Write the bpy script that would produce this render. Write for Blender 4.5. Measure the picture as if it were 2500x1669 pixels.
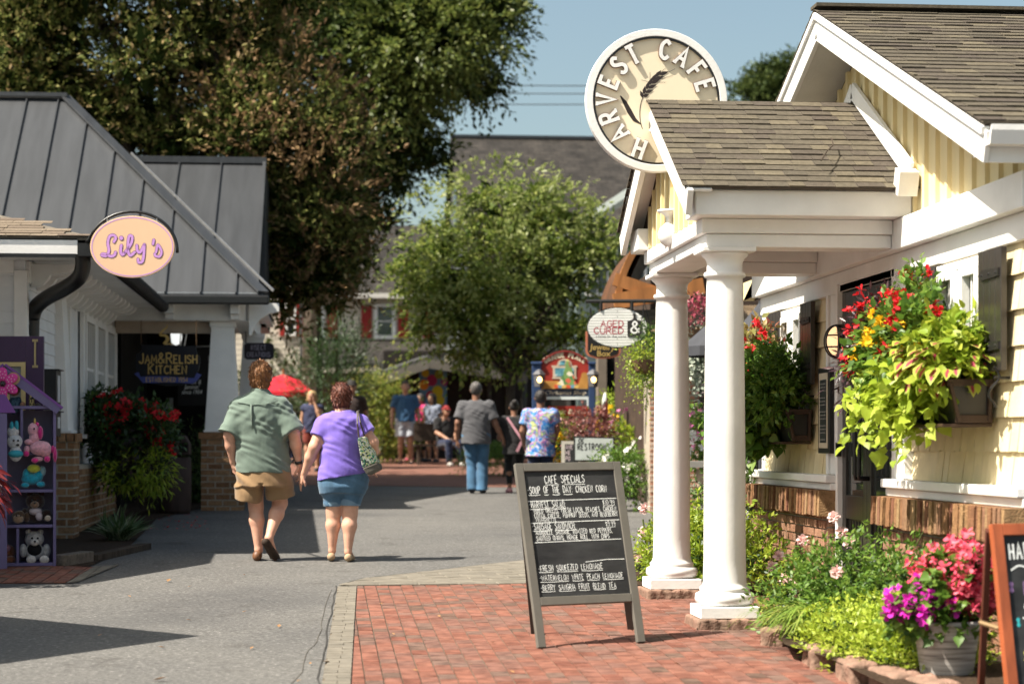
import bpy, math, random
import numpy as np
from mathutils import Vector, Matrix
random.seed(7); RNG = np.random.default_rng(11)
for o in list(bpy.data.objects): bpy.data.objects.remove(o)
S = bpy.context.scene; COL = S.collection
# ------------------------------------------------------------------ camera, sky, sun, exposure
TH = math.atan(.092); SN, CS = math.sin(TH), math.cos(TH)
cam = bpy.data.cameras.new('Camera'); camo = bpy.data.objects.new('Camera', cam); COL.objects.link(camo)
camo.location = (0, 0, 1.5); camo.rotation_euler = (math.pi/2, 0, -TH)
cam.lens = 72; cam.sensor_width = 36; cam.sensor_fit = 'HORIZONTAL'; cam.shift_y = .0983
cam.clip_start = .1; cam.clip_end = 800
cam.dof.use_dof = True; cam.dof.focus_distance = 15.5; cam.dof.aperture_fstop = 2.2
S.camera = camo
SUN_EL = math.radians(54); SUNV = Vector((-.92, -.30, 0)).normalized()*math.cos(SUN_EL) + Vector((0, 0, math.sin(SUN_EL)))
W_ = bpy.data.worlds.new('World'); S.world = W_; W_.use_nodes = True
wn = W_.node_tree.nodes; wl = W_.node_tree.links
sky = wn.new('ShaderNodeTexSky'); sky.sky_type = 'NISHITA'; sky.sun_disc = False
sky.sun_elevation = SUN_EL; sky.sun_rotation = math.atan2(SUNV.x, SUNV.y); sky.dust_density = 3.2; sky.ozone_density = .35; sky.air_density = .9
wn['Background'].inputs[1].default_value = .070; tint = wn.new('ShaderNodeMix'); tint.data_type = 'RGBA'; tint.blend_type = 'MULTIPLY'; tint.inputs[0].default_value = 1; tint.inputs[7].default_value = (1.12, 1.14, .98, 1); wl.new(sky.outputs[0], tint.inputs[6]); wl.new(tint.outputs[2], wn['Background'].inputs[0])
sl = bpy.data.lights.new('Sun', 'SUN'); sl.energy = 5.0; sl.angle = math.radians(.5); sl.color = (1, .925, .81)
so = bpy.data.objects.new('Sun', sl); COL.objects.link(so); so.rotation_euler = SUNV.to_track_quat('Z', 'Y').to_euler(); so.location = (-20, -10, 30)
S.view_settings.view_transform = 'Standard'; S.view_settings.look = 'None'; S.view_settings.exposure = 1.24
S.render.engine = 'CYCLES'; S.cycles.max_bounces = 6; S.cycles.diffuse_bounces = 3; S.cycles.glossy_bounces = 3; S.cycles.transmission_bounces = 4
S.render.resolution_x = 1024; S.render.resolution_y = 683

# ------------------------------------------------------------------ photo measurements -> world (street runs along +Y, right is +X)
F_, CX, HY = 4698., 1174.7, 1014.8
def WP(x, y, D):
    r = (x-CX)/F_*D; return Vector((r*CS+D*SN, -r*SN+D*CS, 1.5+(HY-y)/F_*D))
def gz(X, Y): return .0214*(X*SN+Y*CS)
def GP(x, y): return WP(x, y, 7047/(y-914.2))
def onX(x, y, X0): return WP(x, y, X0/((x-CX)/F_*CS+SN))
def onY(x, y, Y0): return WP(x, y, Y0/(CS-(x-CX)/F_*SN))
def YX(x, X0=3.8): return onX(x, 900, X0).y

# ------------------------------------------------------------------ mesh building
class MB:
    def __init__(s): s.v = []; s.f = []; s.m = []; s.r = []
    def add(s, vs, fs, m=0):
        n = len(s.v); s.r.append((n, n+len(vs), len(s.f), len(s.f)+len(fs))); s.v += [tuple(p) for p in vs]; s.f += [tuple(n+i for i in q) for q in fs]; s.m += [m]*len(fs); return s
    def box(s, x0, x1, y0, y1, z0, z1, m=0):
        return s.add([(x0,y0,z0),(x1,y0,z0),(x1,y1,z0),(x0,y1,z0),(x0,y0,z1),(x1,y0,z1),(x1,y1,z1),(x0,y1,z1)],
                     [(0,3,2,1),(4,5,6,7),(0,1,5,4),(1,2,6,5),(2,3,7,6),(3,0,4,7)], m)
    def obox(s, c, sx, sy, sz, rot=None, m=0):
        R = rot or Matrix.Identity(3); vs = []
        for k in (-.5, .5):
            for a, b in ((-.5,-.5),(.5,-.5),(.5,.5),(-.5,.5)): vs.append(Vector(c)+R@Vector((a*sx, b*sy, k*sz)))
        return s.add(vs, [(0,3,2,1),(4,5,6,7),(0,1,5,4),(1,2,6,5),(2,3,7,6),(3,0,4,7)], m)
    def beam(s, a, b, w, h, m=0, up=(0,0,1)):
        a, b = Vector(a), Vector(b); d = (b-a).normalized(); u = Vector(up)
        if abs(d.dot(u)) > .98: u = Vector((1,0,0))
        x = d.cross(u).normalized(); z = x.cross(d); R = Matrix((x, d, z)).transposed()
        return s.obox((a+b)/2, w, (b-a).length, h, R, m)
    def prism(s, pts, axis, a0, a1, m=0):
        def P(p, a): return {'x': (a, p[0], p[1]), 'y': (p[0], a, p[1]), 'z': (p[0], p[1], a)}[axis]
        n = len(pts); A = sum(pts[i][0]*pts[(i+1)%n][1]-pts[(i+1)%n][0]*pts[i][1] for i in range(n))
        if (A < 0) != (axis == 'y'): pts = pts[::-1]
        return s.add([P(p, a0) for p in pts]+[P(p, a1) for p in pts],
                     [tuple(range(n))[::-1], tuple(range(n, 2*n))]+[(i, (i+1)%n, n+(i+1)%n, n+i) for i in range(n)], m)
    def tube(s, path, r, n=8, m=0):
        P = [Vector(p) for p in path]; R = r if isinstance(r, (list, tuple)) else [r]*len(P); vs = []; fs = []
        u = None
        for i, p in enumerate(P):
            d = (P[min(i+1, len(P)-1)]-P[max(i-1, 0)]).normalized()
            if u is None: u = d.orthogonal().normalized()
            u = (u-d*u.dot(d)).normalized(); w = d.cross(u)
            vs += [p+(u*math.cos(t)+w*math.sin(t))*R[i] for t in [2*math.pi*k/n for k in range(n)]]
        for i in range(len(P)-1): fs += [(i*n+k, i*n+(k+1)%n, (i+1)*n+(k+1)%n, (i+1)*n+k) for k in range(n)]
        fs += [tuple(range(n))[::-1], tuple(range((len(P)-1)*n, len(P)*n))]
        return s.add(vs, fs, m)
    def lathe(s, prof, c=(0,0,0), n=32, m=0):
        vs = [(c[0]+r*math.cos(2*math.pi*k/n), c[1]+r*math.sin(2*math.pi*k/n), c[2]+z) for r, z in prof for k in range(n)]; L = len(prof)
        fs = [(i*n+k, i*n+(k+1)%n, (i+1)*n+(k+1)%n, (i+1)*n+k) for i in range(L-1) for k in range(n)]
        fs += [tuple(range(n))[::-1], tuple(range((L-1)*n, L*n))]
        return s.add(vs, fs, m)
    def ell(s, c, r, rot=None, n=16, k=10, m=0):
        if not isinstance(r, (list, tuple)): r = (r, r, r)
        R = rot or Matrix.Identity(3); c = Vector(c); vs = [c+R@Vector((0,0,-r[2]))]; fs = []
        for i in range(1, k):
            t = math.pi*(i/k-.5)
            vs += [c+R@Vector((r[0]*math.cos(t)*math.cos(2*math.pi*j/n), r[1]*math.cos(t)*math.sin(2*math.pi*j/n), r[2]*math.sin(t))) for j in range(n)]
        vs.append(c+R@Vector((0,0,r[2]))); T = len(vs)-1
        fs += [(0, 1+(j+1)%n, 1+j) for j in range(n)]
        for i in range(k-2): fs += [(1+i*n+j, 1+i*n+(j+1)%n, 1+(i+1)*n+(j+1)%n, 1+(i+1)*n+j) for j in range(n)]
        fs += [(1+(k-2)*n+j, 1+(k-2)*n+(j+1)%n, T) for j in range(n)]
        return s.add(vs, fs, m)
OFF = {}
def mesh_obj(name, V, Fc, mats, parent=None, loc=None, smooth=False, mi=None, attrs=None, bevel=0):
    V = np.asarray(V, dtype=np.float32).reshape(-1, 3)
    L = Vector(loc) if loc is not None else (Vector(OFF[parent.name]) if parent else Vector((0,0,0)))
    me = bpy.data.meshes.new(name)
    if isinstance(Fc, np.ndarray):
        n, k = Fc.shape; keep = np.ones((n, k), bool); keep[:, 3] = Fc[:, 3] != Fc[:, 2]; cnt = keep.sum(1); idx = Fc[keep].astype(np.int32)
        me.vertices.add(len(V)); me.loops.add(len(idx)); me.polygons.add(n); me.vertices.foreach_set('co', (V-np.array(L, dtype=np.float32)).ravel())
        me.polygons.foreach_set('loop_start', np.concatenate(([0], np.cumsum(cnt)[:-1])).astype(np.int32)); me.loops.foreach_set('vertex_index', idx)
        me.update(calc_edges=True)
    else:
        me.from_pydata([tuple(p) for p in (V-np.array(L, dtype=np.float32))], [], Fc)
    for m in (mats if isinstance(mats, (list, tuple)) else [mats]): me.materials.append(m)
    if mi is not None: me.polygons.foreach_set('material_index', np.asarray(mi, dtype=np.int32))
    if attrs:
        for k_, arr in attrs.items():
            a = me.attributes.new(k_, 'FLOAT', 'POINT'); a.data.foreach_set('value', np.asarray(arr, dtype=np.float32))
    if smooth: me.polygons.foreach_set('use_smooth', np.ones(len(me.polygons), dtype=bool))
    me.validate(); me.update()
    o = bpy.data.objects.new(name, me); COL.objects.link(o); OFF[o.name] = tuple(L)
    if parent: o.parent = parent; o.location = L-Vector(OFF[parent.name])
    else: o.location = L
    if bevel:
        b = o.modifiers.new('Bevel', 'BEVEL'); b.width = bevel; b.segments = 2; b.limit_method = 'ANGLE'
    return o
PATTERN = ('letter', 'writing', 'chalk', 'text', 'script', 'print', 'dots', 'muntin', 'shingles', 'seams', 'stem', 'trunk', 'cage', 'emblem', 'parcel', 'brick', 'soldier', 'mullion', 'wall', 'battens', 'siding', 'clapboard', 'canopy', 'glazing', 'board_panel')
def clusters(mb, gap=.035):
    n = len(mb.r)
    if n < 2 or n > 260: return None
    V = np.array(mb.v); lo = np.array([V[a:b].min(0) for a, b, _, _ in mb.r])-gap/2; hi = np.array([V[a:b].max(0) for a, b, _, _ in mb.r])+gap/2; c = list(range(n))
    def find(i):
        while c[i] != i: i = c[i]
        return i
    for i in range(n):
        for j in np.nonzero(np.all((lo[i] <= hi[i+1:]) & (lo[i+1:] <= hi[i]), axis=1))[0]: c[find(int(j)+i+1)] = find(i)
    G_ = {}
    for i in range(n): G_.setdefault(find(i), []).append(i)
    return list(G_.values())
def part(name, mb, mats, parent, smooth=False, bevel=0, label=None):
    cl = None if name.endswith('pane') or any(k in name for k in PATTERN) else clusters(mb)
    if cl and 1 < len(cl) <= 24:
        first = None
        for ids in cl:
            q = MB()
            for i in ids: a, b, c, d = mb.r[i]; n = len(q.v); q.v += mb.v[a:b]; q.f += [tuple(x-a+n for x in f) for f in mb.f[c:d]]; q.m += mb.m[c:d]
            o = mesh_obj(name, q.v, q.f, mats, parent, smooth=smooth, mi=q.m, bevel=bevel); first = first or o
            if label: o['label'] = label
        return first
    o = mesh_obj(name, mb.v, mb.f, mats, parent, smooth=smooth, mi=mb.m, bevel=bevel)
    if label: o['label'] = label
    return o
def thing(name, label, cat, loc=(0,0,0), group=None):
    o = bpy.data.objects.new(name, None); COL.objects.link(o); o.location = loc; OFF[o.name] = tuple(loc); o.empty_display_size = .2
    o['label'] = label; o['category'] = cat
    if group: o['group'] = group
    return o
def single(name, mb, mats, label, cat, loc=None, smooth=False, bevel=0, group=None):
    V = np.array(mb.v)
    if loc is None: loc = ((V[:,0].min()+V[:,0].max())/2, (V[:,1].min()+V[:,1].max())/2, V[:,2].min())
    o = mesh_obj(name, V, mb.f, mats, None, loc, smooth, mb.m, bevel=bevel); o['label'] = label; o['category'] = cat
    if group: o['group'] = group
    return o
def struct(name, mb, mats, kind='structure', smooth=False, label=None):
    o = mesh_obj(name, mb.v, mb.f, mats, None, (0,0,0), smooth, mb.m); o['kind'] = kind; o['label'] = label or name.replace('_', ' '); o['category'] = name.split('_')[-1]; return o
def stuff(o): o['kind'] = 'stuff'; return o
def copy_tree(o, parent=None):
    c = o.copy(); COL.objects.link(c); c.parent = parent
    OFF[c.name] = OFF.get(o.name, (0,0,0))
    for ch in list(o.children): copy_tree(ch, c)
    return c

# ------------------------------------------------------------------ materials
def newmat(name):
    m = bpy.data.materials.new(name); m.use_nodes = True; nt = m.node_tree; return m, nt.nodes, nt.links, nt.nodes['Principled BSDF']
def ramp(N, stops, interp='LINEAR'):
    r = N.new('ShaderNodeValToRGB'); r.color_ramp.interpolation = interp; e = r.color_ramp.elements
    while len(e) < len(stops): e.new(.5)
    for i, (p, c) in enumerate(stops): e[i].position = p; e[i].color = (*c, 1)
    return r
def M(name, col, rough=.6, spec=.3, metal=0, var=.12, vs=6., bump=0, bs=60., col2=None, stretch=(1,1,1), sheen=0, coat=0):
    m, N, L, B = newmat(name)
    B.inputs['Roughness'].default_value = rough; B.inputs['Specular IOR Level'].default_value = spec; B.inputs['Metallic'].default_value = metal
    if sheen: B.inputs['Sheen Weight'].default_value = sheen
    if coat: B.inputs['Coat Weight'].default_value = coat
    tc = N.new('ShaderNodeTexCoord'); mp = N.new('ShaderNodeMapping'); mp.inputs[3].default_value = stretch; L.new(tc.outputs['Object'], mp.inputs[0])
    c2 = col2 or tuple(c*(1-var) for c in col); c1 = col if col2 else tuple(min(1, c*(1+var*.5)) for c in col)
    nz = N.new('ShaderNodeTexNoise'); nz.inputs['Scale'].default_value = vs; nz.inputs['Detail'].default_value = 5; nz.inputs['Roughness'].default_value = .6
    L.new(mp.outputs[0], nz.inputs[0]); r = ramp(N, [(.32, c2), (.68, c1)]); L.new(nz.outputs[0], r.inputs[0]); L.new(r.outputs[0], B.inputs['Base Color'])
    if bump:
        n2 = N.new('ShaderNodeTexNoise'); n2.inputs['Scale'].default_value = bs; n2.inputs['Detail'].default_value = 4; L.new(mp.outputs[0], n2.inputs[0])
        b = N.new('ShaderNodeBump'); b.inputs[0].default_value = bump; b.inputs['Distance'].default_value = .01; L.new(n2.outputs[0], b.inputs['Height']); L.new(b.outputs[0], B.inputs['Normal'])
    return m
def island(name, stops, rough=.7, spec=.3, bump=.4, bs=80., mottle=.25, mscale=14.):
    """each loose piece (brick, shingle, stone) of the mesh gets its own tone"""
    m, N, L, B = newmat(name); B.inputs['Roughness'].default_value = rough; B.inputs['Specular IOR Level'].default_value = spec
    g = N.new('ShaderNodeNewGeometry'); r = ramp(N, stops); L.new(g.outputs['Random Per Island'], r.inputs[0])
    tc = N.new('ShaderNodeTexCoord'); nz = N.new('ShaderNodeTexNoise'); nz.inputs['Scale'].default_value = mscale; nz.inputs['Detail'].default_value = 6; L.new(tc.outputs['Object'], nz.inputs[0])
    mr = N.new('ShaderNodeMapRange'); mr.inputs[1].default_value = .3; mr.inputs[2].default_value = .7; mr.inputs[3].default_value = 1-mottle; mr.inputs[4].default_value = 1+mottle*.6; L.new(nz.outputs[0], mr.inputs[0])
    mx = N.new('ShaderNodeVectorMath'); mx.operation = 'SCALE'; L.new(r.outputs[0], mx.inputs[0]); L.new(mr.outputs[0], mx.inputs['Scale']); L.new(mx.outputs[0], B.inputs['Base Color'])
    n2 = N.new('ShaderNodeTexNoise'); n2.inputs['Scale'].default_value = bs; n2.inputs['Detail'].default_value = 5; L.new(tc.outputs['Object'], n2.inputs[0])
    b = N.new('ShaderNodeBump'); b.inputs[0].default_value = bump; b.inputs['Distance'].default_value = .012; L.new(n2.outputs[0], b.inputs['Height']); L.new(b.outputs[0], B.inputs['Normal'])
    return m
def rows(name, c1, c2, gap, bw, bh, axes='xz', ms=.02, rough=.8, bump=.5, noise=.15, sq=.5):
    """brick-pattern texture laid in a plane (for far roofs, sidings, brick)"""
    m, N, L, B = newmat(name); B.inputs['Roughness'].default_value = rough; B.inputs['Specular IOR Level'].default_value = .25
    tc = N.new('ShaderNodeTexCoord'); sp = N.new('ShaderNodeSeparateXYZ'); cb = N.new('ShaderNodeCombineXYZ'); L.new(tc.outputs['Object'], sp.inputs[0])
    for i, a in enumerate(axes): L.new(sp.outputs['xyz'.index(a)], cb.inputs[i])
    br = N.new('ShaderNodeTexBrick'); br.inputs['Scale'].default_value = 1; br.inputs['Brick Width'].default_value = bw; br.inputs['Row Height'].default_value = bh; br.inputs['Mortar Size'].default_value = ms; br.offset = sq
    br.inputs['Color1'].default_value = (*c1, 1); br.inputs['Color2'].default_value = (*c2, 1); br.inputs['Mortar'].default_value = (*gap, 1); L.new(cb.outputs[0], br.inputs[0])
    nz = N.new('ShaderNodeTexNoise'); nz.inputs['Scale'].default_value = 3; nz.inputs['Detail'].default_value = 6; L.new(tc.outputs['Object'], nz.inputs[0])
    mr = N.new('ShaderNodeMapRange'); mr.inputs[1].default_value = .3; mr.inputs[2].default_value = .7; mr.inputs[3].default_value = 1-noise; mr.inputs[4].default_value = 1+noise; L.new(nz.outputs[0], mr.inputs[0])
    mx = N.new('ShaderNodeVectorMath'); mx.operation = 'SCALE'; L.new(br.outputs[0], mx.inputs[0]); L.new(mr.outputs[0], mx.inputs['Scale']); L.new(mx.outputs[0], B.inputs['Base Color'])
    b = N.new('ShaderNodeBump'); b.inputs[0].default_value = bump; b.inputs['Distance'].default_value = .01; b.invert = True; L.new(br.outputs['Fac'], b.inputs['Height']); L.new(b.outputs[0], B.inputs['Normal'])
    return m
def leafmat(name, stops, trans=.35, rough=.45, spec=.4, edge=None):
    """leaf tone by leaf; edge=(centre colour, start, end) paints a variegated midrib"""
    m, N, L, B = newmat(name); B.inputs['Roughness'].default_value = rough; B.inputs['Specular IOR Level'].default_value = spec
    g = N.new('ShaderNodeNewGeometry'); r = ramp(N, stops); L.new(g.outputs['Random Per Island'], r.inputs[0]); out = r.outputs[0]
    if edge:
        at = N.new('ShaderNodeAttribute'); at.attribute_name = 'edge'; mr = N.new('ShaderNodeMapRange'); mr.inputs[1].default_value = edge[1]; mr.inputs[2].default_value = edge[2]; L.new(at.outputs['Fac'], mr.inputs[0])
        mx = N.new('ShaderNodeMix'); mx.data_type = 'RGBA'; L.new(mr.outputs[0], mx.inputs[0]); mx.inputs[6].default_value = (*edge[0], 1); L.new(out, mx.inputs[7]); out = mx.outputs[2]
    L.new(out, B.inputs['Base Color'])
    if trans:
        t = N.new('ShaderNodeBsdfTranslucent'); L.new(out, t.inputs[0]); ms = N.new('ShaderNodeMixShader'); ms.inputs[0].default_value = trans
        L.new(B.outputs[0], ms.inputs[1]); L.new(t.outputs[0], ms.inputs[2]); L.new(ms.outputs[0], N['Material Output'].inputs[0])
    return m
def glow(name, col, st):
    m, N, L, B = newmat(name); B.inputs['Base Color'].default_value = (*col, 1); B.inputs['Emission Color'].default_value = (*col, 1); B.inputs['Emission Strength'].default_value = st; return m
def glassm(name, tint=(.03,.035,.035), rough=.06):
    m, N, L, B = newmat(name); B.inputs['Base Color'].default_value = (*tint, 1); B.inputs['Roughness'].default_value = rough; B.inputs['Specular IOR Level'].default_value = .9
    tc = N.new('ShaderNodeTexCoord'); nz = N.new('ShaderNodeTexNoise'); nz.inputs['Scale'].default_value = 2.2; L.new(tc.outputs['Object'], nz.inputs[0])
    b = N.new('ShaderNodeBump'); b.inputs[0].default_value = .08; L.new(nz.outputs[0], b.inputs['Height']); L.new(b.outputs[0], B.inputs['Normal']); return m
white = M('white_paint', (.80,.79,.765), .5, .35, var=.10, vs=2.2, bump=.12, bs=55)
white2 = M('white_siding', (.72,.73,.74), .55, var=.08, vs=4, bump=.08, bs=50)
cream = M('cream_paint', (.74,.62,.36), .6, var=.06, vs=3)
creamsh = island('cream_shingles', [(0,(.74,.63,.40)),(.5,(.70,.58,.35)),(1,(.77,.66,.43))], .7, .25, .25, 50, .1, 8)
blackp = M('black_paint', (.018,.017,.017), .38, .5, var=.3, vs=9)
blackm = M('black_metal', (.012,.012,.012), .35, .5, var=.3, vs=20)
shutm = M('shutter_paint', (.028,.024,.022), .3, .6, var=.2, vs=12, bump=.06, bs=40, stretch=(1,1,.15))
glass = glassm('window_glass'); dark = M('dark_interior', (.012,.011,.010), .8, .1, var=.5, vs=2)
shingle = island('roof_shingles', [(0,(.082,.068,.056)),(.35,(.105,.09,.068)),(.6,(.09,.078,.06)),(.85,(.125,.107,.077)),(1,(.15,.128,.09))], .92, .12, .6, 220, .22, 30)
shingle_d = island('weathered_roof_shingles', [(0,(.10,.085,.07)),(.5,(.15,.13,.105)),(1,(.2,.175,.14))], .92, .12, .6, 160, .25, 20)
metalroof = M('standing_seam_metal', (.054,.057,.062), .45, .5, .35, var=.2, vs=3.2, bump=.05, bs=6, stretch=(2.2,.22,.22))
seamm = M('seam_metal', (.05,.054,.06), .4, .5, .4, var=.1)
flash = M('galvanised_flashing', (.5,.5,.5), .35, .5, .8, var=.2)
brickr = island('red_orange_bricks', [(0,(.22,.105,.065)),(.4,(.29,.155,.095)),(.75,(.33,.18,.115)),(1,(.26,.15,.10))], .9, .15, .8, 90, .3, 22)
soldier = island('soldier_bricks', [(0,(.17,.07,.045)),(.35,(.27,.145,.07)),(.7,(.33,.215,.11)),(1,(.22,.11,.07))], .9, .15, .9, 90, .3, 24)
brickb = island('brown_bricks', [(0,(.20,.105,.055)),(.5,(.28,.155,.08)),(1,(.33,.20,.11))], .9, .15, .7, 90, .3, 20)
mortar = M('mortar', (.40,.345,.28), .95, .1, var=.2, vs=30, bump=.5, bs=90)
paverm = island('brick_pavers', [(0,(.17,.066,.046)),(.22,(.225,.097,.068)),(.5,(.20,.09,.066)),(.75,(.185,.094,.073)),(.9,(.155,.097,.077)),(1,(.125,.077,.058))], .88, .18, .7, 110, .42, 11)
paverg = island('grey_pavers', [(0,(.165,.148,.12)),(.5,(.18,.162,.132)),(1,(.155,.14,.115))], .88, .2, .5, 90, .22, 7)
sandj = M('sand_joint', (.13,.105,.08), .95, .1, var=.3, vs=40)
pinkstone = M('pink_sandstone', (.30,.18,.135), .95, .1, vs=9, bump=1, bs=46, col2=(.17,.115,.085))
woodm = M('orange_timber', (.33,.135,.042), .5, .3, var=.35, vs=5, bump=.1, bs=30, stretch=(1,1,.2))
goldm = M('gold_leaf', (.62,.42,.14), .35, .5, .5, var=.15, vs=8)
chalk = M('chalk', (.82,.84,.82), .95, .1, var=.35, vs=160)
board = M('chalkboard', (.012,.012,.013), .6, .3, vs=3.5, col2=(.045,.046,.047), stretch=(1,1,2.5))
mulch = M('mulch', (.055,.036,.024), .95, .1, var=.7, vs=60, bump=1, bs=70)
bark = M('bark', (.075,.058,.045), .95, .1, var=.45, vs=12, bump=1, bs=22, stretch=(1,1,.2))
greystem = M('green_stem', (.09,.12,.03), .7, var=.3)
iron = M('wrought_iron', (.015,.014,.013), .45, .4, var=.2)
# ------------------------------------------------------------------ lettering: strokes laid as thin ribbons on a board
GL = {
'A':'0,0 .3,1 .6,0|.12,.36 .48,.36','B':'0,0 0,1|~0,1 .38,.98 .46,.76 .34,.54 0,.53|~0,.53 .42,.5 .54,.26 .4,.02 0,0','C':'~.56,.82 .34,1 .08,.82 .02,.5 .08,.16 .34,0 .56,.18',
'D':'0,0 0,1|~0,1 .36,.94 .55,.66 .55,.34 .36,.06 0,0','E':'.5,1 0,1 0,0 .52,0|0,.52 .38,.52','F':'.5,1 0,1 0,0|0,.5 .38,.5','G':'~.56,.82 .34,1 .08,.82 .02,.5 .08,.16 .34,0 .56,.16|.56,.16 .56,.46 .34,.46',
'H':'0,0 0,1|.54,0 .54,1|0,.5 .54,.5','I':'.1,0 .1,1','J':'~.38,1 .38,.24 .28,.02 .1,.02 0,.2','K':'0,0 0,1|.5,1 0,.42|.14,.56 .54,0','L':'0,1 0,0 .48,0','M':'0,0 .04,1 .34,.3 .64,1 .68,0',
'N':'0,0 0,1 .54,0 .54,1','O':'~.3,1 .06,.82 0,.5 .06,.18 .3,0 .54,.18 .6,.5 .54,.82 .3,1','P':'0,0 0,1|~0,1 .4,.98 .52,.74 .4,.48 0,.46','Q':'~.3,1 .06,.82 0,.5 .06,.18 .3,0 .54,.18 .6,.5 .54,.82 .3,1|.36,.24 .62,-.06',
'R':'0,0 0,1|~0,1 .4,.98 .5,.75 .38,.52 0,.5|.24,.5 .54,0','S':'~.5,.84 .3,1 .08,.9 .04,.7 .24,.54 .44,.42 .52,.22 .36,.02 .14,.02 0,.16','T':'0,1 .58,1|.29,1 .29,0','U':'~0,1 0,.24 .14,.02 .4,.02 .54,.24 .54,1',
'V':'0,1 .29,0 .58,1','W':'0,1 .18,0 .38,.7 .58,0 .76,1','X':'0,0 .54,1|0,1 .54,0','Y':'0,1 .28,.5 .56,1|.28,.5 .28,0','Z':'0,1 .54,1 0,0 .54,0',
'0':'~.26,1 .04,.8 0,.5 .04,.2 .26,0 .48,.2 .52,.5 .48,.8 .26,1','1':'.06,.82 .22,1 .22,0','9':'~.5,.7 .4,.98 .12,.98 .02,.72 .14,.5 .38,.52 .5,.7 .5,.4 .4,.02 .2,0','5':'.46,1 .08,1 .05,.58|~.05,.58 .3,.64 .48,.44 .44,.12 .22,0 .02,.1','4':'.4,0 .4,1 0,.3 .52,.3',
'&':'~.62,.02 .2,.62 .14,.84 .28,1 .42,.84 .36,.66 .08,.4 .02,.2 .18,0 .42,.08 .6,.42','.':'.06,0 .08,.04',',':'.1,.06 .04,-.14',':':'.06,.16 .08,.22|.06,.62 .08,.68','-':'.04,.48 .3,.48',"'":'.08,1 .05,.78',
'$':'~.44,.8 .26,.92 .06,.78 .1,.6 .34,.46 .44,.28 .3,.1 .04,.2|.25,1.06 .25,-.06','!':'.06,1 .06,.3|.06,0 .06,.05','*':'0,.1 .5,.9|.5,.1 0,.9|.25,0 .25,1',
}
def catmull(P, n=6):
    P = [np.array(p, float) for p in P]; out = []
    closed = np.allclose(P[0], P[-1])
    for i in range(len(P)-1):
        a = P[i-1] if i else (P[-2] if closed else P[0]*2-P[1]); b, c = P[i], P[i+1]; d = P[i+2] if i+2 < len(P) else (P[1] if closed else P[-1]*2-P[-2])
        for t in np.linspace(0, 1, n, endpoint=False): out.append(.5*((2*b)+(c-a)*t+(2*a-5*b+4*c-d)*t*t+(3*b-a-3*c+d)*t**3))
    out.append(P[-1]); return [tuple(p) for p in out]
def glyph(ch):
    out = []
    for st in GL[ch].split('|'):
        sm = st.startswith('~'); P = [tuple(map(float, q.split(','))) for q in st.lstrip('~').split()]
        out.append(catmull(P, 5) if sm else P)
    w = max(p[0] for s in out for p in s); return out, w
def ribbon(mb, P2, w, to3, m=0, h=.0, taper=None, th=0):
    """flat ribbon of width w along 2-D polyline, mapped to 3-D by to3(x, y, h); th>0 gives raised letters"""
    P = [np.array(p, float) for p in P2]; n = len(P); l = []; r = []
    for i in range(n):
        d0 = P[i]-P[i-1] if i else P[1]-P[0]; d1 = P[i+1]-P[i] if i < n-1 else P[-1]-P[-2]
        d0 = d0/(np.linalg.norm(d0)+1e-9); d1 = d1/(np.linalg.norm(d1)+1e-9); t = d0+d1; t = t/(np.linalg.norm(t)+1e-9); nr = np.array((-t[1], t[0]))
        k = 1/max(.55, abs(np.dot(nr, np.array((-d1[1], d1[0]))))); ww = w*(taper(i/(n-1)) if taper else 1)/2*k
        e = t*w*.0
        l.append(P[i]+nr*ww); r.append(P[i]-nr*ww)
    vs = [to3(*p, h+th) for p in l]+[to3(*p, h+th) for p in r]; fs = [(i, n+i, n+i+1, i+1) for i in range(n-1)]
    if th:
        vs += [to3(*p, h) for p in l]+[to3(*p, h) for p in r]
        fs += [(i, i+1, 2*n+i+1, 2*n+i) for i in range(n-1)]+[(n+i+1, n+i, 3*n+i, 3*n+i+1) for i in range(n-1)]+[(n, 0, 2*n, 3*n), (n-1, 2*n-1, 4*n-1, 3*n-1)]
    mb.add(vs, fs, m)
def write(mb, text, x, y, hgt, to3, w=.09, wid=.85, gap=.2, m=0, jit=0, serif=0, th=0, small=None, h0=.0015, space=.42):
    """letters in capitals; small = height factor of all but first letters (small capitals). returns the end x"""
    k = 0
    for wi, word in enumerate(text.split(' ')):
        for ci, ch in enumerate(word):
            st, gw = glyph(ch); s = hgt*(small if small and ci and ch != '&' else 1); ox = x; oy = y+random.uniform(-1, 1)*jit*hgt; sc = s*(1+random.uniform(-1, 1)*jit*.8); rt = random.uniform(-1, 1)*jit*.8
            for q in st:
                P = [(ox+(px+py*rt)*sc*wid, oy+py*sc) for px, py in q]; k += 1
                ribbon(mb, P, w*hgt, to3, m, h0+k*.00004, th=th)
                if serif:
                    for e in (0, -1):
                        if q[0] == q[-1]: continue
                        nb = q[1] if e == 0 else q[-2]; a = q[e]
                        if abs(a[1]-nb[1]) > .3 and (a[1] < .05 or a[1] > .95): k += 1; ribbon(mb, [(P[e][0]-serif*s, P[e][1]), (P[e][0]+serif*s, P[e][1])], w*hgt*.7, to3, m, h0+k*.00004, th=th)
            x += (gw*wid+gap)*s
        x += space*hgt
    return x-space*hgt
def width(text, hgt, wid, gap, space=.42, small=None):
    return sum((glyph(c)[1]*wid+gap)*hgt*(small if small and i and c != '&' else 1) for w_ in text.split(' ') for i, c in enumerate(w_))+space*hgt*text.count(' ')
def frame3(o, ux, uy):
    o, ux, uy = Vector(o), Vector(ux).normalized(), Vector(uy).normalized(); n = ux.cross(uy)
    return lambda x, y, h=0: o+ux*x+uy*y+n*h
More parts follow.
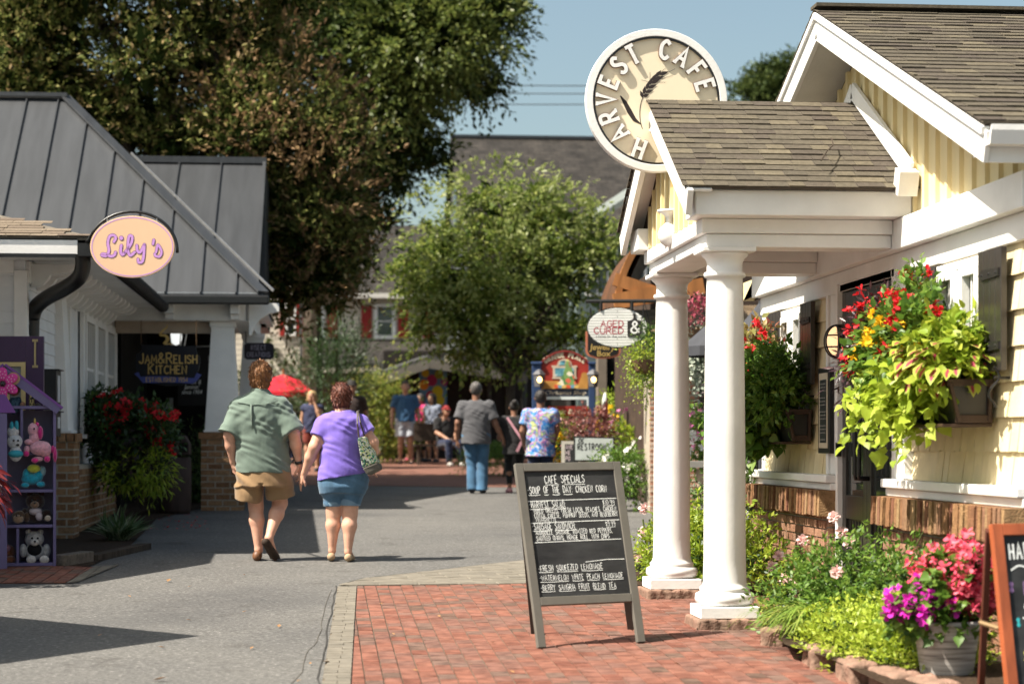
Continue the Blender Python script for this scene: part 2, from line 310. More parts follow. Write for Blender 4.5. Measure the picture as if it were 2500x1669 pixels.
def bfont(mb, text, cx, cy, hgt, to3, m=0, shear=0, sx=1, bold=0, h0=.003):
    cu = bpy.data.curves.new('t', 'FONT'); cu.body = text; cu.size = hgt*1.35; cu.align_x = 'CENTER'; cu.shear = shear; cu.offset = bold; cu.resolution_u = 3
    o = bpy.data.objects.new('t', cu); COL.objects.link(o); bpy.context.view_layer.update()
    me = bpy.data.meshes.new_from_object(o.evaluated_get(bpy.context.evaluated_depsgraph_get()))
    mb.add([to3(cx+v.co.x*sx, cy+v.co.y, h0) for v in me.vertices], [tuple(p.vertices) for p in me.polygons], m)
    bpy.data.objects.remove(o); bpy.data.meshes.remove(me); bpy.data.curves.remove(cu)

# ------------------------------------------------------------------ courses of shingles / shakes as real overlapping tabs
def tabs(mb, o, u, d, L, H, row, tw=(.16,.36), th=.006, inside=None, jitter=.004, lift=.001, m=0, gap=.005):
    """o top-left corner, u along the ridge, d down the slope"""
    o, u, d = Vector(o), Vector(u).normalized(), Vector(d).normalized(); n = u.cross(d)
    if n.z < 0 or (abs(n.z) < .01 and False): n = -n
    k = 0; y = 0
    while y < H-.01:
        x = -random.uniform(0, tw[0])
        while x < L:
            w = random.uniform(*tw); a, b = max(0, x), min(L, x+w-gap)
            if b-a > .01 and (inside is None or inside((a+b)/2, y+row/2)):
                e = min(H, y+row+random.uniform(-jitter, jitter)); t = th*random.uniform(.8, 1.25)+random.choice((0, 0, .004))
                A = [o+u*a+d*y, o+u*b+d*y, o+u*b+d*e+n*lift, o+u*a+d*e+n*lift]
                mb.add([A[0], A[1], A[2], A[3], A[0]+n*t*.2, A[1]+n*t*.2, A[2]+n*t, A[3]+n*t], [(4,5,6,7),(3,2,6,7),(0,3,7,4),(2,1,5,6)], m)
            x += w
        y += row

# ------------------------------------------------------------------ foliage
LEAFS = {'oval': [(.42,.5)], 'narrow': [(.5,.5)], 'blade': [(.3,.5),(.7,.4)], 'petal': [(.35,.40),(.78,.48)], 'heart': [(-.06,.30),(.18,.60),(.5,.44),(.78,.16)], 'ovate': [(.12,.30),(.38,.52),(.72,.30)], 'lobed': [(-.08,.34),(.12,.62),(.3,.40),(.5,.52),(.68,.22)]}
ASP = {'oval': .5, 'narrow': .22, 'blade': .055, 'petal': .8, 'heart': .82, 'ovate': .62, 'lobed': .95}
def leaf_arrays(P, D, size, shape='oval', fold=.25, curl=.2, roll=None, rng=RNG):
    """P positions, D leaf directions (N,3); a leaf is folded along its midrib and bends down to its tip"""
    P = np.asarray(P, float); D = np.asarray(D, float); N = len(P); D = D/(np.linalg.norm(D, axis=1, keepdims=True)+1e-9)
    up = np.tile(np.array([0, 0, 1.]), (N, 1))+rng.normal(0, .55 if roll is None else roll, (N, 3))
    s = np.cross(D, up); s /= np.linalg.norm(s, axis=1, keepdims=True)+1e-9; n = np.cross(s, D)
    st, asp = LEAFS[shape], ASP[shape]; sz = (np.asarray(size)*np.ones(N))[:, None]; K = len(st); V = np.empty((N, 3*K+2, 3)); cv = lambda b: -curl*.6*b*b
    V[:, 0] = P; V[:, 1] = P+D*sz+n*cv(1)*sz; E = [.3, .8]
    for i, (b, w) in enumerate(st):
        m = P+D*max(b, 0)*sz+n*cv(b)*sz; V[:, 2+3*i] = m
        for j, sg in ((1, -1), (2, 1)): V[:, 2+3*i+j] = P+D*b*sz+n*(cv(b)+fold*w*asp)*sz+s*(sg*w*asp)*sz*(1+rng.normal(0, .06, (N, 1)))
        E += [0., 1., 1.]
    F = [(0, 2, 3, 3), (0, 4, 2, 2)]; q = []
    for i in range(K-1): a, b = 2+3*i, 5+3*i; q += [(a, b, b+1, a+1), (a+2, b+2, b, a)]
    e = 2+3*(K-1)
    if K == 1: q = [(0, e, 1, e+1), (0, e+2, 1, e)]
    else: q = [(0, 2, 3), (0, 4, 2)]+q+[(e, 1, e+1), (e+2, 1, e)]
    q4 = [t if len(t) == 4 else (t[0], t[1], t[2], t[2]) for t in q]
    return V.reshape(-1, 3), (np.arange(N)[:, None, None]*(3*K+2)+np.array(q4)[None]).reshape(-1, 4), np.tile(np.array(E), N)
def merge(parts):
    V = []; F = []; E = []; n = 0
    for v, f, e in parts: V.append(v); F.append(f+n); E.append(e); n += len(v)
    return np.vstack(V), np.vstack(F), np.concatenate(E)
def leaves(name, parts, mat, parent=None, loc=None):
    V, F, E = merge(parts) if isinstance(parts, list) else parts
    return mesh_obj(name, V, F, mat, parent, loc, attrs={'edge': E})
def rdir(n, bias=(0, 0, 0), rng=RNG):
    d = rng.normal(0, 1, (n, 3)); d /= np.linalg.norm(d, axis=1, keepdims=True); return d+np.array(bias)
def blobpts(blobs, n, shell=.55, rng=RNG):
    """points through the outer part of ellipsoid clumps; returns points and outward directions"""
    w = np.array([b[3]*b[4]+b[4]*b[5]+b[3]*b[5] for b in blobs]); idx = rng.choice(len(blobs), n, p=w/w.sum()); B = np.array(blobs)[idx]
    d = rdir(n, rng=rng); r = shell+(1-shell)*rng.random(n)**.7; r *= 1+.12*rng.normal(0, 1, n)
    return B[:, :3]+d*B[:, 3:6]*r[:, None], d
def strands(name, src, mat, parent, n, length, centre, w='narrow'):
    me = src.data; V = np.empty(len(me.vertices)*3, dtype=np.float32); me.vertices.foreach_get('co', V); V = V.reshape(-1, 3)+np.array(OFF[src.name]); Nn = np.empty(len(V)*3, dtype=np.float32); me.vertex_normals.foreach_get('vector', Nn); Nn = Nn.reshape(-1, 3); i = RNG.integers(len(V), size=n)
    c = np.array(centre); d = V[i]-c; T_ = np.cross(Nn[i], np.cross(np.array((.25,.3,-1.)), Nn[i]))+RNG.normal(0, .33, (n, 3))*np.array((1,.6,.5))+Nn[i]*.18
    return leaves(name, leaf_arrays(V[i]-Nn[i]*.004, T_, length*(.5+RNG.random(n)), 'narrow', .1, .15, .3), mat, parent)
def sprays(P, D, per, length, leaf, shape='oval', up=.25, droop=.4, spread=.9, fold=.25, rng=RNG):
    """each point carries a little twig with leaves set along it"""
    N = len(P); D = D+np.array([0, 0, up]); D /= np.linalg.norm(D, axis=1, keepdims=True); Ls = length*(.6+.8*rng.random(N))
    t = (np.arange(per)+.6)/per; pos = P[:, None]+D[:, None]*(t[None, :, None]*Ls[:, None, None])
    pos[:, :, 2] -= droop*(t**2)[None]*Ls[:, None]; ld = D[:, None]+rng.normal(0, spread, (N, per, 3))*.8; ld[:, :, 2] -= droop*t[None]
    return leaf_arrays(pos.reshape(-1, 3)+rng.normal(0, leaf*.25, (N*per, 3)), ld.reshape(-1, 3), leaf*(.65+.6*rng.random(N*per)), shape, fold, rng=rng)
def twigs(mb, base, blobs, r0, trunk_top, nsub=5, bend=.25):
    base = Vector(base); top = Vector(trunk_top)
    mb.tube([base, base.lerp(top, .35)+Vector((random.uniform(-.1,.1)*bend, 0, 0)), base.lerp(top, .7), top], [r0*1.25, r0, r0*.85, r0*.7], 10)
    mb.tube([base-Vector((0,0,.05)), base+Vector((0,0,.25))], [r0*1.6, r0*1.2], 10)
    for b in blobs:
        c = Vector(b[:3]); st = base.lerp(top, random.uniform(.6, 1)); mid = st.lerp(c, .5)+Vector((random.uniform(-1,1), random.uniform(-1,1), random.uniform(0,.8)))*bend*b[3]
        mb.tube([st, mid, c], [r0*.45, r0*.28, r0*.12], 6)
        for _ in range(nsub):
            e = c+Vector((random.uniform(-1,1)*b[3], random.uniform(-1,1)*b[4], random.uniform(-.4,1)*b[5]))*.8; a = mid.lerp(c, random.random())
            mb.tube([a, a.lerp(e, .5)+Vector((0,0,.08*b[5])), e], [r0*.14, r0*.09, r0*.03], 4)
def flowers(P, D, r, petals=5, cup=.3, rng=RNG):
    P = np.asarray(P, float); D = np.asarray(D, float); D = D/np.linalg.norm(D, axis=1, keepdims=True); N = len(P); a = np.cross(D, rng.normal(0, 1, (N, 3))); a /= np.linalg.norm(a, axis=1, keepdims=True); b = np.cross(D, a); out = []
    r = np.asarray(r)*np.ones(N)
    for k in range(petals):
        t = 2*math.pi*k/petals; out.append(leaf_arrays(P, a*math.cos(t)+b*math.sin(t)+D*cup, r, 'petal', .15, .15, rng=rng))
    return merge(out)

# ------------------------------------------------------------------ bodies: one smooth surface from blended limbs (surface nets)
class SDF:
    def __init__(s, lo, hi, h):
        s.h = h; s.lo = np.array(lo, float)-2*h; n = np.ceil((np.array(hi)-s.lo)/h).astype(int)+3; s.n = n; s.F = np.full(n, 1., dtype=np.float32)
        s.ax = [s.lo[i]+h*np.arange(n[i]) for i in range(3)]
    def _sub(s, lo, hi):
        a = np.clip(np.floor((lo-s.lo)/s.h).astype(int), 0, s.n-1); b = np.clip(np.ceil((hi-s.lo)/s.h).astype(int)+1, 1, s.n)
        if np.any(b <= a): return None
        sl = tuple(slice(a[i], b[i]) for i in range(3)); X, Y, Z = np.meshgrid(*[s.ax[i][sl[i]] for i in range(3)], indexing='ij', sparse=True); return sl, X, Y, Z
    def _blend(s, sl, d, k):
        F = s.F[sl]; h = np.clip(.5+.5*(F-d)/k, 0, 1); s.F[sl] = F*(1-h)+d*h-k*h*(1-h)
    def cap(s, a, b, ra, rb, k=.03, flat=1.):
        a, b = np.array(a, float), np.array(b, float); m = max(ra, rb)/min(1, flat)+k*1.5+.02; q = s._sub(np.minimum(a, b)-m, np.maximum(a, b)+m)
        if q is None: return s
        sl, X, Y, Z = q; v = b-a; t = np.clip(((X-a[0])*v[0]+(Y-a[1])*v[1]+(Z-a[2])*v[2])/(v@v+1e-12), 0, 1)
        d = np.sqrt((X-a[0]-t*v[0])**2+((Y-a[1]-t*v[1])*flat)**2+(Z-a[2]-t*v[2])**2)-(ra+(rb-ra)*t); s._blend(sl, d.astype(np.float32), k); return s
    def ell(s, c, r, k=.03, rot=None):
        c = np.array(c, float); r = np.array(r, float); m = r.max()+k*1.5+.02; q = s._sub(c-m, c+m)
        if q is None: return s
        sl, X, Y, Z = q; x, y, z = X-c[0], Y-c[1], Z-c[2]
        if rot is not None: R = np.array(rot).T; x, y, z = [R[i][0]*x+R[i][1]*y+R[i][2]*z for i in range(3)]
        k0 = np.sqrt((x/r[0])**2+(y/r[1])**2+(z/r[2])**2); k1 = np.sqrt((x/r[0]**2)**2+(y/r[1]**2)**2+(z/r[2]**2)**2)
        d = k0*(k0-1)/(k1+1e-9); s._blend(sl, d.astype(np.float32), k); return s
    def cut(s, p, n):
        """keep the side of the plane the normal points away from"""
        n = np.array(n, float); n /= np.linalg.norm(n); X, Y, Z = np.meshgrid(*s.ax, indexing='ij', sparse=True)
        s.F = np.maximum(s.F, ((X-p[0])*n[0]+(Y-p[1])*n[1]+(Z-p[2])*n[2]).astype(np.float32)); return s
    def warp(s, fn):
        X, Y, Z = np.meshgrid(*s.ax, indexing='ij', sparse=True); s.F = s.F+fn(X, Y, Z).astype(np.float32); return s
    def mesh(s):
        F = s.F; n = F.shape; ins = F < 0; C = [ins[i:n[0]-1+i, j:n[1]-1+j, k:n[2]-1+k] for i in (0,1) for j in (0,1) for k in (0,1)]
        cnt = sum(c.astype(np.int8) for c in C); act = (cnt > 0) & (cnt < 8); I = np.argwhere(act); idx = np.full(act.shape, -1, dtype=np.int64); idx[act] = np.arange(len(I))
        acc = np.zeros((len(I), 3)); num = np.zeros(len(I)); cs = [(i, j, k) for i in (0,1) for j in (0,1) for k in (0,1)]
        val = np.stack([F[I[:,0]+i, I[:,1]+j, I[:,2]+k] for i, j, k in cs], 1)
        for a in range(8):
            for b in range(a+1, 8):
                if sum(abs(cs[a][q]-cs[b][q]) for q in range(3)) != 1: continue
                fa, fb = val[:, a], val[:, b]; m = (fa < 0) != (fb < 0); t = np.where(m, fa/(fa-fb+1e-12), 0)
                acc += np.where(m[:, None], np.array(cs[a])+t[:, None]*(np.array(cs[b])-np.array(cs[a])), 0); num += m
        V = s.lo+s.h*(I+acc/num[:, None]); Q = []
        for ax in range(3):
            u, w = [(1,2),(2,0),(0,1)][ax]; sl0 = [slice(None)]*3; sl1 = [slice(None)]*3; sl0[ax] = slice(0, n[ax]-1); sl1[ax] = slice(1, n[ax])
            A, B = ins[tuple(sl0)], ins[tuple(sl1)]; E = np.argwhere(A != B)
            E = E[(E[:, u] > 0) & (E[:, w] > 0) & (E[:, u] < n[u]-1) & (E[:, w] < n[w]-1)]
            if not len(E): continue
            fl = A[tuple(E.T)]
            def at(du, dw):
                e = E.copy(); e[:, u] -= du; e[:, w] -= dw; return idx[e[:,0], e[:,1], e[:,2]]
            q = np.stack([at(1,1), at(0,1), at(0,0), at(1,0)], 1); q[~fl] = q[~fl][:, ::-1]; Q.append(q)
        return V, np.vstack(Q)
def sdf_part(name, s, mat, parent=None, loc=None):
    V, Q = s.mesh(); return mesh_obj(name, V, Q, mat, parent, loc, smooth=True)
# ------------------------------------------------------------------ people
def _cyl(s, a, b, ra, rb, k=.02, rnd=.0):
    """flat-ended tapered tube (sleeves, trouser legs)"""
    a, b = np.array(a, float), np.array(b, float); m = max(ra, rb)+k*1.5+.03; q = s._sub(np.minimum(a, b)-m, np.maximum(a, b)+m)
    if q is None: return s
    sl, X, Y, Z = q; v = b-a; L = math.sqrt(v@v); t = ((X-a[0])*v[0]+(Y-a[1])*v[1]+(Z-a[2])*v[2])/(L*L); u = np.maximum(t, 0)
    rad = np.sqrt((X-a[0]-u*v[0])**2+(Y-a[1]-u*v[1])**2+(Z-a[2]-u*v[2])**2)-(ra+(rb-ra)*np.clip(t, 0, 1))
    s._blend(sl, np.maximum(rad, (t-1)*L).astype(np.float32), k); return s
def _loft(s, prof, k=.03):
    """profile rows (z, cx, cy, rx, ry) from bottom to top"""
    P = np.array(prof, float); m = P[:, 3:].max()+.06; q = s._sub((P[:,1].min()-m, P[:,2].min()-m, P[0,0]-.08), (P[:,1].max()+m, P[:,2].max()+m, P[-1,0]+.08))
    sl, X, Y, Z = q; f = lambda i: np.interp(Z, P[:, 0], P[:, i]); rx, ry = f(3), f(4)
    e = np.sqrt(((X-f(1))/rx)**2+((Y-f(2))/ry)**2); d = (e-1)*np.minimum(rx, ry); d = np.maximum(d, np.maximum(P[0,0]-Z, Z-P[-1,0])); s._blend(sl, d.astype(np.float32), k); return s
def hand(s, w, d, n, ts, curl=(.35, .5, .4), r=.0095, sc=1.0):
    w, d, n = np.array(w, float), np.array(d, float), np.array(n, float); d /= np.linalg.norm(d); n = n-d*(n@d); n /= np.linalg.norm(n); a = np.cross(d, n)*ts
    s.cap(w-d*.02, w+d*.03*sc, .024, .024, .02)
    for i, (o, l) in enumerate(((.030, .92), (.010, 1.), (-.010, .95), (-.029, .76))):
        kn = w+d*.088*sc+a*o*sc*1.05; s.cap(w+d*.015+a*o*.7, kn, .0135, .012, .014); p = kn; dd = d; ang = 0
        for j, L in enumerate((.042, .028, .022)):
            ang += curl[j]*(1+.18*i); dd = d*math.cos(ang)+n*math.sin(ang)+a*o*1.2; e = p+dd*L*l*sc; s.cap(p, e, r*(1-.08*j), r*(.92-.08*j), .003); p = e
    b = w+d*.03+a*.028; m = b+(d*.55+a*.62+n*.35)*.05*sc; s.cap(w+d*.01+a*.012, b, .015, .014, .012); s.cap(b, m, .0135, .0115, .006); s.cap(m, m+(d*.85+a*.12+n*.35)*.034*sc, .0115, .0095, .003)
def fold(A, f, ph=0, diag=(1., .3, .5)):
    return lambda X, Y, Z: A*np.sin(f*(diag[0]*X+diag[1]*Y+diag[2]*Z)+2.2*np.sin(f*.37*(Z+.6*X)+ph)+ph)*(.6+.4*np.sin(f*.21*(X-Z)+ph*2))
DEF = dict(head=(0,.03,1.63), neck=(0,-.01,1.45), sho=(.18,-.005,1.375), elb=(.245,-.03,1.12), wri=(.265,.05,.88), hip=(.095,0,.92), kne=(.105,.02,.49), ank=(.105,-.03,.085), toe=(.12,.12,.03))
def person(label, pos, heading, H=1.75, J=None, girth=1., skin=None, hair=None, style='short', top=None, bottom=None, shoe=None, h=.013, bigger=1., curl=(.35,.5,.4), dress=None, group=None, eyes=True, nbias=None, hs=1.08):
    t = thing('person', label, 'person', (0,0,0), group); k = H/1.75; j = {}
    for q, v in DEF.items():
        if q in ('head', 'neck'): j[q] = np.array(v)*k
        else:
            for sd, sg in (('l', -1), ('r', 1)): j[q+sd] = np.array((v[0]*sg*(girth if q in ('sho','elb','wri','hip') else 1), v[1], v[2]))*k
    for q, v in (J or {}).items(): j[q] = np.array(v, float)
    g = girth; pel = (j['hipl']+j['hipr'])/2; che = (j['shol']+j['shor'])/2; pts = np.array(list(j.values())); lo = pts.min(0)-.26; hi = pts.max(0)+.26; lo[2] = -.03
    s = SDF(lo, hi, h); ax = lambda f: pel*(1-f)+che*f
    for f, rx, ry in ((0, .155, .115), (.3, .15, .11), (.62, .165, .115), (.85, .16, .10)): s.ell(ax(f), (rx*g*k, ry*g*k, .15*k), .06)
    hd = j['head']; kb, k = k, k*hs; s.cap(j['neck']-np.array((0,0,.06)), hd-np.array((0,.02,.05)), .06*kb*bigger, .054*k, .03)
    s.ell(hd+np.array((0,-.012,.025)), (.077*k, .094*k, .094*k), .02).ell(hd+np.array((0,.025,-.045)), (.06*k, .068*k, .075*k), .03)
    s.cap(hd+np.array((0,.085,.02))*k, hd+np.array((0,.108,-.022))*k, .010, .015, .012)
    for sg in (-1, 1): s.ell(hd+np.array((sg*.082,0,-.005))*k, (.012, .024*k, .034*k), .008)
    k = kb
    for sd, sg in (('l', -1), ('r', 1)):
        sh, el, wr = j['sho'+sd], j['elb'+sd], j['wri'+sd]; b = bigger
        s.cap(che*.5+sh*.5, sh, .08*k*b, .068*k*b, .05).cap(sh, el, .058*k*b, .046*k*b, .03).cap(el, el*.6+wr*.4, .046*k*b, .045*k*b, .02).cap(el*.6+wr*.4, wr, .044*k*b, .029*k, .02)
        dn = wr-el; dn = dn/np.linalg.norm(dn); nb = np.array((-sg*.85, .35, .1)) if nbias is None else np.array(nbias); hand(s, wr+dn*.015, dn+np.array((0,.05,0)), nb, -1 if sg > 0 else 1, curl, r=max(.0095, h*.85), sc=k)
        hp, kn, an, to = j['hip'+sd], j['kne'+sd], j['ank'+sd], j['toe'+sd]
        s.cap(hp, kn, .088*k*b*g**.5, .058*k*b, .04).cap(kn, kn*.68+an*.32, .054*k*b, .058*k*b, .03).cap(kn*.68+an*.32+np.array((0,-.012,0)), an, .056*k*b, .034*k, .03)
        s.cap(an, to, .034*k, .03*k, .02)
    sdf_part('body', s, skin, t)
    if top:
        s = SDF(lo, hi, h); o = top.get('ease', .018)
        if 'prof' in top: _loft(s, top['prof'], .03)
        else:
            zt = che[2]; hz = top['hem']*k; W_ = .168*g*k+o
            _loft(s, [(hz, pel[0], pel[1]-.01, W_*1.10, .146*g*k+o), (hz+.2*k, *ax(.35)[:2], W_*1.05, .140*g*k+o), (zt-.2*k, *ax(.6)[:2], W_*1.05, .125*g*k+o), (zt-.09*k, *che[:2], W_*1.0, .115*g*k+o), (zt-.03*k, *che[:2], W_*.92, .10*g*k+o), (zt+.03*k, *che[:2], W_*.70, .085*k+o), (zt+.062*k, che[0], che[1]-.01, W_*.45, .07*k+o*.6), (zt+.09*k, che[0], che[1]-.01, .072*k+o*.4, .062*k+o*.3)], .03)
        for sd in 'lr':
            sh, el = j['sho'+sd], j['elb'+sd]; wr = j['wri'+sd]; f = top.get('sleeve', .6); fw = top.get('flare', 1.15)
            if f <= 0: continue
            e = sh+(el-sh)*min(f, 1); s.cap(che*.55+sh*.45, sh, .085*k*bigger, .07*k*bigger+o*.6, .06); _cyl(s, sh+(el-sh)*-.05, e, .068*k*bigger+o*.5, .056*k*bigger*fw+o, .045)
            if f > 1: s.cap(el, el+(wr-el)*(f-1), .055*k*bigger+o*.5, .04*k+o*.6, .02)
        if 'cut' in top: s.cut(*top['cut'])
        s.warp(fold(top.get('fold', .005), top.get('ff', 30), 1.1)); s.warp(fold(top.get('fold', .005)*.7, 62, 2.4, (.4, .5, 1.2))); s.warp(lambda X, Y, Z: top.get('fold', .005)*.45*np.sin(48*X+9*np.sin(7*Z)+20*Y)*np.sin(11*Z+5*X)); s.warp(lambda X, Y, Z: top.get('fold', .005)*.5*np.exp(-np.abs(np.sin(9*X+5*Z+2*np.sin(6*Z)))*6)*np.sin(8*Z+4*X))
        if top.get('scoop'): s.cut((0, 0, top['scoop']), (0, -.2, 1))
        sdf_part(top.get('name', 'shirt'), s, top['mat'], t)
    if bottom:
        s = SDF(lo, hi, h); o = bottom.get('ease', .02); hz = bottom['hem']*k; zw = (pel[2]+bottom.get('rise', .12)*k)
        s.ell(pel+np.array((0,-.01,.0)), (.160*g*k+o*.6, .122*g*k+o*.6, .14*k), .05); _cyl(s, pel+np.array((0,0,.0)), (pel[0], pel[1], zw), .11*g*k, .105*g*k, .05)
        for sd in 'lr':
            hp, kn, an = j['hip'+sd], j['kne'+sd], j['ank'+sd]; fl = bottom.get('flare', 1.)
            if hz >= kn[2]-.02:
                f = (hp[2]-hz)/(hp[2]-kn[2]); e = hp+(kn-hp)*f; _cyl(s, hp, e, .098*k*g**.5*bigger+o, bottom.get('rb', .082*k*bigger*fl)+o, .05)
            else:
                f = (kn[2]-hz)/(kn[2]-an[2]); e = kn+(an-kn)*f; s.cap(hp, kn, .093*k*g**.5*bigger+o, .066*k*bigger+o, .05); _cyl(s, kn, e, .066*k*bigger+o, .052*k*fl+o, .03)
        s.warp(fold(bottom.get('fold', .005), 34, .4, (.5, .3, 1.2)))
        sdf_part(bottom.get('name', 'shorts'), s, bottom['mat'], t)
    if hair:
        k = k*(hs if hs < 1.1 else hs*.955)
        s = SDF(hd-.3, hd+.25, min(h, .009)); c = hd+np.array((0,-.018,.03*k))
        if style == 'cap':
            s.ell(c+np.array((0,.01,.012)), (.09*k,.108*k,.092*k), .01).cut(hd+np.array((0,0,.035)), (0,.1,-1)); s.ell(hd+np.array((0,.13,.04))*1., (.06*k,.07*k,.012), .015)
        else:
            s.ell(c, (.087*k, .101*k, .097*k), .02)
            if style in ('bob', 'long'):
                z = -.10 if style == 'bob' else -.2
                for sg in (-1, 1): s.cap(c+np.array((sg*.06,.0,0)), c+np.array((sg*.085,-.01,z)), .045, .04, .03)
                s.cap(c+np.array((0,-.06,0)), c+np.array((0,-.07,z)), .07, .06, .04)
            if style == 'nape': s.ell(hd+np.array((0,-.04,-.045)), (.078*k,.066*k,.085*k), .03)
            if style == 'short': s.ell(hd+np.array((0,-.05,-.01)), (.073*k,.055*k,.07*k), .03)
            if style == 'bun': s.ell(c+np.array((0,-.09,.06)), (.045,)*3, .02)
            s.warp(lambda X, Y, Z: .0035*np.sin(150*X+60*np.sin(23*Z)+30*Y)*np.sin(90*Z+70*Y)+.003*np.sin(210*X+130*Z))
            q = s._sub(s.lo, s.lo+s.h*s.n); X, Y, Z = np.meshgrid(*s.ax, indexing='ij', sparse=True)
            face = np.maximum(hd[1]+.045-Y+.35*np.maximum(Z-hd[2]-.035, 0)*2, Z-(hd[2]+.075*k)); s.F = np.maximum(s.F, np.where((Y > hd[1]+.045) & (Z < hd[2]+.06*k) & (np.abs(X-hd[0]) < .068*k), .02, -1).astype(np.float32))
        ho = sdf_part('hair' if style != 'cap' else 'cap', s, hair, t)
        if hs > 1.1: strands('hair_strands', ho, hair, ho, 3600, .027, hd)
    if shoe:
        for sd in 'lr':
            an, to = j['ank'+sd], j['toe'+sd]; d = to-an; s = SDF(np.minimum(an, to)-.14, np.maximum(an, to)+.14, min(h, .009)); heel = an-np.array((0,.025,.045))*1.0
            if 'heel'+sd in j: heel = j['heel'+sd]
            s.cap(heel, to, .042, .036, .02, flat=1).cap(an-np.array((0,0,.035)), (an+to)/2-np.array((0,0,.005)), .04, .036, .03)
            if to[2] < .08 and heel[2] < .08: s.cut((0,0,.004), (0,0,-1))
            sdf_part('shoe', s, shoe, t)
    if eyes:
        e = MB()
        for sg in (-1, 1): e.ell(hd+np.array((sg*.03,.083,.012))*k, (.0125,.009,.007), n=8, k=6)
        part('eyes', e, M_eye, t, smooth=True); l = MB(); l.ell(hd+np.array((0,.092,-.055))*k, (.022,.008,.006), n=8, k=6); part('lips', l, M_lip, t, smooth=True)
    t.location = pos; t.rotation_euler = (0, 0, heading); return t, j
M_eye = M('eye_dark', (.03,.02,.015), .3); M_lip = M('lip', (.35,.12,.1), .5)
skinA = M('fair_skin', (.62,.36,.26), .5, .35, var=.1, vs=14, col2=(.55,.29,.2)); skinB = M('tan_skin', (.42,.23,.15), .5, .35, var=.1); skinC = M('brown_skin', (.22,.11,.07), .45, .4, var=.1); skinD = M('deep_brown_skin', (.13,.065,.04), .45, .4, var=.1)
def hairm(name, c1, c2): return M(name, c1, .45, .45, vs=34, col2=c2, bump=.8, bs=110, stretch=(1.6,1.6,.45))
def cloth(name, c, var=.14, vs=5, sheen=.2, b=.25, bs=26, st=(1,1,.5)): return M(name, c, .85, .15, var=var, vs=vs, bump=b, bs=bs, stretch=st, sheen=sheen)
def multi(name, stops, scale, kind='noise', rough=.85, dist=1.5):
    m, N, L, B = newmat(name); B.inputs['Roughness'].default_value = rough; tc = N.new('ShaderNodeTexCoord')
    if kind == 'noise': n = N.new('ShaderNodeTexNoise'); n.inputs['Detail'].default_value = 3; n.inputs['Distortion'].default_value = dist; n.inputs['Scale'].default_value = scale; o = n.outputs[0]
    elif kind == 'voro': n = N.new('ShaderNodeTexVoronoi'); n.inputs['Scale'].default_value = scale; n.inputs['Randomness'].default_value = 1; o = n.outputs['Color']
    else: n = N.new('ShaderNodeTexWave'); n.bands_direction = 'Z'; n.inputs['Scale'].default_value = scale; n.inputs['Distortion'].default_value = .3; o = n.outputs[0]
    L.new(tc.outputs['Object'], n.inputs[0]); r = ramp(N, stops, 'CONSTANT' if kind == 'voro' else 'LINEAR'); L.new(o, r.inputs[0]); L.new(r.outputs[0], B.inputs['Base Color']); return m
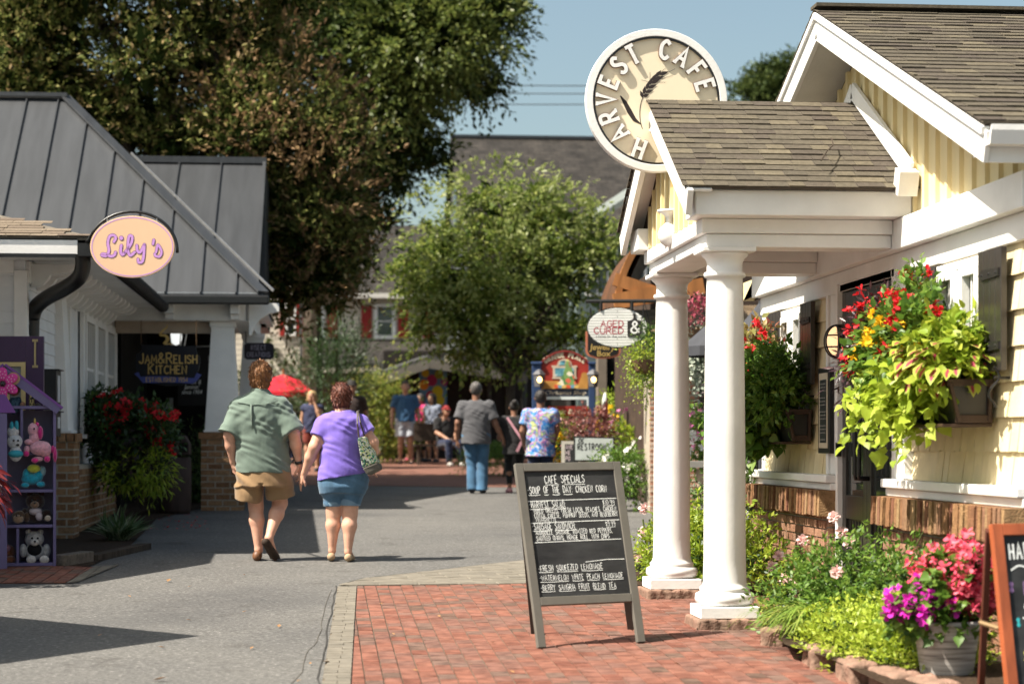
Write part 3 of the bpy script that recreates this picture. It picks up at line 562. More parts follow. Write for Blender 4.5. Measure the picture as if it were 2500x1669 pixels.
def hero_people():
    mm = lambda x, y, Y=0: ((x-395)/750, Y, (1475-y)/750)
    J = dict(head=mm(387,192,.02), neck=mm(387,305,-.02), shol=mm(248,420,-.01), shor=mm(522,408,-.01), elbl=mm(178,600,-.06), elbr=mm(625,590,-.06), wril=mm(196,790,.02), wrir=mm(655,795,.02),
             hipl=mm(335,790), hipr=mm(490,790), knel=mm(352,1100,.05), kner=mm(517,1075,.09), ankl=mm(374,1400,.02), ankr=mm(458,1315,-.13), toel=mm(352,1452,.2), toer=mm(488,1452,.03), heell=mm(366,1440,-.05), heelr=mm(440,1322,-.15))
    c = lambda z: (1475-z)/750; X = lambda a, b: ((a+b)/2-395)/750; HW = lambda a, b: (b-a)/1500
    prof = [(c(862), X(218,607), 0, HW(218,607), .185), (c(760), X(218,592), 0, HW(218,592), .185), (c(640), X(205,575), 0, HW(205,575), .18), (c(520), X(190,567), -.01, HW(190,567), .17), (c(430), X(185,575), -.015, HW(185,575), .155),
            (c(385), X(195,562), -.02, HW(205,556), .135), (c(350), X(235,535), -.02, HW(240,530), .115), (c(318), X(300,470), -.02, HW(300,470), .09), (c(290), X(327,447), -.015, HW(322,452), .075), (c(282), X(327,447), -.015, HW(326,448), .07)]
    green = cloth('sage_shirt', (.135,.18,.15), bs=11, b=.9); tan = cloth('tan_cotton', (.27,.172,.09), bs=13, b=.9)
    t, j = person('man in sage green short sleeved shirt and tan shorts walking away beside a woman', GP(600, 1285), -TH, 1.83, J, 1.22, skinA, hairm('auburn_hair', (.36,.16,.055), (.12,.05,.018)), 'nape',
        dict(mat=green, prof=prof, sleeve=.98, flare=1.42, ease=.02, fold=.006, ff=17), None, None, .0075, 1.12, (.3,.45,.4), hs=1.17)
    s = SDF((-.4,-.3,.4), (.42,.3,.95), .0075)
    _loft(s, [(c(960), X(222,600), 0, HW(215,608), .19), (c(840), X(225,600), 0, HW(232,600), .17)], .03)
    _cyl(s, mm(330,850,0), mm(307,1058,.03), .13, .142, .03); _cyl(s, mm(500,850,0), mm(521,1032,.05), .13, .14, .03)
    s.warp(lambda X_, Y_, Z_: .02*np.exp(-((X_-(408-395)/750)/.018)**2)*(Z_ < .72)); s.warp(fold(.006, 26, .4, (.8,.2,1.))); s.warp(lambda X, Y, Z: .004*np.sin(46*X+6*np.sin(9*Z))*np.sin(13*Z+1)); sdf_part('shorts', s, tan, t)
    lea = M('brown_leather', (.15,.065,.03), .5, .4, var=.35, vs=25); sole = M('shoe_sole', (.045,.03,.022), .7, .2, var=.3, vs=30)
    s = SDF((-.25,-.2,-.03), (.1,.4,.2), .007); s.cap(mm(366,1447,-.03), mm(352,1452,.19), .041, .038, .02).cap(mm(370,1432,-.02), mm(360,1440,.09), .042, .038, .02).cut((0,0,.002), (0,0,-1)).cut(mm(370,1412), (0,.35,1)); sdf_part('shoe', s, lea, t)
    A, B = np.array(mm(440,1335,-.135)), np.array(mm(488,1448,.03)); s = SDF(A-.16, B+.16, .007); s.cap(A, B, .043, .042, .02).cap(A+np.array((0,.0,.0)), A+np.array((.03,.04,.03)), .038, .036, .02); sdf_part('shoe', s, lea, t)
    n = np.cross(B-A, (1,.15,0)); n = -n/np.linalg.norm(n) if n[1] > 0 else n/np.linalg.norm(n); s = SDF(A-.16, B+.16, .007); o = n*.022; s.cap(A+o-(B-A)*.06, A*.5+B*.5+o, .040, .036, .02).cap(A*.5+B*.5+o, B+o+(B-A)*.05, .036, .045, .02); sdf_part('shoe_sole', s, sole, t)
    wb = MB(); a = j['wrir']; b = j['elbr']; p = a+(b-a)*.03; d = (b-a)/np.linalg.norm(b-a); wb.tube([p-d*.013, p+d*.013], .039, 16); wb.ell(p+np.array((.036,-.005,.004)), (.008,.02,.02), m=1); part('wristwatch', wb, [blackp, flash], t, smooth=True)
    y = MB(); y.tube([(mm(240,372,-.125)), mm(330,392,-.165), mm(430,392,-.165), mm(520,366,-.125)], .004, 6); y.tube([mm(338,392,-.17), mm(343,450,-.185), mm(352,560,-.19)], [.008,.011,.004], 6); part('shirt_yoke_seam', y, green, t, smooth=True)
    # woman
    wm = lambda x, y, Y=0: ((x-960)/750, Y, (1480-y)/750); c = lambda z: (1480-z)/750; X = lambda a, b: ((a+b)/2-960)/750
    J = dict(head=wm(952,340,.02), neck=wm(955,455,-.02), shol=wm(828,545,-.01), shor=wm(1080,538,-.01), elbl=wm(768,688,-.06), elbr=wm(1172,655,-.05), wril=wm(692,868,.03), wrir=wm(1168,800,.12),
             hipl=wm(890,880), hipr=wm(1025,880), knel=wm(895,1150,.03), kner=wm(1012,1150,.0), ankl=wm(885,1405,.03), ankr=wm(1000,1412,-.04), toel=wm(868,1458,.17), toer=wm(1018,1462,.13))
    prof = [(c(925), X(785,1140), 0, HW(785,1138), .19), (c(860), X(790,1125), 0, HW(790,1125), .19), (c(760), X(800,1100), 0, HW(800,1098), .18), (c(680), X(812,1092), -.01, HW(812,1090), .165), (c(600), X(818,1085), -.01, HW(820,1085), .16),
            (c(530), X(800,1100), -.015, HW(812,1090), .14), (c(490), X(815,1095), -.02, HW(818,1092), .12), (c(465), X(850,1070), -.02, HW(850,1068), .095), (c(446), X(888,1045), -.015, HW(888,1045), .08), (c(440), X(890,1045), -.015, HW(890,1045), .078)]
    pur = cloth('violet_jersey', (.19,.13,.52), var=.16, vs=9, bs=13, b=.7); den = cloth('blue_denim', (.07,.145,.235), var=.35, vs=9, bs=60, b=.2)
    t, j = person('woman in violet t-shirt and rolled denim shorts walking away with a shoulder bag', GP(786.3, 1286.7), -TH, 1.64, J, 1.25, skinA, hairm('red_brown_hair', (.20,.055,.028), (.055,.017,.012)), 'nape',
        dict(mat=pur, prof=prof, sleeve=.55, flare=1.3, ease=.014, fold=.006, ff=22, cut=((0,0,c(893)), (.16,0,-1))), None, None, .0075, 1.22, (.12,.18,.15), nbias=(.9,.3,.1), hs=1.16)
    s = SDF((-.32,-.3,.45), (.32,.3,.9), .0075); _loft(s, [(c(1000), X(812,1112), 0, HW(815,1108), .15), (c(960), X(803,1128), 0, HW(803,1128), .17), (c(870), X(797,1134), 0, HW(802,1130), .165)], .03)
    _cyl(s, wm(880,930), wm(889,1090,.02), .112, .080, .06); _cyl(s, wm(1040,930), wm(1013,1085), .118, .094, .06); s.warp(fold(.005, 40, .4, (.4,.2,1.2))); sdf_part('shorts', s, den, t)
    dl = cloth('faded_denim', (.16,.25,.34)); s = SDF((-.32,-.3,.45), (.32,.3,.7), .0075); _cyl(s, wm(889,1078,.02), wm(889,1100,.02), .085, .084, .01); _cyl(s, wm(1013,1062), wm(1012,1094), .098, .096, .01); sdf_part('rolled_cuffs', s, dl, t)
    be = M('beige_suede', (.42,.30,.19), .8, .2, var=.25, vs=25)
    for a, b, h_ in ((wm(882,1446,-.02), wm(868,1455,.15), wm(885,1425)), (wm(1003,1450,-.08), wm(1016,1456,.1), wm(1003,1428))):
        s = SDF(np.array(a)-.14, np.array(b)+.14, .007); s.cap(a, b, .036, .036, .02).cut((0,0,.002), (0,0,-1)).cut(h_, (0,.4,1)); sdf_part('shoe', s, be, t)
    er = MB()
    for sg in (-1, 1): er.ell(j['head']+np.array((sg*.083,0,-.045)), .009)
    part('earrings', er, flash, t, smooth=True)
    P0 = GP(786.3, 1286.7); Rm = Matrix.Rotation(-TH, 3, 'Z'); tp = lambda q: P0+Rm@Vector(q)
    bag = thing('shoulder_bag', 'green and white patterned tote hanging from the shoulder of the woman in violet', 'bag', tp(wm(1150,880,-.1)))
    bo = MB(); q = [wm(1070,625,-.2), wm(1122,612,-.13), wm(1205,790,-.12), wm(1105,832,-.24)]; n = Vector((.35,.9,-.1))*.09
    bo.add([tp(p) for p in q]+[tp(Vector(p)+n) for p in q], [(0,1,2,3),(7,6,5,4),(0,4,5,1),(1,5,6,2),(2,6,7,3),(3,7,4,0)])
    part('bag_body', bo, multi('bag_print', [(0,(.03,.06,.05)),(.3,(.62,.64,.5)),(.5,(.05,.25,.14)),(.62,(.5,.55,.2)),(.75,(.7,.72,.62)),(.9,(.04,.1,.14))], 70, 'voro'), bag, bevel=.012)
    bb = MB(); q2 = [wm(1105,832,-.245), wm(1205,790,-.125), wm(1218,838,-.12), wm(1140,880,-.24)]; bb.add([tp(p) for p in q2]+[tp(Vector(p)+n*1.1) for p in q2], [(0,1,2,3),(7,6,5,4),(0,4,5,1),(1,5,6,2),(2,6,7,3),(3,7,4,0)]); part('bag_base', bb, M('grey_canvas', (.12,.11,.09), .8), bag, bevel=.015)
    st = MB()
    for a, b_, mid in ((wm(1082,620,-.19), wm(1066,452,-.03), wm(1072,530,-.175)), (wm(1118,612,-.15), wm(1072,450,-.02), wm(1092,520,-.18))): st.tube([tp(a), tp(mid), tp(Vector(b_)+Vector((0,-.06,.01))), tp(Vector(b_)+Vector((0,.04,.02)))], .008, 6)
    part('strap', st, M('brown_strap', (.05,.035,.03), .5), bag)
def crowd():
    dk = hairm('black_hair', (.025,.02,.018), (.01,.008,.008)); gy = hairm('grey_curls', (.12,.11,.10), (.03,.025,.025)); bl = hairm('blond_hair', (.55,.38,.18), (.28,.17,.07)); br = hairm('brown_hair', (.06,.035,.02), (.025,.015,.01))
    jean = cloth('mid_blue_jeans', (.06,.14,.24), var=.35, vs=7); navy = cloth('navy_denim', (.012,.018,.045)); blk = cloth('black_cotton', (.012,.012,.013)); shb = M('dark_shoe', (.03,.03,.035), .6); shw = M('pale_shoe', (.5,.48,.45), .6)
    person('person with grey curly hair in charcoal t-shirt and blue jeans walking away', GP(1092, 1131), -TH-.05, 1.76, dict(elbl=(-.285,-.05,1.12), elbr=(.31,-.02,1.1), wril=(-.30,.02,.86), wrir=(.42,.06,.87), knel=(-.07,.09,.48), ankl=(-.06,-.0,.09), toel=(-.07,.14,.03)), 1.18, skinC, gy, 'short',
        dict(mat=cloth('charcoal_jersey', (.085,.085,.092)), hem=.78, sleeve=.75, flare=1.35), dict(mat=jean, hem=.05, name='jeans', flare=1.25), shb, .011)
    person('short person in black t-shirt and cropped black leggings walking with a pink strap', GP(1180, 1130), -TH+.1, 1.46, dict(wril=(-.15,.2,.82), elbl=(-.24,.02,.88), knel=(-.08,.1,.42), ankl=(-.07,.02,.08)), 1.12, skinC, dk, 'bun',
        dict(mat=cloth('black_tee', (.022,.021,.022)), hem=.74, sleeve=.6), dict(mat=blk, hem=.17, name='leggings', ease=.004), M('pink_shoe', (.5,.25,.27), .6), .011)
    P = GP(1180, 1130); Rm = Matrix.Rotation(-TH+.1, 3, 'Z'); tp = lambda *q: P+Rm@Vector(q); sb = MB(); sb.beam(tp(-.13,-.165,1.2), tp(.11,-.2,.84), .012, .035)
    for q in ((.02,-.21,.66), (.19,-.2,.62)): sb.beam(tp(.11,-.205,.84), tp(*q), .01, .04)
    single('sash_strap', sb, M('pink_strap', (.6,.30,.36), .6), 'pink ribbon strap worn across the back of the short person in black', 'strap')
    person('woman in bright tie-dye t-shirt and navy jeans walking away near the signboard', GP(1240, 1146), -TH, 1.62, dict(elbr=(.25,.02,1.05), wrir=(.2,.16,.84), elbl=(-.27,0,1.02), wril=(-.25,.16,.85)), 1.2, skinC, dk, 'short',
        dict(mat=multi('tie_dye', [(.3,(.30,.33,.5)),(.40,(.02,.10,.38)),(.46,(.03,.22,.5)),(.50,(.42,.44,.55)),(.53,(.45,.10,.24)),(.56,(.02,.12,.40)),(.62,(.35,.40,.08)),(.70,(.4,.4,.5))], 6.), hem=.70, sleeve=.62, flare=1.3), dict(mat=navy, hem=.05, name='jeans'), shb, .011)
    person('man in blue polo shirt and pale grey shorts standing facing the street', GP(930, 1064), math.pi-TH+.15, 1.9, dict(), 1.1, skinB, br, 'short',
        dict(mat=cloth('blue_polo', (.035,.095,.19)), hem=.90, sleeve=.7, flare=1.3), dict(mat=cloth('pale_grey_cotton', (.42,.45,.5)), hem=.58, flare=1.2), shb, .013)
    person('person in bright pink top half hidden behind the man in blue polo', GP(966, 1058), -TH+2.4, 1.62, dict(), 1., skinB, dk, 'bob', dict(mat=cloth('hot_pink', (.6,.03,.15)), hem=.75, sleeve=.5), dict(mat=blk, hem=.3, name='trousers'), shb, .014)
    person('woman with long dark hair in navy and white striped dress', GP(992, 1060), -TH+2.6, 1.62, dict(), 1.02, skinB, dk, 'long', dict(mat=multi('striped_knit', [(.4,(.02,.03,.08)),(.5,(.3,.33,.4))], 14, 'wave'), hem=.62, sleeve=.5, name='dress'), None, shb, .013)
    person('small child in pink and lilac standing behind the man in blue polo', GP(940, 1056), -TH+2.8, 1.02, dict(), 1.05, skinB, br, 'bob', dict(mat=cloth('lilac_dress', (.5,.25,.5)), hem=.6, sleeve=.4, name='dress'), None, M('pink_sandal', (.5,.1,.15)), .013)
    person('blond woman in navy sleeveless top and rust shorts holding a hand to her face', GP(716, 1081), math.pi-TH-.2, 1.66, dict(elbl=(-.22,.16,1.1), wril=(-.10,.16,1.43)), .98, skinB, bl, 'bob', dict(mat=multi('navy_print', [(.35,(.012,.016,.05)),(.62,(.012,.016,.05)),(.72,(.12,.14,.3))], 9), hem=.85, sleeve=.12, flare=1.0, name='top'), dict(mat=cloth('rust_cotton', (.16,.03,.02)), hem=.62), shb, .013)
    person('man in dark cap and brown t-shirt standing behind the woman in violet', GP(807, 1084), math.pi-TH+.2, 1.86, dict(), 1.12, skinB, M('black_cap', (.02,.018,.018), .8), 'cap', dict(mat=cloth('dark_brown_tee', (.045,.03,.028)), hem=.85, sleeve=.7), dict(mat=navy, hem=.5), shb, .013)
    sit = dict(hipl=(-.1,0,.5), hipr=(.1,0,.5), knel=(-.13,.42,.5), kner=(.14,.43,.52), ankl=(-.12,.5,.08), ankr=(.14,.46,.08), toel=(-.13,.66,.03), toer=(.15,.62,.03), shol=(-.18,-.04,1.0), shor=(.18,-.04,1.0), neck=(0,-.03,1.05), head=(0,.02,1.22), elbl=(-.24,.05,.74), elbr=(.24,.05,.74), wril=(-.12,.27,.62), wrir=(.12,.27,.62))
    person('person in dark clothes with a red cap sitting on a bench in the shade', GP(1022, 1068), math.pi-TH+.5, 1.7, sit, 1.1, skinB, M('red_cap', (.25,.03,.03), .8), 'cap', dict(mat=blk, prof=[(.4,0,0,.2,.16),(.75,0,-.02,.2,.15),(.98,0,-.04,.19,.12),(1.04,0,-.04,.08,.07)], sleeve=.8), dict(mat=navy, hem=.1, name='jeans', rise=.05), shw, .014)
    person('person sitting at the cafe table under the red umbrella', GP(664, 1060), math.pi-TH, 1.7, sit, 1., skinA, br, 'short', dict(mat=cloth('grey_top', (.1,.09,.09)), prof=[(.4,0,0,.2,.16),(.75,0,-.02,.2,.15),(.98,0,-.04,.19,.12),(1.04,0,-.04,.08,.07)], sleeve=.8), dict(mat=navy, hem=.1, name='trousers', rise=.05), shb, .014)
# ------------------------------------------------------------------ ground
def asphalt_mat():
    m, N, L, B = newmat('asphalt'); B.inputs['Roughness'].default_value = .88; B.inputs['Specular IOR Level'].default_value = .25
    tc = N.new('ShaderNodeTexCoord'); a = N.new('ShaderNodeTexNoise'); a.inputs['Scale'].default_value = 34; a.inputs['Detail'].default_value = 4; a.inputs['Roughness'].default_value = .8; b = N.new('ShaderNodeTexNoise'); b.inputs['Scale'].default_value = .55; b.inputs['Detail'].default_value = 6
    for n in (a, b): L.new(tc.outputs['Object'], n.inputs[0])
    r = ramp(N, [(.30,(.038,.037,.036)),(.45,(.095,.093,.09)),(.58,(.122,.12,.116)),(.70,(.29,.283,.268))]); L.new(a.outputs[0], r.inputs[0]); r2 = ramp(N, [(.28,(.70,.70,.71)),(.45,(.95,.94,.93)),(.72,(1.16,1.14,1.10))]); L.new(b.outputs[0], r2.inputs[0])
    mx = N.new('ShaderNodeMix'); mx.data_type = 'RGBA'; mx.blend_type = 'MULTIPLY'; mx.inputs[0].default_value = 1; L.new(r.outputs[0], mx.inputs[6]); L.new(r2.outputs[0], mx.inputs[7]); st_ = N.new('ShaderNodeTexNoise'); st_.inputs['Scale'].default_value = 2.3; st_.inputs['Detail'].default_value = 3; L.new(tc.outputs['Object'], st_.inputs[0]); r3 = ramp(N, [(.60,(1,1,1)),(.68,(.80,.79,.78)),(.78,(.66,.65,.64))]); L.new(st_.outputs[0], r3.inputs[0]); m3 = N.new('ShaderNodeMix'); m3.data_type = 'RGBA'; m3.blend_type = 'MULTIPLY'; m3.inputs[0].default_value = 1; L.new(mx.outputs[2], m3.inputs[6]); L.new(r3.outputs[0], m3.inputs[7]); L.new(m3.outputs[2], B.inputs['Base Color'])
    bp = N.new('ShaderNodeBump'); bp.inputs[0].default_value = .5; bp.inputs['Distance'].default_value = .008; L.new(a.outputs[0], bp.inputs['Height']); L.new(bp.outputs[0], B.inputs['Normal']); return m
asph = asphalt_mat()
def sheet(name, pts, mat, lift, kind='structure'):
    g = MB(); g.add([(x, y, gz(x, y)+lift) for x, y in pts], [tuple(range(len(pts)))]); return struct(name, g, mat, kind)
sheet('ground', [(-150,-20),(150,-20),(150,260),(-150,260)], asph, 0)
gp = lambda *q: [tuple(GP(x, y)[:2]) for x, y in q]
def inpoly(x, y, P):
    c = False; n = len(P)
    for i in range(n):
        (x1, y1), (x2, y2) = P[i], P[i-1]
        if (y1 > y) != (y2 > y) and x < (x2-x1)*(y-y1)/(y2-y1)+x1: c = not c
    return c
def cliprect(P, x0, x1, y0, y1):
    for ax, lim, sg in ((0, x0, 1), (0, x1, -1), (1, y0, 1), (1, y1, -1)):
        Q = []; n = len(P)
        for i in range(n):
            a, b = P[i-1], P[i]; da, db = sg*(a[ax]-lim), sg*(b[ax]-lim)
            if (da >= 0) != (db >= 0): t = da/(da-db); Q.append((a[0]+(b[0]-a[0])*t, a[1]+(b[1]-a[1])*t))
            if db >= 0: Q.append(b)
        P = Q
        if len(P) < 3: return []
    return P
def pave(name, poly, mat, bw, bl, joint, lift, along='y', h=.008, ang=0, sunk=-.02):
    """individually laid paving bricks, cut to the outline, over a sand bed"""
    ca, sa = math.cos(ang), math.sin(ang); rot = lambda x, y: (x*ca+y*sa, -x*sa+y*ca); unr = lambda x, y: (x*ca-y*sa, x*sa+y*ca)
    if sum(poly[i-1][0]*poly[i][1]-poly[i][0]*poly[i-1][1] for i in range(len(poly))) < 0: poly = poly[::-1]
    g = MB(); g.add([(x, y, gz(x, y)+lift) for x, y in poly], [tuple(range(len(poly)))], 0); pr = [rot(*p) for p in poly]; xs = [p[0] for p in pr]; ys = [p[1] for p in pr]; i = 0
    a0, a1, b0, b1 = (min(xs), max(xs), min(ys), max(ys)) if along == 'y' else (min(ys), max(ys), min(xs), max(xs)); a = a0
    while a < a1:
        b = b0-(bl/2 if i % 2 else 0)+random.uniform(-.012, .012)
        while b < b1:
            e = joint/2; r = (a+e, a+bw-e, b+e, b+bl-e) if along == 'y' else (b+e, b+bl-e, a+e, a+bw-e); Q = cliprect(pr, *r); b += bl
            if not Q: continue
            cx, cy = sum(p[0] for p in Q)/len(Q), sum(p[1] for p in Q)/len(Q); z = lift+h+random.uniform(-.002, .002); tx, ty = random.uniform(-.01, .01), random.uniform(-.007, .007); Vv = []
            for q, zz in ((1, -.007), (.955, 0)):
                for x, y in Q: x, y = cx+(x-cx)*q, cy+(y-cy)*q; X_, Y_ = unr(x, y); Vv.append((X_, Y_, gz(X_, Y_)+z+zz+(x-cx)*tx+(y-cy)*ty))
            n = len(Q); g.add(Vv, [tuple(range(n, 2*n))]+[(k, (k+1)%n, n+(k+1)%n, n+k) for k in range(n)], 1)
        a += bw; i += 1
    return struct(name, g, [sandj, mat])
B0, B1 = gp((820,1346),(806,1590)); 
BD = math.atan2(B0[0]-B1[0], B0[1]-B1[1]); BE = (B1[0]-(B1[1]-9.6)*math.tan(BD), 9.6); bo = .157; OV = (-bo*math.cos(BD), bo*math.sin(BD)); sh_ = lambda p, t=1: (p[0]+OV[0]*t, p[1]+OV[1]*t)
pave('brick_pavement', [B0, B1, BE, (3.7, 9.6), (3.7, 18.5), gp((1480,1268))[0], gp((1330,1302))[0], gp((1205,1341))[0]], paverm, .098, .196, .006, .004)
pave('pavement_edge_band', [sh_(B0), sh_(BE), sh_(BE, .03), sh_(B0, .03)], paverg, .106, .17, .0015, .005, 'x', h=.006, ang=-BD)
pave('pavement_edge_wedge', gp((778,1343),(840,1328),(980,1312),(1205,1286),(1330,1272),(1478,1264),(1330,1300.5),(1205,1339.5),(820,1344.5)), paverg, .16, .32, .003, .006, 'x', ang=.12)
pave('door_brick_apron', [(-6,17.2),gp((150,1338))[0],gp((215,1302))[0],(-6,19.9)], paverm, .106, .21, .006, .004)
pave('apron_edge_band', gp((152,1339),(178,1336),(272,1297),(217,1301)), paverg, .106, .21, .006, .006)
sheet('far_brick_street', gp((640,1112),(1480,1120),(1480,1098),(1500,1040)) + [(9,60),(-9,60)] + gp((560,1060)), rows('far_pavers', (.15,.062,.043), (.19,.085,.06), (.12,.085,.065), .21, .105, 'xy', .006), .006)
sheet('mulch_bed', gp((128,1222),(100,1300),(205,1300),(290,1262),(330,1222),(360,1190),(470,1165),(560,1140),(560,1120))+[(-2.9,31),(-2.9,21.4)], mulch, .012)
sheet('flower_bed_soil', [(2.75,9.6),(2.72,10.9),(2.62,11.5),(2.75,12.3),(2.95,12.75),(3.7,12.95),(3.7,9.6)], mulch, .10); sheet('far_flower_bed_soil', [(2.3,15.9),(3.7,15.0),(3.7,18.2),(2.3,18.2)], mulch, .05)
g = MB(); to = lambda x, y, h=0: Vector((x, y, gz(x, y)+.003+h)); ck = gp((757,1352),(742,1420),(722,1470),(700,1520),(672,1568),(660,1590)); ck = catmull(ck, 5); ck = [(x+random.uniform(-.02,.02), y) for x, y in ck]; ribbon(g, ck, .0045, to, 0); struct('asphalt_crack', g, M('crack', (.09,.082,.07), .95, var=.5))
g = MB(); ck = [(x+random.uniform(-.01,.01)-.02, y) for x, y in catmull(gp((778,1342),(758,1450),(738,1568),(730,1600)), 8)]; ribbon(g, ck, .010, to, 0); ck = [(x, y) for x, y in catmull(gp((780,1341),(840,1325),(980,1309),(1205,1283)), 8)]; ribbon(g, ck, .010, to, 0); struct('asphalt_edge_seam', g, M('seam_tar', (.04,.038,.035), .9, var=.5))

# ------------------------------------------------------------------ pieces shared by buildings
def brickwall(mb, o, u, L, H, n, bl=.205, bh=.068, joint=.011, depth=.02, mj=0, mb_=1, irregular=.004, start=0):
    """real bricks standing proud of a mortar sheet; o lower-left, u along, n outward"""
    o, u, n = Vector(o), Vector(u).normalized(), Vector(n).normalized(); z = Vector((0,0,1)); k = start; y = 0
    mb.add([o, o+u*L, o+u*L+z*H, o+z*H], [(0,1,2,3) if u.cross(z).dot(n) > 0 else (3,2,1,0)], mj)
    while y+bh*.6 < H:
        x = -(bl/2 if k % 2 else 0); h_ = min(bh-joint, H-y-joint*.3)
        while x < L-.005:
            a, b = max(0, x), min(L, x+bl-joint)
            if b-a > .02:
                d = depth+random.uniform(-irregular, irregular); q = [o+u*(a+random.uniform(0,irregular))+z*(y+random.uniform(0,irregular*.6)), o+u*(b-random.uniform(0,irregular))+z*(y+random.uniform(0,irregular*.6)), o+u*(b-random.uniform(0,irregular))+z*(y+h_), o+u*(a+random.uniform(0,irregular))+z*(y+h_)]
                V = q+[p+n*d for p in q]; V[4:] = [p+n*random.uniform(-irregular,irregular)*.6 for p in V[4:]]
                F = [(4,5,6,7),(0,1,5,4),(1,2,6,5),(2,3,7,6),(3,0,4,7)]; F = F if u.cross(z).dot(n) > 0 else [f[::-1] for f in F]; mb.add(V, F, mb_)
            x += bl
        y += bh; k += 1
def sash(par, name, o, u, n, w, h, cols=3, rws=2, frame=.06, mat=white, gl=glass, meet=True, label=None):
    """window: frame ring, muntins, pane set back"""
    o, u, n = Vector(o), Vector(u).normalized(), Vector(n).normalized(); z = Vector((0,0,1)); R = Matrix((u, n, z)).transposed(); fr = MB()
    P = lambda a, d, b: o+u*a+n*d+z*b
    for a, b, sx, sz in ((frame/2, h/2, frame, h), (w-frame/2, h/2, frame, h), (w/2, frame/2, w-2*frame, frame), (w/2, h-frame/2, w-2*frame, frame)): fr.obox(P(a, .03, b), sx, .06, sz, R)
    f = part(name, fr, mat, par, bevel=.004, label=label); mu = MB(); iw, ih = w-2*frame, h-2*frame
    for i in range(1, cols): mu.obox(P(frame+iw*i/cols, .022, h/2), .018, .026, ih-.002, R)
    for i in range(1, rws): mu.obox(P(w/2, .0205, frame+ih*i/rws), iw-.002, .022, .035 if meet else .018, R)
    if mu.v: part('muntins', mu, mat, f)
    pn = MB(); pn.obox(P(w/2, .006, h/2), iw, .006, ih, R); part('pane', pn, gl, f); return f

# ------------------------------------------------------------------ the cafe on the right
XF = 3.8; YA = 14.28; Y0, Y1 = 10.62, 17.45
yv = lambda x: YX(x, XF)
cafe = thing('cafe_building', 'cream yellow cafe with white trim, brick base and columned entrance porch on the right', 'cafe', (XF, 14.2, gz(XF, 14.2)))
g = MB(); g.box(XF+.02, 8.6, Y0+.02, 13.30, .05, 2.95); g.box(XF+.02, 8.6, 14.86, Y1-.02, .05, 2.95); g.box(XF+.3, 8.6, 13.30, 14.86, .05, 2.95); g.box(XF+.02, XF+.3, 13.30, 14.86, 2.66, 2.95)
part('wall', g, cream, cafe)
g = MB()
for a, b in ((Y0, 13.05), (15.0, Y1)): g = MB(); tabs(g, (XF+.012, a, 2.62), (0,1,0), (0,0,-1), b-a, 1.36, .195, (.09,.2), .012, None, .003, .012); part('shingle_siding', g, creamsh, cafe)
pk = .37; ztop = 4.36; YM = 14.1
g = MB(); g.prism([(Y0, 2.95), (Y1+.9, 2.95), (Y1+.9, ztop-pk*(Y1+.9-YM)), (YM, ztop), (Y0, max(2.97, ztop-pk*(YM-Y0)))], 'x', XF, XF+.1); y = Y0+.1
while y < Y1+.6:
    zt = ztop-pk*abs(y-YM)-.02
    if zt > 3.0: g.box(XF-.028, XF, y, y+.055, 2.955, zt)
    y += .238
part('gable_wall', g, cream, cafe)
g = MB(); g.box(XF-.03, XF+.02, Y0, Y1+.03, 2.6, 2.752); g.box(XF-.10, XF+.02, Y0-.02, Y1+.06, 2.754, 2.95); part('frieze_board', g, white, cafe, bevel=.006)
g = MB()
for a, b in ((Y0, 13.30), (14.78, Y1+.12)): g.box(XF-.125, XF+.02, a, b, 1.205, 1.262); g.box(XF-.09, XF+.02, a, b, 1.15, 1.203)
part('sill_board', g, white, cafe, bevel=.008)
g = MB(); g.box(XF-.02, XF+.02, Y1-.1, Y1+.02, 1.27, 2.598)
for a, b in ((13.06,13.30), (14.86,15.0)): g.box(XF-.035, XF+.02, a, b, 1.265, 2.598)
g.box(XF-.055, XF+.02, 12.98, 13.055, 1.265, 2.598); g.box(XF-.055, XF+.02, 15.005, 15.06, 1.265, 2.598)
part('pilaster_trim', g, white, cafe, bevel=.005)
g = MB(); brickwall(g, (XF-.10, Y0, .12), (0,1,0), 13.24-Y0, .86, (-1,0,0)); part('brick_base', g, [mortar, brickr], cafe); g = MB(); brickwall(g, (XF-.10, 14.84, .12), (0,1,0), Y1-14.84, .86, (-1,0,0), start=1); brickwall(g, (XF-.10, 14.84, .2), (1,0,0), .1, .78, (0,-1,0), depth=.012)
part('brick_base', g, [mortar, brickr], cafe)
for a, b in ((Y0, 13.27), (14.79, Y1+.05)):
    y = a; g = MB()
    while y < b:
        w = random.uniform(.055, .068); d = random.uniform(-.012, .012); sk = random.uniform(-.006, .006); zb = .965+random.uniform(-.012, .006); x0 = XF-.185+d; yy = y+w-.008
        V = [(x0,y+sk,zb),(XF,y+sk,zb),(XF,yy+sk,zb),(x0,yy+sk,zb),(x0+.006,y,1.148),(XF,y,1.148),(XF,yy,1.148),(x0+.006,yy,1.148)]; g.add(V, [(0,3,2,1),(4,5,6,7),(0,1,5,4),(1,2,6,5),(2,3,7,6),(3,0,4,7)], 0); y += w
    part('soldier_course', g, soldier, cafe)
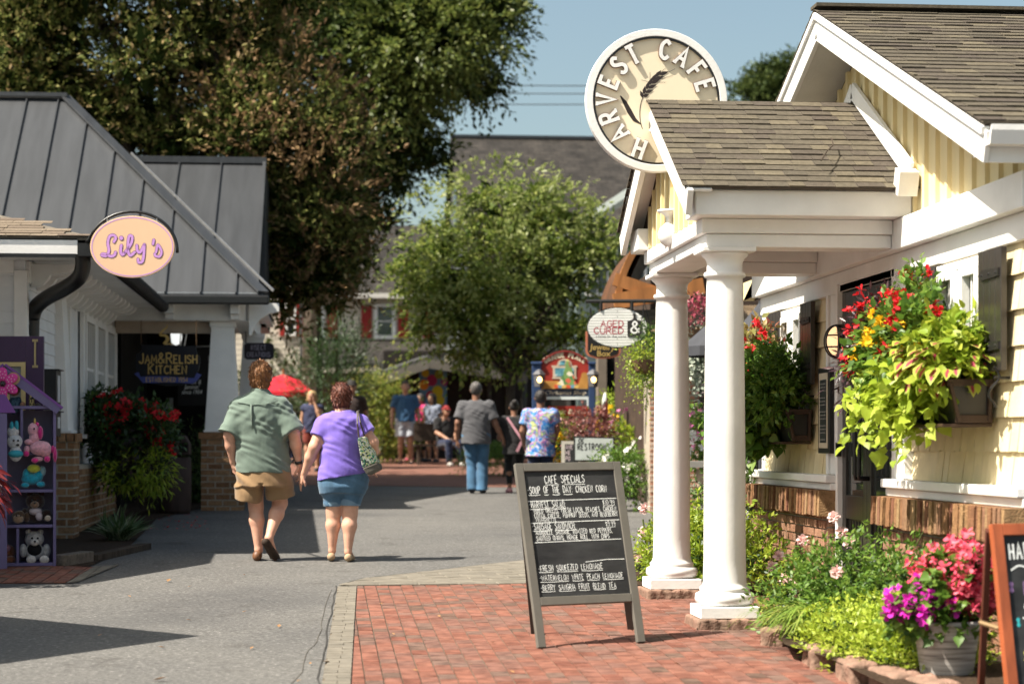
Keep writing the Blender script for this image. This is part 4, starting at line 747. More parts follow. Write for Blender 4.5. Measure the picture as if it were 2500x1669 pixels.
# doorway
g = MB(); g.box(XF-.03, XF+.13, 13.30, 13.37, .25, 2.66); g.box(XF-.05, XF+.13, 14.74, 14.80, .25, 2.66); g.box(XF-.03, XF+.13, 13.372, 14.735, 2.60, 2.658); part('door_casing', g, white, cafe, bevel=.006)
for a, b in ((13.375, 14.05), (14.056, 14.735)):
    d = MB(); x0, x1 = XF-.012, XF+.045; st = .10; d.box(x0, x1, a, a+st, .30, 2.595); d.box(x0, x1, b-st, b, .30, 2.595); d.box(x0, x1, a+st, b-st, 2.33, 2.595); d.box(x0, x1, a+st, b-st, .95, 1.12); d.box(x0, x1, a+st, b-st, .30, .42)
    d.box(x0+.02, x1-.01, a+st, b-st, .422, .948)
    for i in range(1, 6): d.box(x0+.012, x0+.02, a+st+i*(b-a-2*st)/6-.004, a+st+i*(b-a-2*st)/6+.004, .43, .94)
    dr = part('door', d, shutm, cafe, bevel=.004); p = MB(); p.box(x0+.02, x0+.03, a+st, b-st, 1.12, 2.33); part('door_pane', p, glass, dr)
    h = MB(); yh = b-.05 if a < 13.5 else a+.05; h.tube([(x0, yh, 1.25), (x0-.07, yh, 1.25), (x0-.07, yh, 1.28), (x0-.07, yh, 1.72), (x0-.07, yh, 1.75), (x0, yh, 1.75)], .016, 8); part('handle', h, blackm, dr, smooth=True)
    for zz in (.75, 1.45, 2.2):
        yh = a-.003 if a < 13.5 else b+.003; hh = MB(); hh.box(XF-.06, XF-.02, yh-.012, yh+.012, zz-.05, zz+.05); part('hinge', hh, blackm, dr)
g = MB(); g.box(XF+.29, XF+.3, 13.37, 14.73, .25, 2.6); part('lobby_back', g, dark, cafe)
# windows with shutters
def shutter(y0, y1, z0, z1, out=.03, tilt=0):
    s = MB(); x0 = XF-.035-out; n = 4; w = (y1-y0)/n
    for i in range(n): s.box(x0, x0+.035, y0+i*w+.002, y0+(i+1)*w-.002, z0, z1)
    o = part('shutter', s, shutm, cafe, bevel=.003); h = MB()
    for zz in (z0+.14, z1-.14):
        h.prism([(y0+.02, zz-.022), (y1-.10, zz-.03), (y1-.03, zz), (y1-.10, zz+.03), (y0+.02, zz+.022)], 'x', x0-.012, x0)
        for q in (.05, .14, .24): h.ell((x0-.012, y0+q*(y1-y0)/.32, zz), .007, n=8, k=5)
    part('strap_hinge', h, iron, o)
def cafe_window(ya, yb, z0=1.75, z1=2.58):
    g = MB(); g.box(XF-.045, XF, ya, yb, z1-.05, z1); g.box(XF-.045, XF, ya, ya+.06, z0, z1-.052); g.box(XF-.045, XF, yb-.06, yb, z0, z1-.052); ym = (ya+yb)/2; g.box(XF-.04, XF, ym-.055, ym+.055, z0, z1-.052); part('window_surround', g, white, cafe, bevel=.004)
    for a, b in ((ya+.06, ym-.055), (ym+.055, yb-.06)): sash(cafe, 'window', (XF-.005, a, z0), (0,1,0), (-1,0,0), b-a, z1-z0-.055, 2, 2, .05, label='paired white casement window with slim muntins')
    s = MB(); s.box(XF-.07, XF, ya-.02, yb+.02, z0-.05, z0-.002); part('window_sill', s, white, cafe, bevel=.004)
cafe_window(11.42, 12.31); shutter(12.32, 12.75, 1.9, 2.585); shutter(11.0, 11.40, 1.9, 2.585, .045)
cafe_window(15.80, 16.62); shutter(16.63, 17.05, 1.95, 2.585); shutter(15.43, 15.79, 1.95, 2.585, .045)
for yy in (11.06, 15.6):
    b = MB(); b.tube([(XF, yy, 1.86), (XF-.10, yy, 1.86)], .008, 6); b.tube([(XF-.10+.03*math.sin(t*1.0)*(1 if t < 6 else .6), yy, 1.92-.032*t) for t in np.linspace(0, 7, 16)], .008, 6); part('shutter_hook', b, iron, cafe)
# main roof
RX0 = 3.44
def plane_roof(mb, A, B, C, Dn, th=.04, m=0): mb.add([A, B, C, Dn]+[Vector(p)-Vector((0,0,th)) for p in (A, B, C, Dn)], [(0,1,2,3),(7,6,5,4),(0,4,5,1),(1,5,6,2),(2,6,7,3),(3,7,4,0)], m)
YE, YE2 = 10.42, 17.9; zr = 4.53; ze = zr-pk*(YM-YE); ze2 = zr-pk*(YE2-YM)
g = MB(); V = Vector; plane_roof(g, V((RX0, YE, ze)), V((9.5, YE, ze)), V((9.5, YM, zr)), V((RX0, YM, zr))); plane_roof(g, V((RX0, YM, zr)), V((9.5, YM, zr)), V((9.5, YE2, ze2)), V((RX0, YE2, ze2)))
rf = part('roof', g, M('roof_deck', (.12,.1,.085), .9), cafe)
g = MB(); sl_ = math.hypot(YM-YE, zr-ze); tabs(g, (RX0-.02, YM, zr+.003), (1,0,0), (0, YE-YM, ze-zr), 5.0, sl_+.03, .13, (.14,.30), .007); tabs(g, (RX0-.02, YM, zr+.003), (1,0,0), (0, YE2-YM, ze2-zr), 3.0, math.hypot(YE2-YM, zr-ze2), .13, (.18,.42), .012)
g.box(RX0-.02, 9, YM-.09, YM+.09, zr+.012, zr+.035); part('shingles', g, shingle, rf)
g = MB()
for ye, z_ in ((YE, ze), (YE2, ze2)):
    a, b = Vector((RX0+.012, YM, zr-.125)), Vector((RX0+.012, ye, z_-.125)); g.beam(a, b, .03, .17); g.beam(a+Vector((-.012,0,.085)), b+Vector((-.012,0,.085)), .045, .045)
    g.beam(a+Vector((.2,0,.075)), b+Vector((.2,0,.075)), .40, .012)
part('bargeboard', g, white, cafe, bevel=.004)
g = MB(); g.box(RX0+.03, 9, YE+.03, YE+.06, ze-.2, ze-.045); g.box(RX0+.03, 9, YE+.061, Y0+.1, ze-.14, ze-.12); part('eave_fascia', g, white, cafe)
g = MB(); pr = [(YE-.10, ze-.02), (YE-.10, ze-.05), (YE-.075, ze-.12), (YE+.025, ze-.12), (YE+.025, ze-.02), (YE+.01, ze-.02), (YE+.01, ze-.105), (YE-.065, ze-.105), (YE-.088, ze-.03)]; g.prism(pr, 'x', RX0+.0, 9); part('gutter', g, white, cafe)
# porch
PY1, PY2 = 13.25, 15.30; PX = 2.62; ZB = 2.77; ER, EE = 3.91, 3.135; YF = 12.84; YG = 2*YA-YF
g = MB()
for yc in (PY1, PY2):
    g.box(PX-.15, XF-.102, yc-.14, yc+.14, ZB, ZB+.085); g.box(PX-.185, XF-.102, yc-.175, yc+.175, ZB+.087, ZB+.18)
g.box(PX-.15, PX+.13, PY1+.142, PY2-.142, ZB, ZB+.085); g.box(PX-.185, PX+.165, PY1+.177, PY2-.177, ZB+.087, ZB+.18); g.box(PX+.167, XF-.01, PY1+.177, PY2-.177, ZB+.165, ZB+.18)
part('porch_beam', g, white, cafe, bevel=.006)
g = MB(); X0 = 2.36; g.box(X0, XF-.03, YF+.05, PY1-.0, ZB+.182, EE-.02); g.box(X0, XF-.03, PY2, YG-.05, ZB+.182, EE-.02); part('porch_fascia', g, white, cafe, bevel=.008)
g = MB(); g.prism([(PY1+.01, 2.96), (PY2-.01, 2.96), (PY2-.01, ER-(ER-EE)/(YA-YF)*(PY2-YA)-.06), (YA, ER-.07), (PY1+.01, ER-(ER-EE)/(YA-YF)*(YA-PY1)-.06)], 'x', 2.46, 2.52); y = PY1+.1; sp = (ER-EE)/(YA-YF)
while y < PY2-.05: g.box(2.437, 2.459, y, y+.05, 2.965, ER-sp*abs(y+.025-YA)-.1); y += .19
part('porch_gable', g, cream, cafe)
g = MB()
for ye in (YF-.02, YG+.02): g.beam((2.31, YA, ER-.115), (2.31, ye, EE-.115), .04, .17); g.beam((2.39, YA, ER-.035), (2.39, ye, EE-.035), .13, .02)
part('porch_bargeboard', g, white, cafe, bevel=.004)
g = MB(); plane_roof(g, V((2.285, YF, EE)), V((XF-.001, YF, EE)), V((XF-.001, YA, ER)), V((2.285, YA, ER)), .025); plane_roof(g, V((2.285, YA, ER)), V((XF-.001, YA, ER)), V((XF-.001, YG, EE)), V((2.285, YG, EE)), .025); pr_ = part('porch_roof', g, M('porch_deck', (.12,.1,.085), .9), cafe)
g = MB(); L_ = XF-2.265; tabs(g, (2.265, YA, ER+.003), (1,0,0), (0, YF-YA, EE-ER), L_, math.hypot(YA-YF, ER-EE)+.035, .098, (.10,.22), .006); tabs(g, (2.265, YA, ER+.003), (1,0,0), (0, YG-YA, EE-ER), L_, math.hypot(YA-YF, ER-EE)+.035, .098, (.12,.30), .013); part('shingles', g, shingle, pr_)
g = MB(); g.beam((XF-.05, YA, ER+.09), (XF-.05, YF+.0, EE+.10), .03, .12); g.beam((XF-.05, YA, ER+.09), (XF-.05, YG, EE+.10), .03, .12); g.obox((XF-.09, YF-.03, EE+.03), .13, .12, .16, Matrix.Rotation(.35, 3, 'X')); part('roof_flashing', g, white, cafe, bevel=.004)
g = MB(); g.tube([(3.2, 12.99, 3.32), (3.27, 13.12, 3.40), (3.36, 13.3, 3.47), (3.37, 13.4, 3.53)], .0045, 5); tw = single('fallen_twig', g, bark, 'thin curved dry twig lying on the shingles of the porch roof', 'twig')
COLP = [(.168,0),(.168,.005),(.19,.02),(.196,.045),(.19,.075),(.17,.085),(.16,.09),(.165,.1),(.165,.115),(.152,.125),(.142,.15),(.138,.3),(.136,.9),(.130,1.5),(.120,2.05),(.1175,2.11),(.134,2.115),(.138,2.13),(.134,2.145),(.117,2.15),(.116,2.2),(.119,2.215),(.13,2.235),(.15,2.25),(.155,2.262),(.155,2.27)]
for yc, lab in ((PY1, 'near'), (PY2, 'far')):
    zg = gz(PX, yc); z0 = zg+.15; sc = (ZB-.03-z0)/2.27; g = MB(); g.lathe([(r, z*sc) for r, z in COLP], (PX, yc, z0), 40); cl = part('column', g, white, cafe, smooth=True)
    g = MB(); g.box(PX-.175, PX+.175, yc-.175, yc+.175, ZB-.03, ZB-.001); g.box(PX-.195, PX+.195, yc-.195, yc+.195, zg+.075, z0); part('column_plinth', g, white, cl, bevel=.005)
    s = SDF((PX-.3, yc-.3, zg-.05), (PX+.3, yc+.3, zg+.1), .012); s.ell((PX, yc, zg+.02), (.1,.1,.03), .01)
    X_, Y_, Z_ = np.meshgrid(*s.ax, indexing='ij', sparse=True); s.F = (np.maximum(np.maximum(np.abs(X_-PX)-.225, np.abs(Y_-yc)-.225), np.maximum(Z_-zg-.073, zg-.04-Z_))+.005*np.sin(31*X_+9*Z_)*np.sin(27*Y_+20*Z_)+.003*np.sin(90*X_+50*Y_)).astype(np.float32); sdf_part('footing_stone', s, pinkstone, cl)
g = MB(); g.lathe([(.004,-.085),(.03,-.083),(.062,-.06),(.082,-.02),(.083,.01),(.07,.045),(.04,.072),(.026,.085),(.024,.11),(.03,.13),(.06,.15),(.085,.16),(.085,.175)], (2.43, YA, 2.965), 32); part('finial', g, white, cafe, smooth=True)
# wall lamp
lp = thing('wall_lamp', 'oval bulkhead lamp in a black cage glowing beside the dark double door', 'lamp', (XF-.04, 15.1, 2.2)); ly, lz = onX(1908, 900, XF-.13).y, 2.235
g = MB(); g.prism([(ly+.065*math.cos(t)*1.0, lz+.125*math.sin(t)) for t in np.linspace(0, 2*math.pi, 28, endpoint=False)], 'x', XF-.10, XF-.04); part('back_plate', g, blackm, lp, bevel=.01)
g = MB(); g.ell((XF-.09, ly, lz), (.075,.055,.108), n=20, k=14); part('globe', g, glow('lamp_glass', (1.,.62,.32), .55), lp, smooth=True)
g = MB()
for o in (-.035, .035): g.tube([(XF-.09-.088*math.sin(t), ly+o*.8, lz-.118*math.cos(t)) for t in np.linspace(0, math.pi, 14)], .006, 6)
for zz in (-.06, .06): g.tube([(XF-.09-.082*math.sin(t), ly-.066*math.cos(t), lz+zz*.7) for t in np.linspace(0, math.pi, 14)], .006, 6)
part('cage', g, blackm, lp, smooth=True)
mn = thing('menu_case', 'tall narrow black framed menu board hung on white trim beside the door', 'menu board', (XF-.04, yv(1912), 1.4)); a, b = yv(1925), yv(1899)
g = MB(); g.box(XF-.075, XF-.037, a, b, 1.42, 2.06); part('frame', g, blackp, mn, bevel=.005); g = MB(); g.box(XF-.078, XF-.075, a+.04, b-.04, 1.46, 2.02); part('mat_board', g, M('mat_board', (.5,.44,.33), .8), mn)
g = MB(); g.box(XF-.0805, XF-.078, a+.075, b-.075, 1.5, 1.97); part('menu_sheet', g, M('menu_sheet', (.03,.035,.033), .5), mn)
g = MB()
for i in range(17):
    if i % 4 == 3: continue
    y = b-.085
    while y > a+.09: l = random.uniform(.02, .05); g.box(XF-.082, XF-.0805, max(a+.08, y-l), y, 1.935-i*.026, 1.943-i*.026); y -= l+.012
part('menu_text', g, M('menu_text', (.22,.22,.2), .7), mn)
# round sign above the porch
sg = thing('round_cafe_sign', 'large round cream cafe sign with raised white letters over the porch roof', 'sign', (2.338, YA+.06, 3.41)); SC = Vector((2.338, YA+.03, 3.91)); SR = .504
def disc(r, y0, y1, n=72): q = MB(); q.prism([(SC.x+r*math.cos(t), SC.z+r*math.sin(t)) for t in np.linspace(0, 2*math.pi, n, endpoint=False)], 'y', y0, y1); return q
def ring(r0, r1, y0, y1, n=96):
    q = MB(); T = np.linspace(0, 2*math.pi, n, endpoint=False); V = [(SC.x+r*math.cos(t), y, SC.z+r*math.sin(t)) for r, y in ((r0,y0),(r1,y0),(r1,y1),(r0,y1)) for t in T]; F = [(k*n+i, ((k+1)%4)*n+i, ((k+1)%4)*n+(i+1)%n, k*n+(i+1)%n) for k in range(4) for i in range(n)]; q.add(V, F); return q
part('sign_face', disc(.45, SC.y-.012, SC.y+.03), M('sign_cream', (.86,.74,.54), .5, var=.03), sg); part('rim', ring(.452, SR, SC.y-.035, SC.y+.035), white, sg, bevel=.004); part('black_band', ring(.438, .4515, SC.y-.030, SC.y-.011), blackp, sg)
LT = [('H',200),('A',227.5),('R',250),('V',270.3),('E',290.6),('S',312),('T',332),('C',9.5),('A',31),('F',52.8),('E',72.5)]; gw = MB(); gk = MB()
for ch, an in LT:
    t = math.radians(an); c = SC+Vector((math.sin(t), 0, math.cos(t)))*.300; ux = Vector((math.cos(t), 0, -math.sin(t))); uy = Vector((math.sin(t), 0, math.cos(t))); w = glyph(ch)[1]*.125*.86
    for q, hh, wd in ((gk, .020, .255), (gw, .0225, .195)): write(q, ch, -w/2, 0, .125, frame3(c+Vector((0,-.012,0)), ux, uy), wd, .86, 0, 0, 0, .115, th=hh, h0=0) if ch in 'HARVETFE' else write(q, ch, -w/2, 0, .125, frame3(c+Vector((0,-.012,0)), ux, uy), wd*1.05, .86, 0, th=hh, h0=0)
part('lettering', gw, white, sg); part('letter_outline', gk, M('letter_edge', (.16,.1,.07), .6), sg)
g = MB(); f3 = frame3(SC+Vector((-.0,-.0135,0)), (1,0,0), (0,0,1)); K = .504/728; pz = lambda x, y: ((x-765)*K, (790-y)*K)
ribbon(g, catmull([pz(622,1080), pz(600,1000), pz(595,900), pz(605,820), pz(628,755)], 6), .005, f3)
ribbon(g, [pz(603,1028), pz(540,985), pz(490,905), pz(440,810), pz(395,745)], .034, f3, 0, .0004, lambda t: math.sin(math.pi*(.05+.9*t))**1.0+.05)
for (x0, y0, x1, y1) in ((625,755,600,690),(635,745,690,725),(635,720,650,640),(655,705,735,680),(665,670,690,590),(685,660,770,625),(695,625,725,550),(715,610,800,575),(725,580,765,515),(745,570,850,540),(760,540,815,480),(800,520,890,490)):
    ribbon(g, [pz(x0,y0), pz(x0*.6+x1*.4,y0*.6+y1*.4), pz(x1,y1)], .026, f3, 0, .0002+x0*1e-6, lambda t: [.5,1.,.08][int(round(t*2))])
for x1, y1 in ((700,500),(860,455),(960,460),(930,530),(860,600),(610,580)): ribbon(g, [pz(700,600), pz(x1,y1)], .0022, f3, 0, .0001)
part('wheat_emblem', g, M('emblem_ink', (.03,.022,.02), .6), sg)
# ------------------------------------------------------------------ shop on the left with the oval sign
XL = -2.85; lily = thing('white_shop', 'white clapboard shop with shingle eave, black gutter and open purple door', 'shop', (XL, 20.1, gz(XL, 20.1)))
def clap(mb, o, u, L, z0, z1, n, row=.115, lift=.016):
    o, u, n = Vector(o), Vector(u), Vector(n); z = z0
    while z < z1:
        e = min(z1, z+row); a, b = Vector((0,0,z)), Vector((0,0,e)); P = [o+a, o+u*L+a, o+u*L+b, o+b]; mb.add([P[0]+n*lift, P[1]+n*lift, P[2]+n*.003, P[3]+n*.003, P[0], P[1]], [(0,1,2,3),(4,5,1,0)]); z += row
g = MB(); g.box(-9, XL-.02, 20.12, 28.3, .1, 3.5); part('wall', g, white2, lily)
g = MB(); clap(g, (-9, 20.12, .35), (1,0,0), 9+XL-.12, .0, 2.85, (0,-1,0)); clap(g, (XL-.02, 20.22, .35), (0,1,0), 2.3, .0, 2.75, (1,0,0)); part('clapboards', g, white2, lily)
g = MB(); g.box(XL-.12, XL+.005, 20.08, 20.2, .3, 3.16); g.box(-9, XL-.122, 20.09, 20.12, 3.13, 3.3); g.box(XL-.02, XL+.012, 20.21, 28.3, 3.05, 3.26); g.box(XL-.02, XL+.02, 23.35, 23.45, 1.2, 3.05); part('corner_trim', g, white, lily, bevel=.005)
EX, EY, EZ = -2.13, 19.42, 3.36
g = MB(); n_ = 9.; plane_roof(g, V((-9, EY, EZ+.06)), V((EX, EY, EZ+.06)), V((EX-3.2, EY+3.2, EZ+1.02)), V((-9, EY+3.2, EZ+1.02)), .03); plane_roof(g, V((EX, EY, EZ+.06)), V((EX, 27.2, EZ+.06)), V((EX-3.2, 27.2, EZ+1.02)), V((EX-3.2, EY+3.2, EZ+1.02)), .03); lr = part('roof', g, shingle_d, lily)
g = MB(); tabs(g, (EX-4.6, EY+3.2, EZ+1.03), (1,0,0), (0,-3.2,-.96), 4.6, 3.36, .13, (.2,.4), .004, lambda x, y: x < 4.6-3.2*(1-y/3.34)); part('shingles', g, island('tan_shingles', [(0,(.13,.10,.078)),(.5,(.17,.135,.10)),(1,(.20,.16,.12))], .92, .1, .5, 150, .2, 30), lr)
g = MB(); g.box(-9, EX-.16, EY+.0, EY+.03, EZ-.10, EZ+.045); g.box(-9, EX-.2, EY+.031, 20.1, EZ-.10, EZ-.09); g.box(XL, EX-.1, EY+.2, 27.3, EZ-.08, EZ-.06); part('eave_boards', g, white, lily); g = MB(); g.prism([(-9,15.4),(-4.0,16.2),(-3.1,18.2),(-3.1,EY-.06),(-9,EY-.06)], 'z', EZ-.08, EZ+.04); part('added_shade_canopy', g, white2, lily)  # canopy is an unseen slab, added and outlined to cast the street shadow
g = MB(); g.box(-9, EX-.17, EY-.035, EY-.002, EZ-.135, EZ-.1); g.prism([(EX-.155, EZ-.12), (EX-.02, EZ-.12), (EX+.0, EZ-.0), (EX-.155, EZ-.0)], 'y', EY-.04, EY+.1); a = Vector((EX+.03, EY+.1, EZ-.07)); b = Vector((EX+.03, 27.25, EZ-.07)); g.tube([a, b], .075, 14)
y = EY+.15
while y < 27.2: g.tube([(EX+.03, y, EZ-.07), (EX+.03, y+.012, EZ-.07)], .083, 14); y += .14
part('gutter', g, blackm, lily)
g = MB(); DP = [WP(x, y, D) for x, y, D in ((186,558,19.35),(189,585,19.38),(190,612,19.4),(180,638,19.45),(150,660,19.6),(112,680,19.8),(86,700,19.95),(76,722,20.0),(73,750,20.02),(73,900,20.02),(73,1180,20.02))]; g.tube([tuple(p) for p in catmull([tuple(p) for p in DP], 4)], .075, 14); g.lathe([(.09,0),(.09,.1)], DP[0]-Vector((0,0,.02)), 14); part('downspout', g, blackm, lily, smooth=True)
y = 20.35
while y < 27.1:
    g = MB(); g.prism([(XL, 3.245), (XL, 3.02), (XL+.06, 3.02), (XL+.12, 3.05), (XL+.17, 3.1), (XL+.19, 3.14), (XL+.36, 3.16), (XL+.42, 3.2), (XL+.44, 3.245)], 'y', y, y+.11); part('eave_bracket', g, white, lily, bevel=.006); y += .46
# pilaster on brick pier
px0, px1, py0, py1 = -3.12, -2.66, 22.2, 22.68; zt_ = 1.60
g = MB(); zb = gz(-2.9, 22.4)-.02; brickwall(g, (px0, py0, zb), (1,0,0), px1-px0, zt_-.09-zb, (0,-1,0), .20, .082, .018, .008, irregular=.002); brickwall(g, (px1, py0, zb), (0,1,0), py1-py0, zt_-.09-zb, (1,0,0), .20, .082, .018, .008, irregular=.002); x = px0-.03
while x < px1+.03: w = random.choice((.085,.085,.16)); g.box(x, min(px1+.04, x+w-.014), py0-.035, py1, zt_-.088, zt_, 1); x += w
g.box(px0, px1+.005, py0+.01, py1-.01, zt_-.09, zt_-.004, 0); part('brick_pier', g, [M('pale_mortar', (.40,.36,.29), .95, .1, var=.2, vs=30), brickb], lily)
g = MB(); q0, q1 = (-3.09, -2.715), (-3.02, -2.80); g.add([(q0[0],py0+.05,zt_),(q0[1],py0+.05,zt_),(q0[1],py1,zt_),(q0[0],py1,zt_),(q1[0],py0+.09,3.28),(q1[1],py0+.09,3.28),(q1[1],py1,3.28),(q1[0],py1,3.28)], [(0,3,2,1),(4,5,6,7),(0,1,5,4),(1,2,6,5),(2,3,7,6),(3,0,4,7)]); g.box(px0+.0, px1-.02, py0+.01, py1-.02, zt_+.001, zt_+.035); part('tapered_pilaster', g, white, lily, bevel=.005)
for i in range(3):
    ya = 24.55+i*1.18; sash(lily, 'window', (XL+.004, ya, 1.75), (0,1,0), (1,0,0), 1.02, 1.26, 4, 2, .07)
g = MB(); g.box(XL, XL+.05, 24.4, 28.1, 3.015, 3.05); g.box(XL, XL+.05, 24.4, 24.54, 1.6, 3.014); g.box(XL, XL+.06, 28.07, 28.2, 1.6, 3.014)
for i in range(2): g.box(XL, XL+.055, 25.575+i*1.18, 25.725+i*1.18, 1.6, 3.014)
g.box(XL, XL+.09, 24.35, 28.25, 1.55, 1.60); part('window_surround', g, white, lily, bevel=.004)
# purple door standing open towards the street
pur = M('deep_purple_paint', (.055,.028,.075), .4, .4, var=.1); D = 19.0; d0, d1 = WP(-70, 1000, D), WP(101, 1000, D); zd0, zd1 = .42, WP(0, 771, D).z; U = (d1-d0).normalized(); N_ = Vector((U.y, -U.x, 0)); Wd = (d1-d0).length; R = Matrix((U, -N_, Vector((0,0,1)))).transposed(); base = Vector((d0.x, d0.y, 0)); P = lambda a, d, z: base+U*a+N_*d+Vector((0,0,z))
g = MB(); st = .165
for a, sx in ((st/2, st), (Wd-st/2, st)): g.obox(P(a, 0, (zd0+zd1)/2), sx, .045, zd1-zd0, R)
g.obox(P(Wd/2, 0, zd1-.12), Wd-2*st, .045, .24, R); g.obox(P(Wd/2, 0, zd0+.38), Wd-2*st, .045, .76, R); dr = part('open_door', g, pur, lily, bevel=.004)
gx0, gx1, gz0, gz1 = st, Wd-st, zd0+.76, zd1-.24; g = MB(); cr = M('cream_trim', (.58,.46,.22), .5)
for a, z, sx, sz in ((gx0+.02, (gz0+gz1)/2, .04, gz1-gz0), (gx1-.02, (gz0+gz1)/2, .04, gz1-gz0), ((gx0+gx1)/2, gz1-.02, gx1-gx0-.08, .04), ((gx0+gx1)/2, gz0+.02, gx1-gx0-.08, .04), ((gx0+gx1)/2+.02, (gz0+gz1)/2, .022, gz1-gz0-.08), ((gx0+gx1)/2, (gz0+gz1)/2-.06, gx1-gx0-.08, .02)): g.obox(P(a, .012+.001*(sx < .03), z), sx, .04, sz, R)
part('glazing_trim', g, cr, dr); g = MB(); g.obox(P((gx0+gx1)/2, 0, (gz0+gz1)/2), gx1-gx0-.02, .006, gz1-gz0-.02, R); part('door_pane', g, glassm('door_glass', (.22,.24,.25), .15), dr)
g = MB(); pa = Wd-.105; pz_ = WP(70, 928, D).z; g.obox(P(pa, .027, pz_), .052, .008, .235, R); pp = part('push_plate', g, blackp, dr); g = MB(); f3 = frame3(P(pa, .032, pz_), U, (0,0,1))
for i, ch in enumerate('PUSH'): w = glyph(ch)[1]*.036; write(g, ch, -w/2, .063-i*.05, .038, f3, .26, .95, 0)
for a, b in (((-.022,-.113),(.022,-.113)),((.022,-.113),(.022,.113)),((.022,.113),(-.022,.113)),((-.022,.113),(-.022,-.113))): ribbon(g, [a, b], .003, f3, 0, .001)
part('push_lettering', g, M('brass_letters', (.62,.5,.22), .4, .5, .3), pp)
g = MB(); g.obox(P(Wd-.075, .03, zd1-.16), .016, .012, .24, R)
for z in (.04, .28): g.obox(P(Wd-.075, .029, zd1-z), .05, .014, .022, R)
part('slide_bolt', g, M('brass', (.5,.4,.2), .4, .5, .6), dr); g = MB(); g.ell(P(Wd-.045, .055, pz_-.01), .028); part('door_knob', g, M('dark_bronze', (.05,.04,.03), .35, .5, .6), dr, smooth=True)
for i, (y0, y1) in enumerate(((850,940),(945,1000))):
    g = MB(); c = WP(120, y0, 20.9); e = WP(120, y1, 20.9); g.box(XL+.0, XL+.16, c.y-.2, c.y+.16, e.z, c.z); g.box(XL+.0, XL+.19, c.y-.21, c.y+.17, c.z, c.z+.012); bx = single('wall_box', g, blackp, ['upper', 'lower'][i]+' black lidded box on the white wall beside the purple door', 'box', bevel=.004, group='black boxes on the shop wall')
    g = MB(); g.box(XL+.161, XL+.166, c.y-.12, c.y+.05, e.z+.08, c.z-.05); part('paper', g, M('paper', (.6,.6,.6), .8), bx)
# ------------------------------------------------------------------ metal-roofed shop behind it
kit = thing('metal_roof_shop', 'shop with dark standing seam metal roof, white porch beam and tapered column', 'shop', (-3., 28.5, gz(-3, 28.5)))
HE = V((-.80, 27.4, 3.47)); HR = V((-3.86, 31.2, 6.66)); g = MB(); plane_roof(g, V((-9, 27.4, 3.47)), HE, HR, V((-9, 31.2, 6.66)), .03); g.add([HE, V((-.8, 35, 3.47)), V((-3.86, 35, 6.66)), HR], [(0,1,2,3)]); kr = part('metal_roof', g, metalroof, kit)
def on_roof(X, t): return V((X, 27.4+3.8*t, 3.47+3.19*t))
nr = V((0, -3.19, 3.8)).normalized(); g = MB(); x = -8.6
while x < -.95:
    t = min(1, (-.8-x)/3.06); g.beam(on_roof(x, .0)+nr*.018, on_roof(x, t*.985)+nr*.018, .016, .036); x += .465
part('standing_seams', g, seamm, kr); g = MB(); g.beam(HE+V((0,0,.03)), HR+V((0,0,.04)), .17, .03); g.beam(V((-9,31.2,6.70)), HR+V((.04,0,.04)), .2, .06); part('ridge_caps', g, metalroof, kr)
g = MB(); BX = -.93; plane_roof(g, V((-5, 28.9, 3.5)), V((BX, 28.9, 3.5)), V((BX, 33, 5.98)), V((-5, 33, 5.98)), .04); g.box(-5, BX, 33, 36, 3.4, 5.9); kb = part('rear_metal_roof', g, metalroof, kit); g = MB(); nb = V((0,-2.48,4.1)).normalized(); x = BX-.03
while x > -3.2: g.beam(V((x,28.9,3.5))+nb*.02, V((x,33,5.98))+nb*.02, .016, .036); x -= .66
part('standing_seams', g, seamm, kb); g = MB(); g.beam(V((-5,33,6.0)), V((BX+.02,33,6.0)), .22, .1); g.beam(V((BX-.01,28.9,3.5)), V((BX-.01,33,5.98)), .05, .12); part('ridge_caps', g, metalroof, kb); g = MB(); g.beam(HE+V((.13,.12,.06)), HE+(HR-HE)*.68+V((.10,.12,.06)), .02, .03); part('flashing', g, flash, kr)
g = MB(); g.box(-6, -.72, 27.30, 27.42, 3.33, 3.45); part('gutter', g, blackm, kit, bevel=.02); g = MB(); g.box(-6, -.85, 27.42, 27.45, 3.43, 3.49); part('drip_edge', g, M('pale_flashing', (.5,.58,.62), .5), kit)
g = MB(); g.box(-2.8, -1.05, 27.75, 28.0, 3.14, 3.38); g.box(-1.25, -1.0, 28.0, 33, 3.14, 3.38); g.box(-6, -.82, 27.44, 34, 3.40, 3.42); part('porch_beam', g, white, kit, bevel=.006); g = MB(); g.box(-2.8, -1.3, 28.02, 28.1, 2.98, 3.14); part('beam_underside', g, M('tan_paint', (.45,.36,.28), .7), kit)
for x in (-2.05, -1.18): g = MB(); g.box(x-.06, x+.06, 27.5, 27.749, 3.22, 3.395); g.box(x-.06, x+.06, 27.62, 27.749, 3.15, 3.219); part('eave_bracket', g, white, kit, bevel=.005)
g = MB(); g.prism([(-1.0, 3.38), (-1.0, 2.95), (-.97, 2.95), (-.93, 3.06), (-.86, 3.16), (-.74, 3.24), (-.6, 3.27), (-.6, 3.38)], 'y', 27.8, 27.95); part('corner_bracket', g, white, kit)
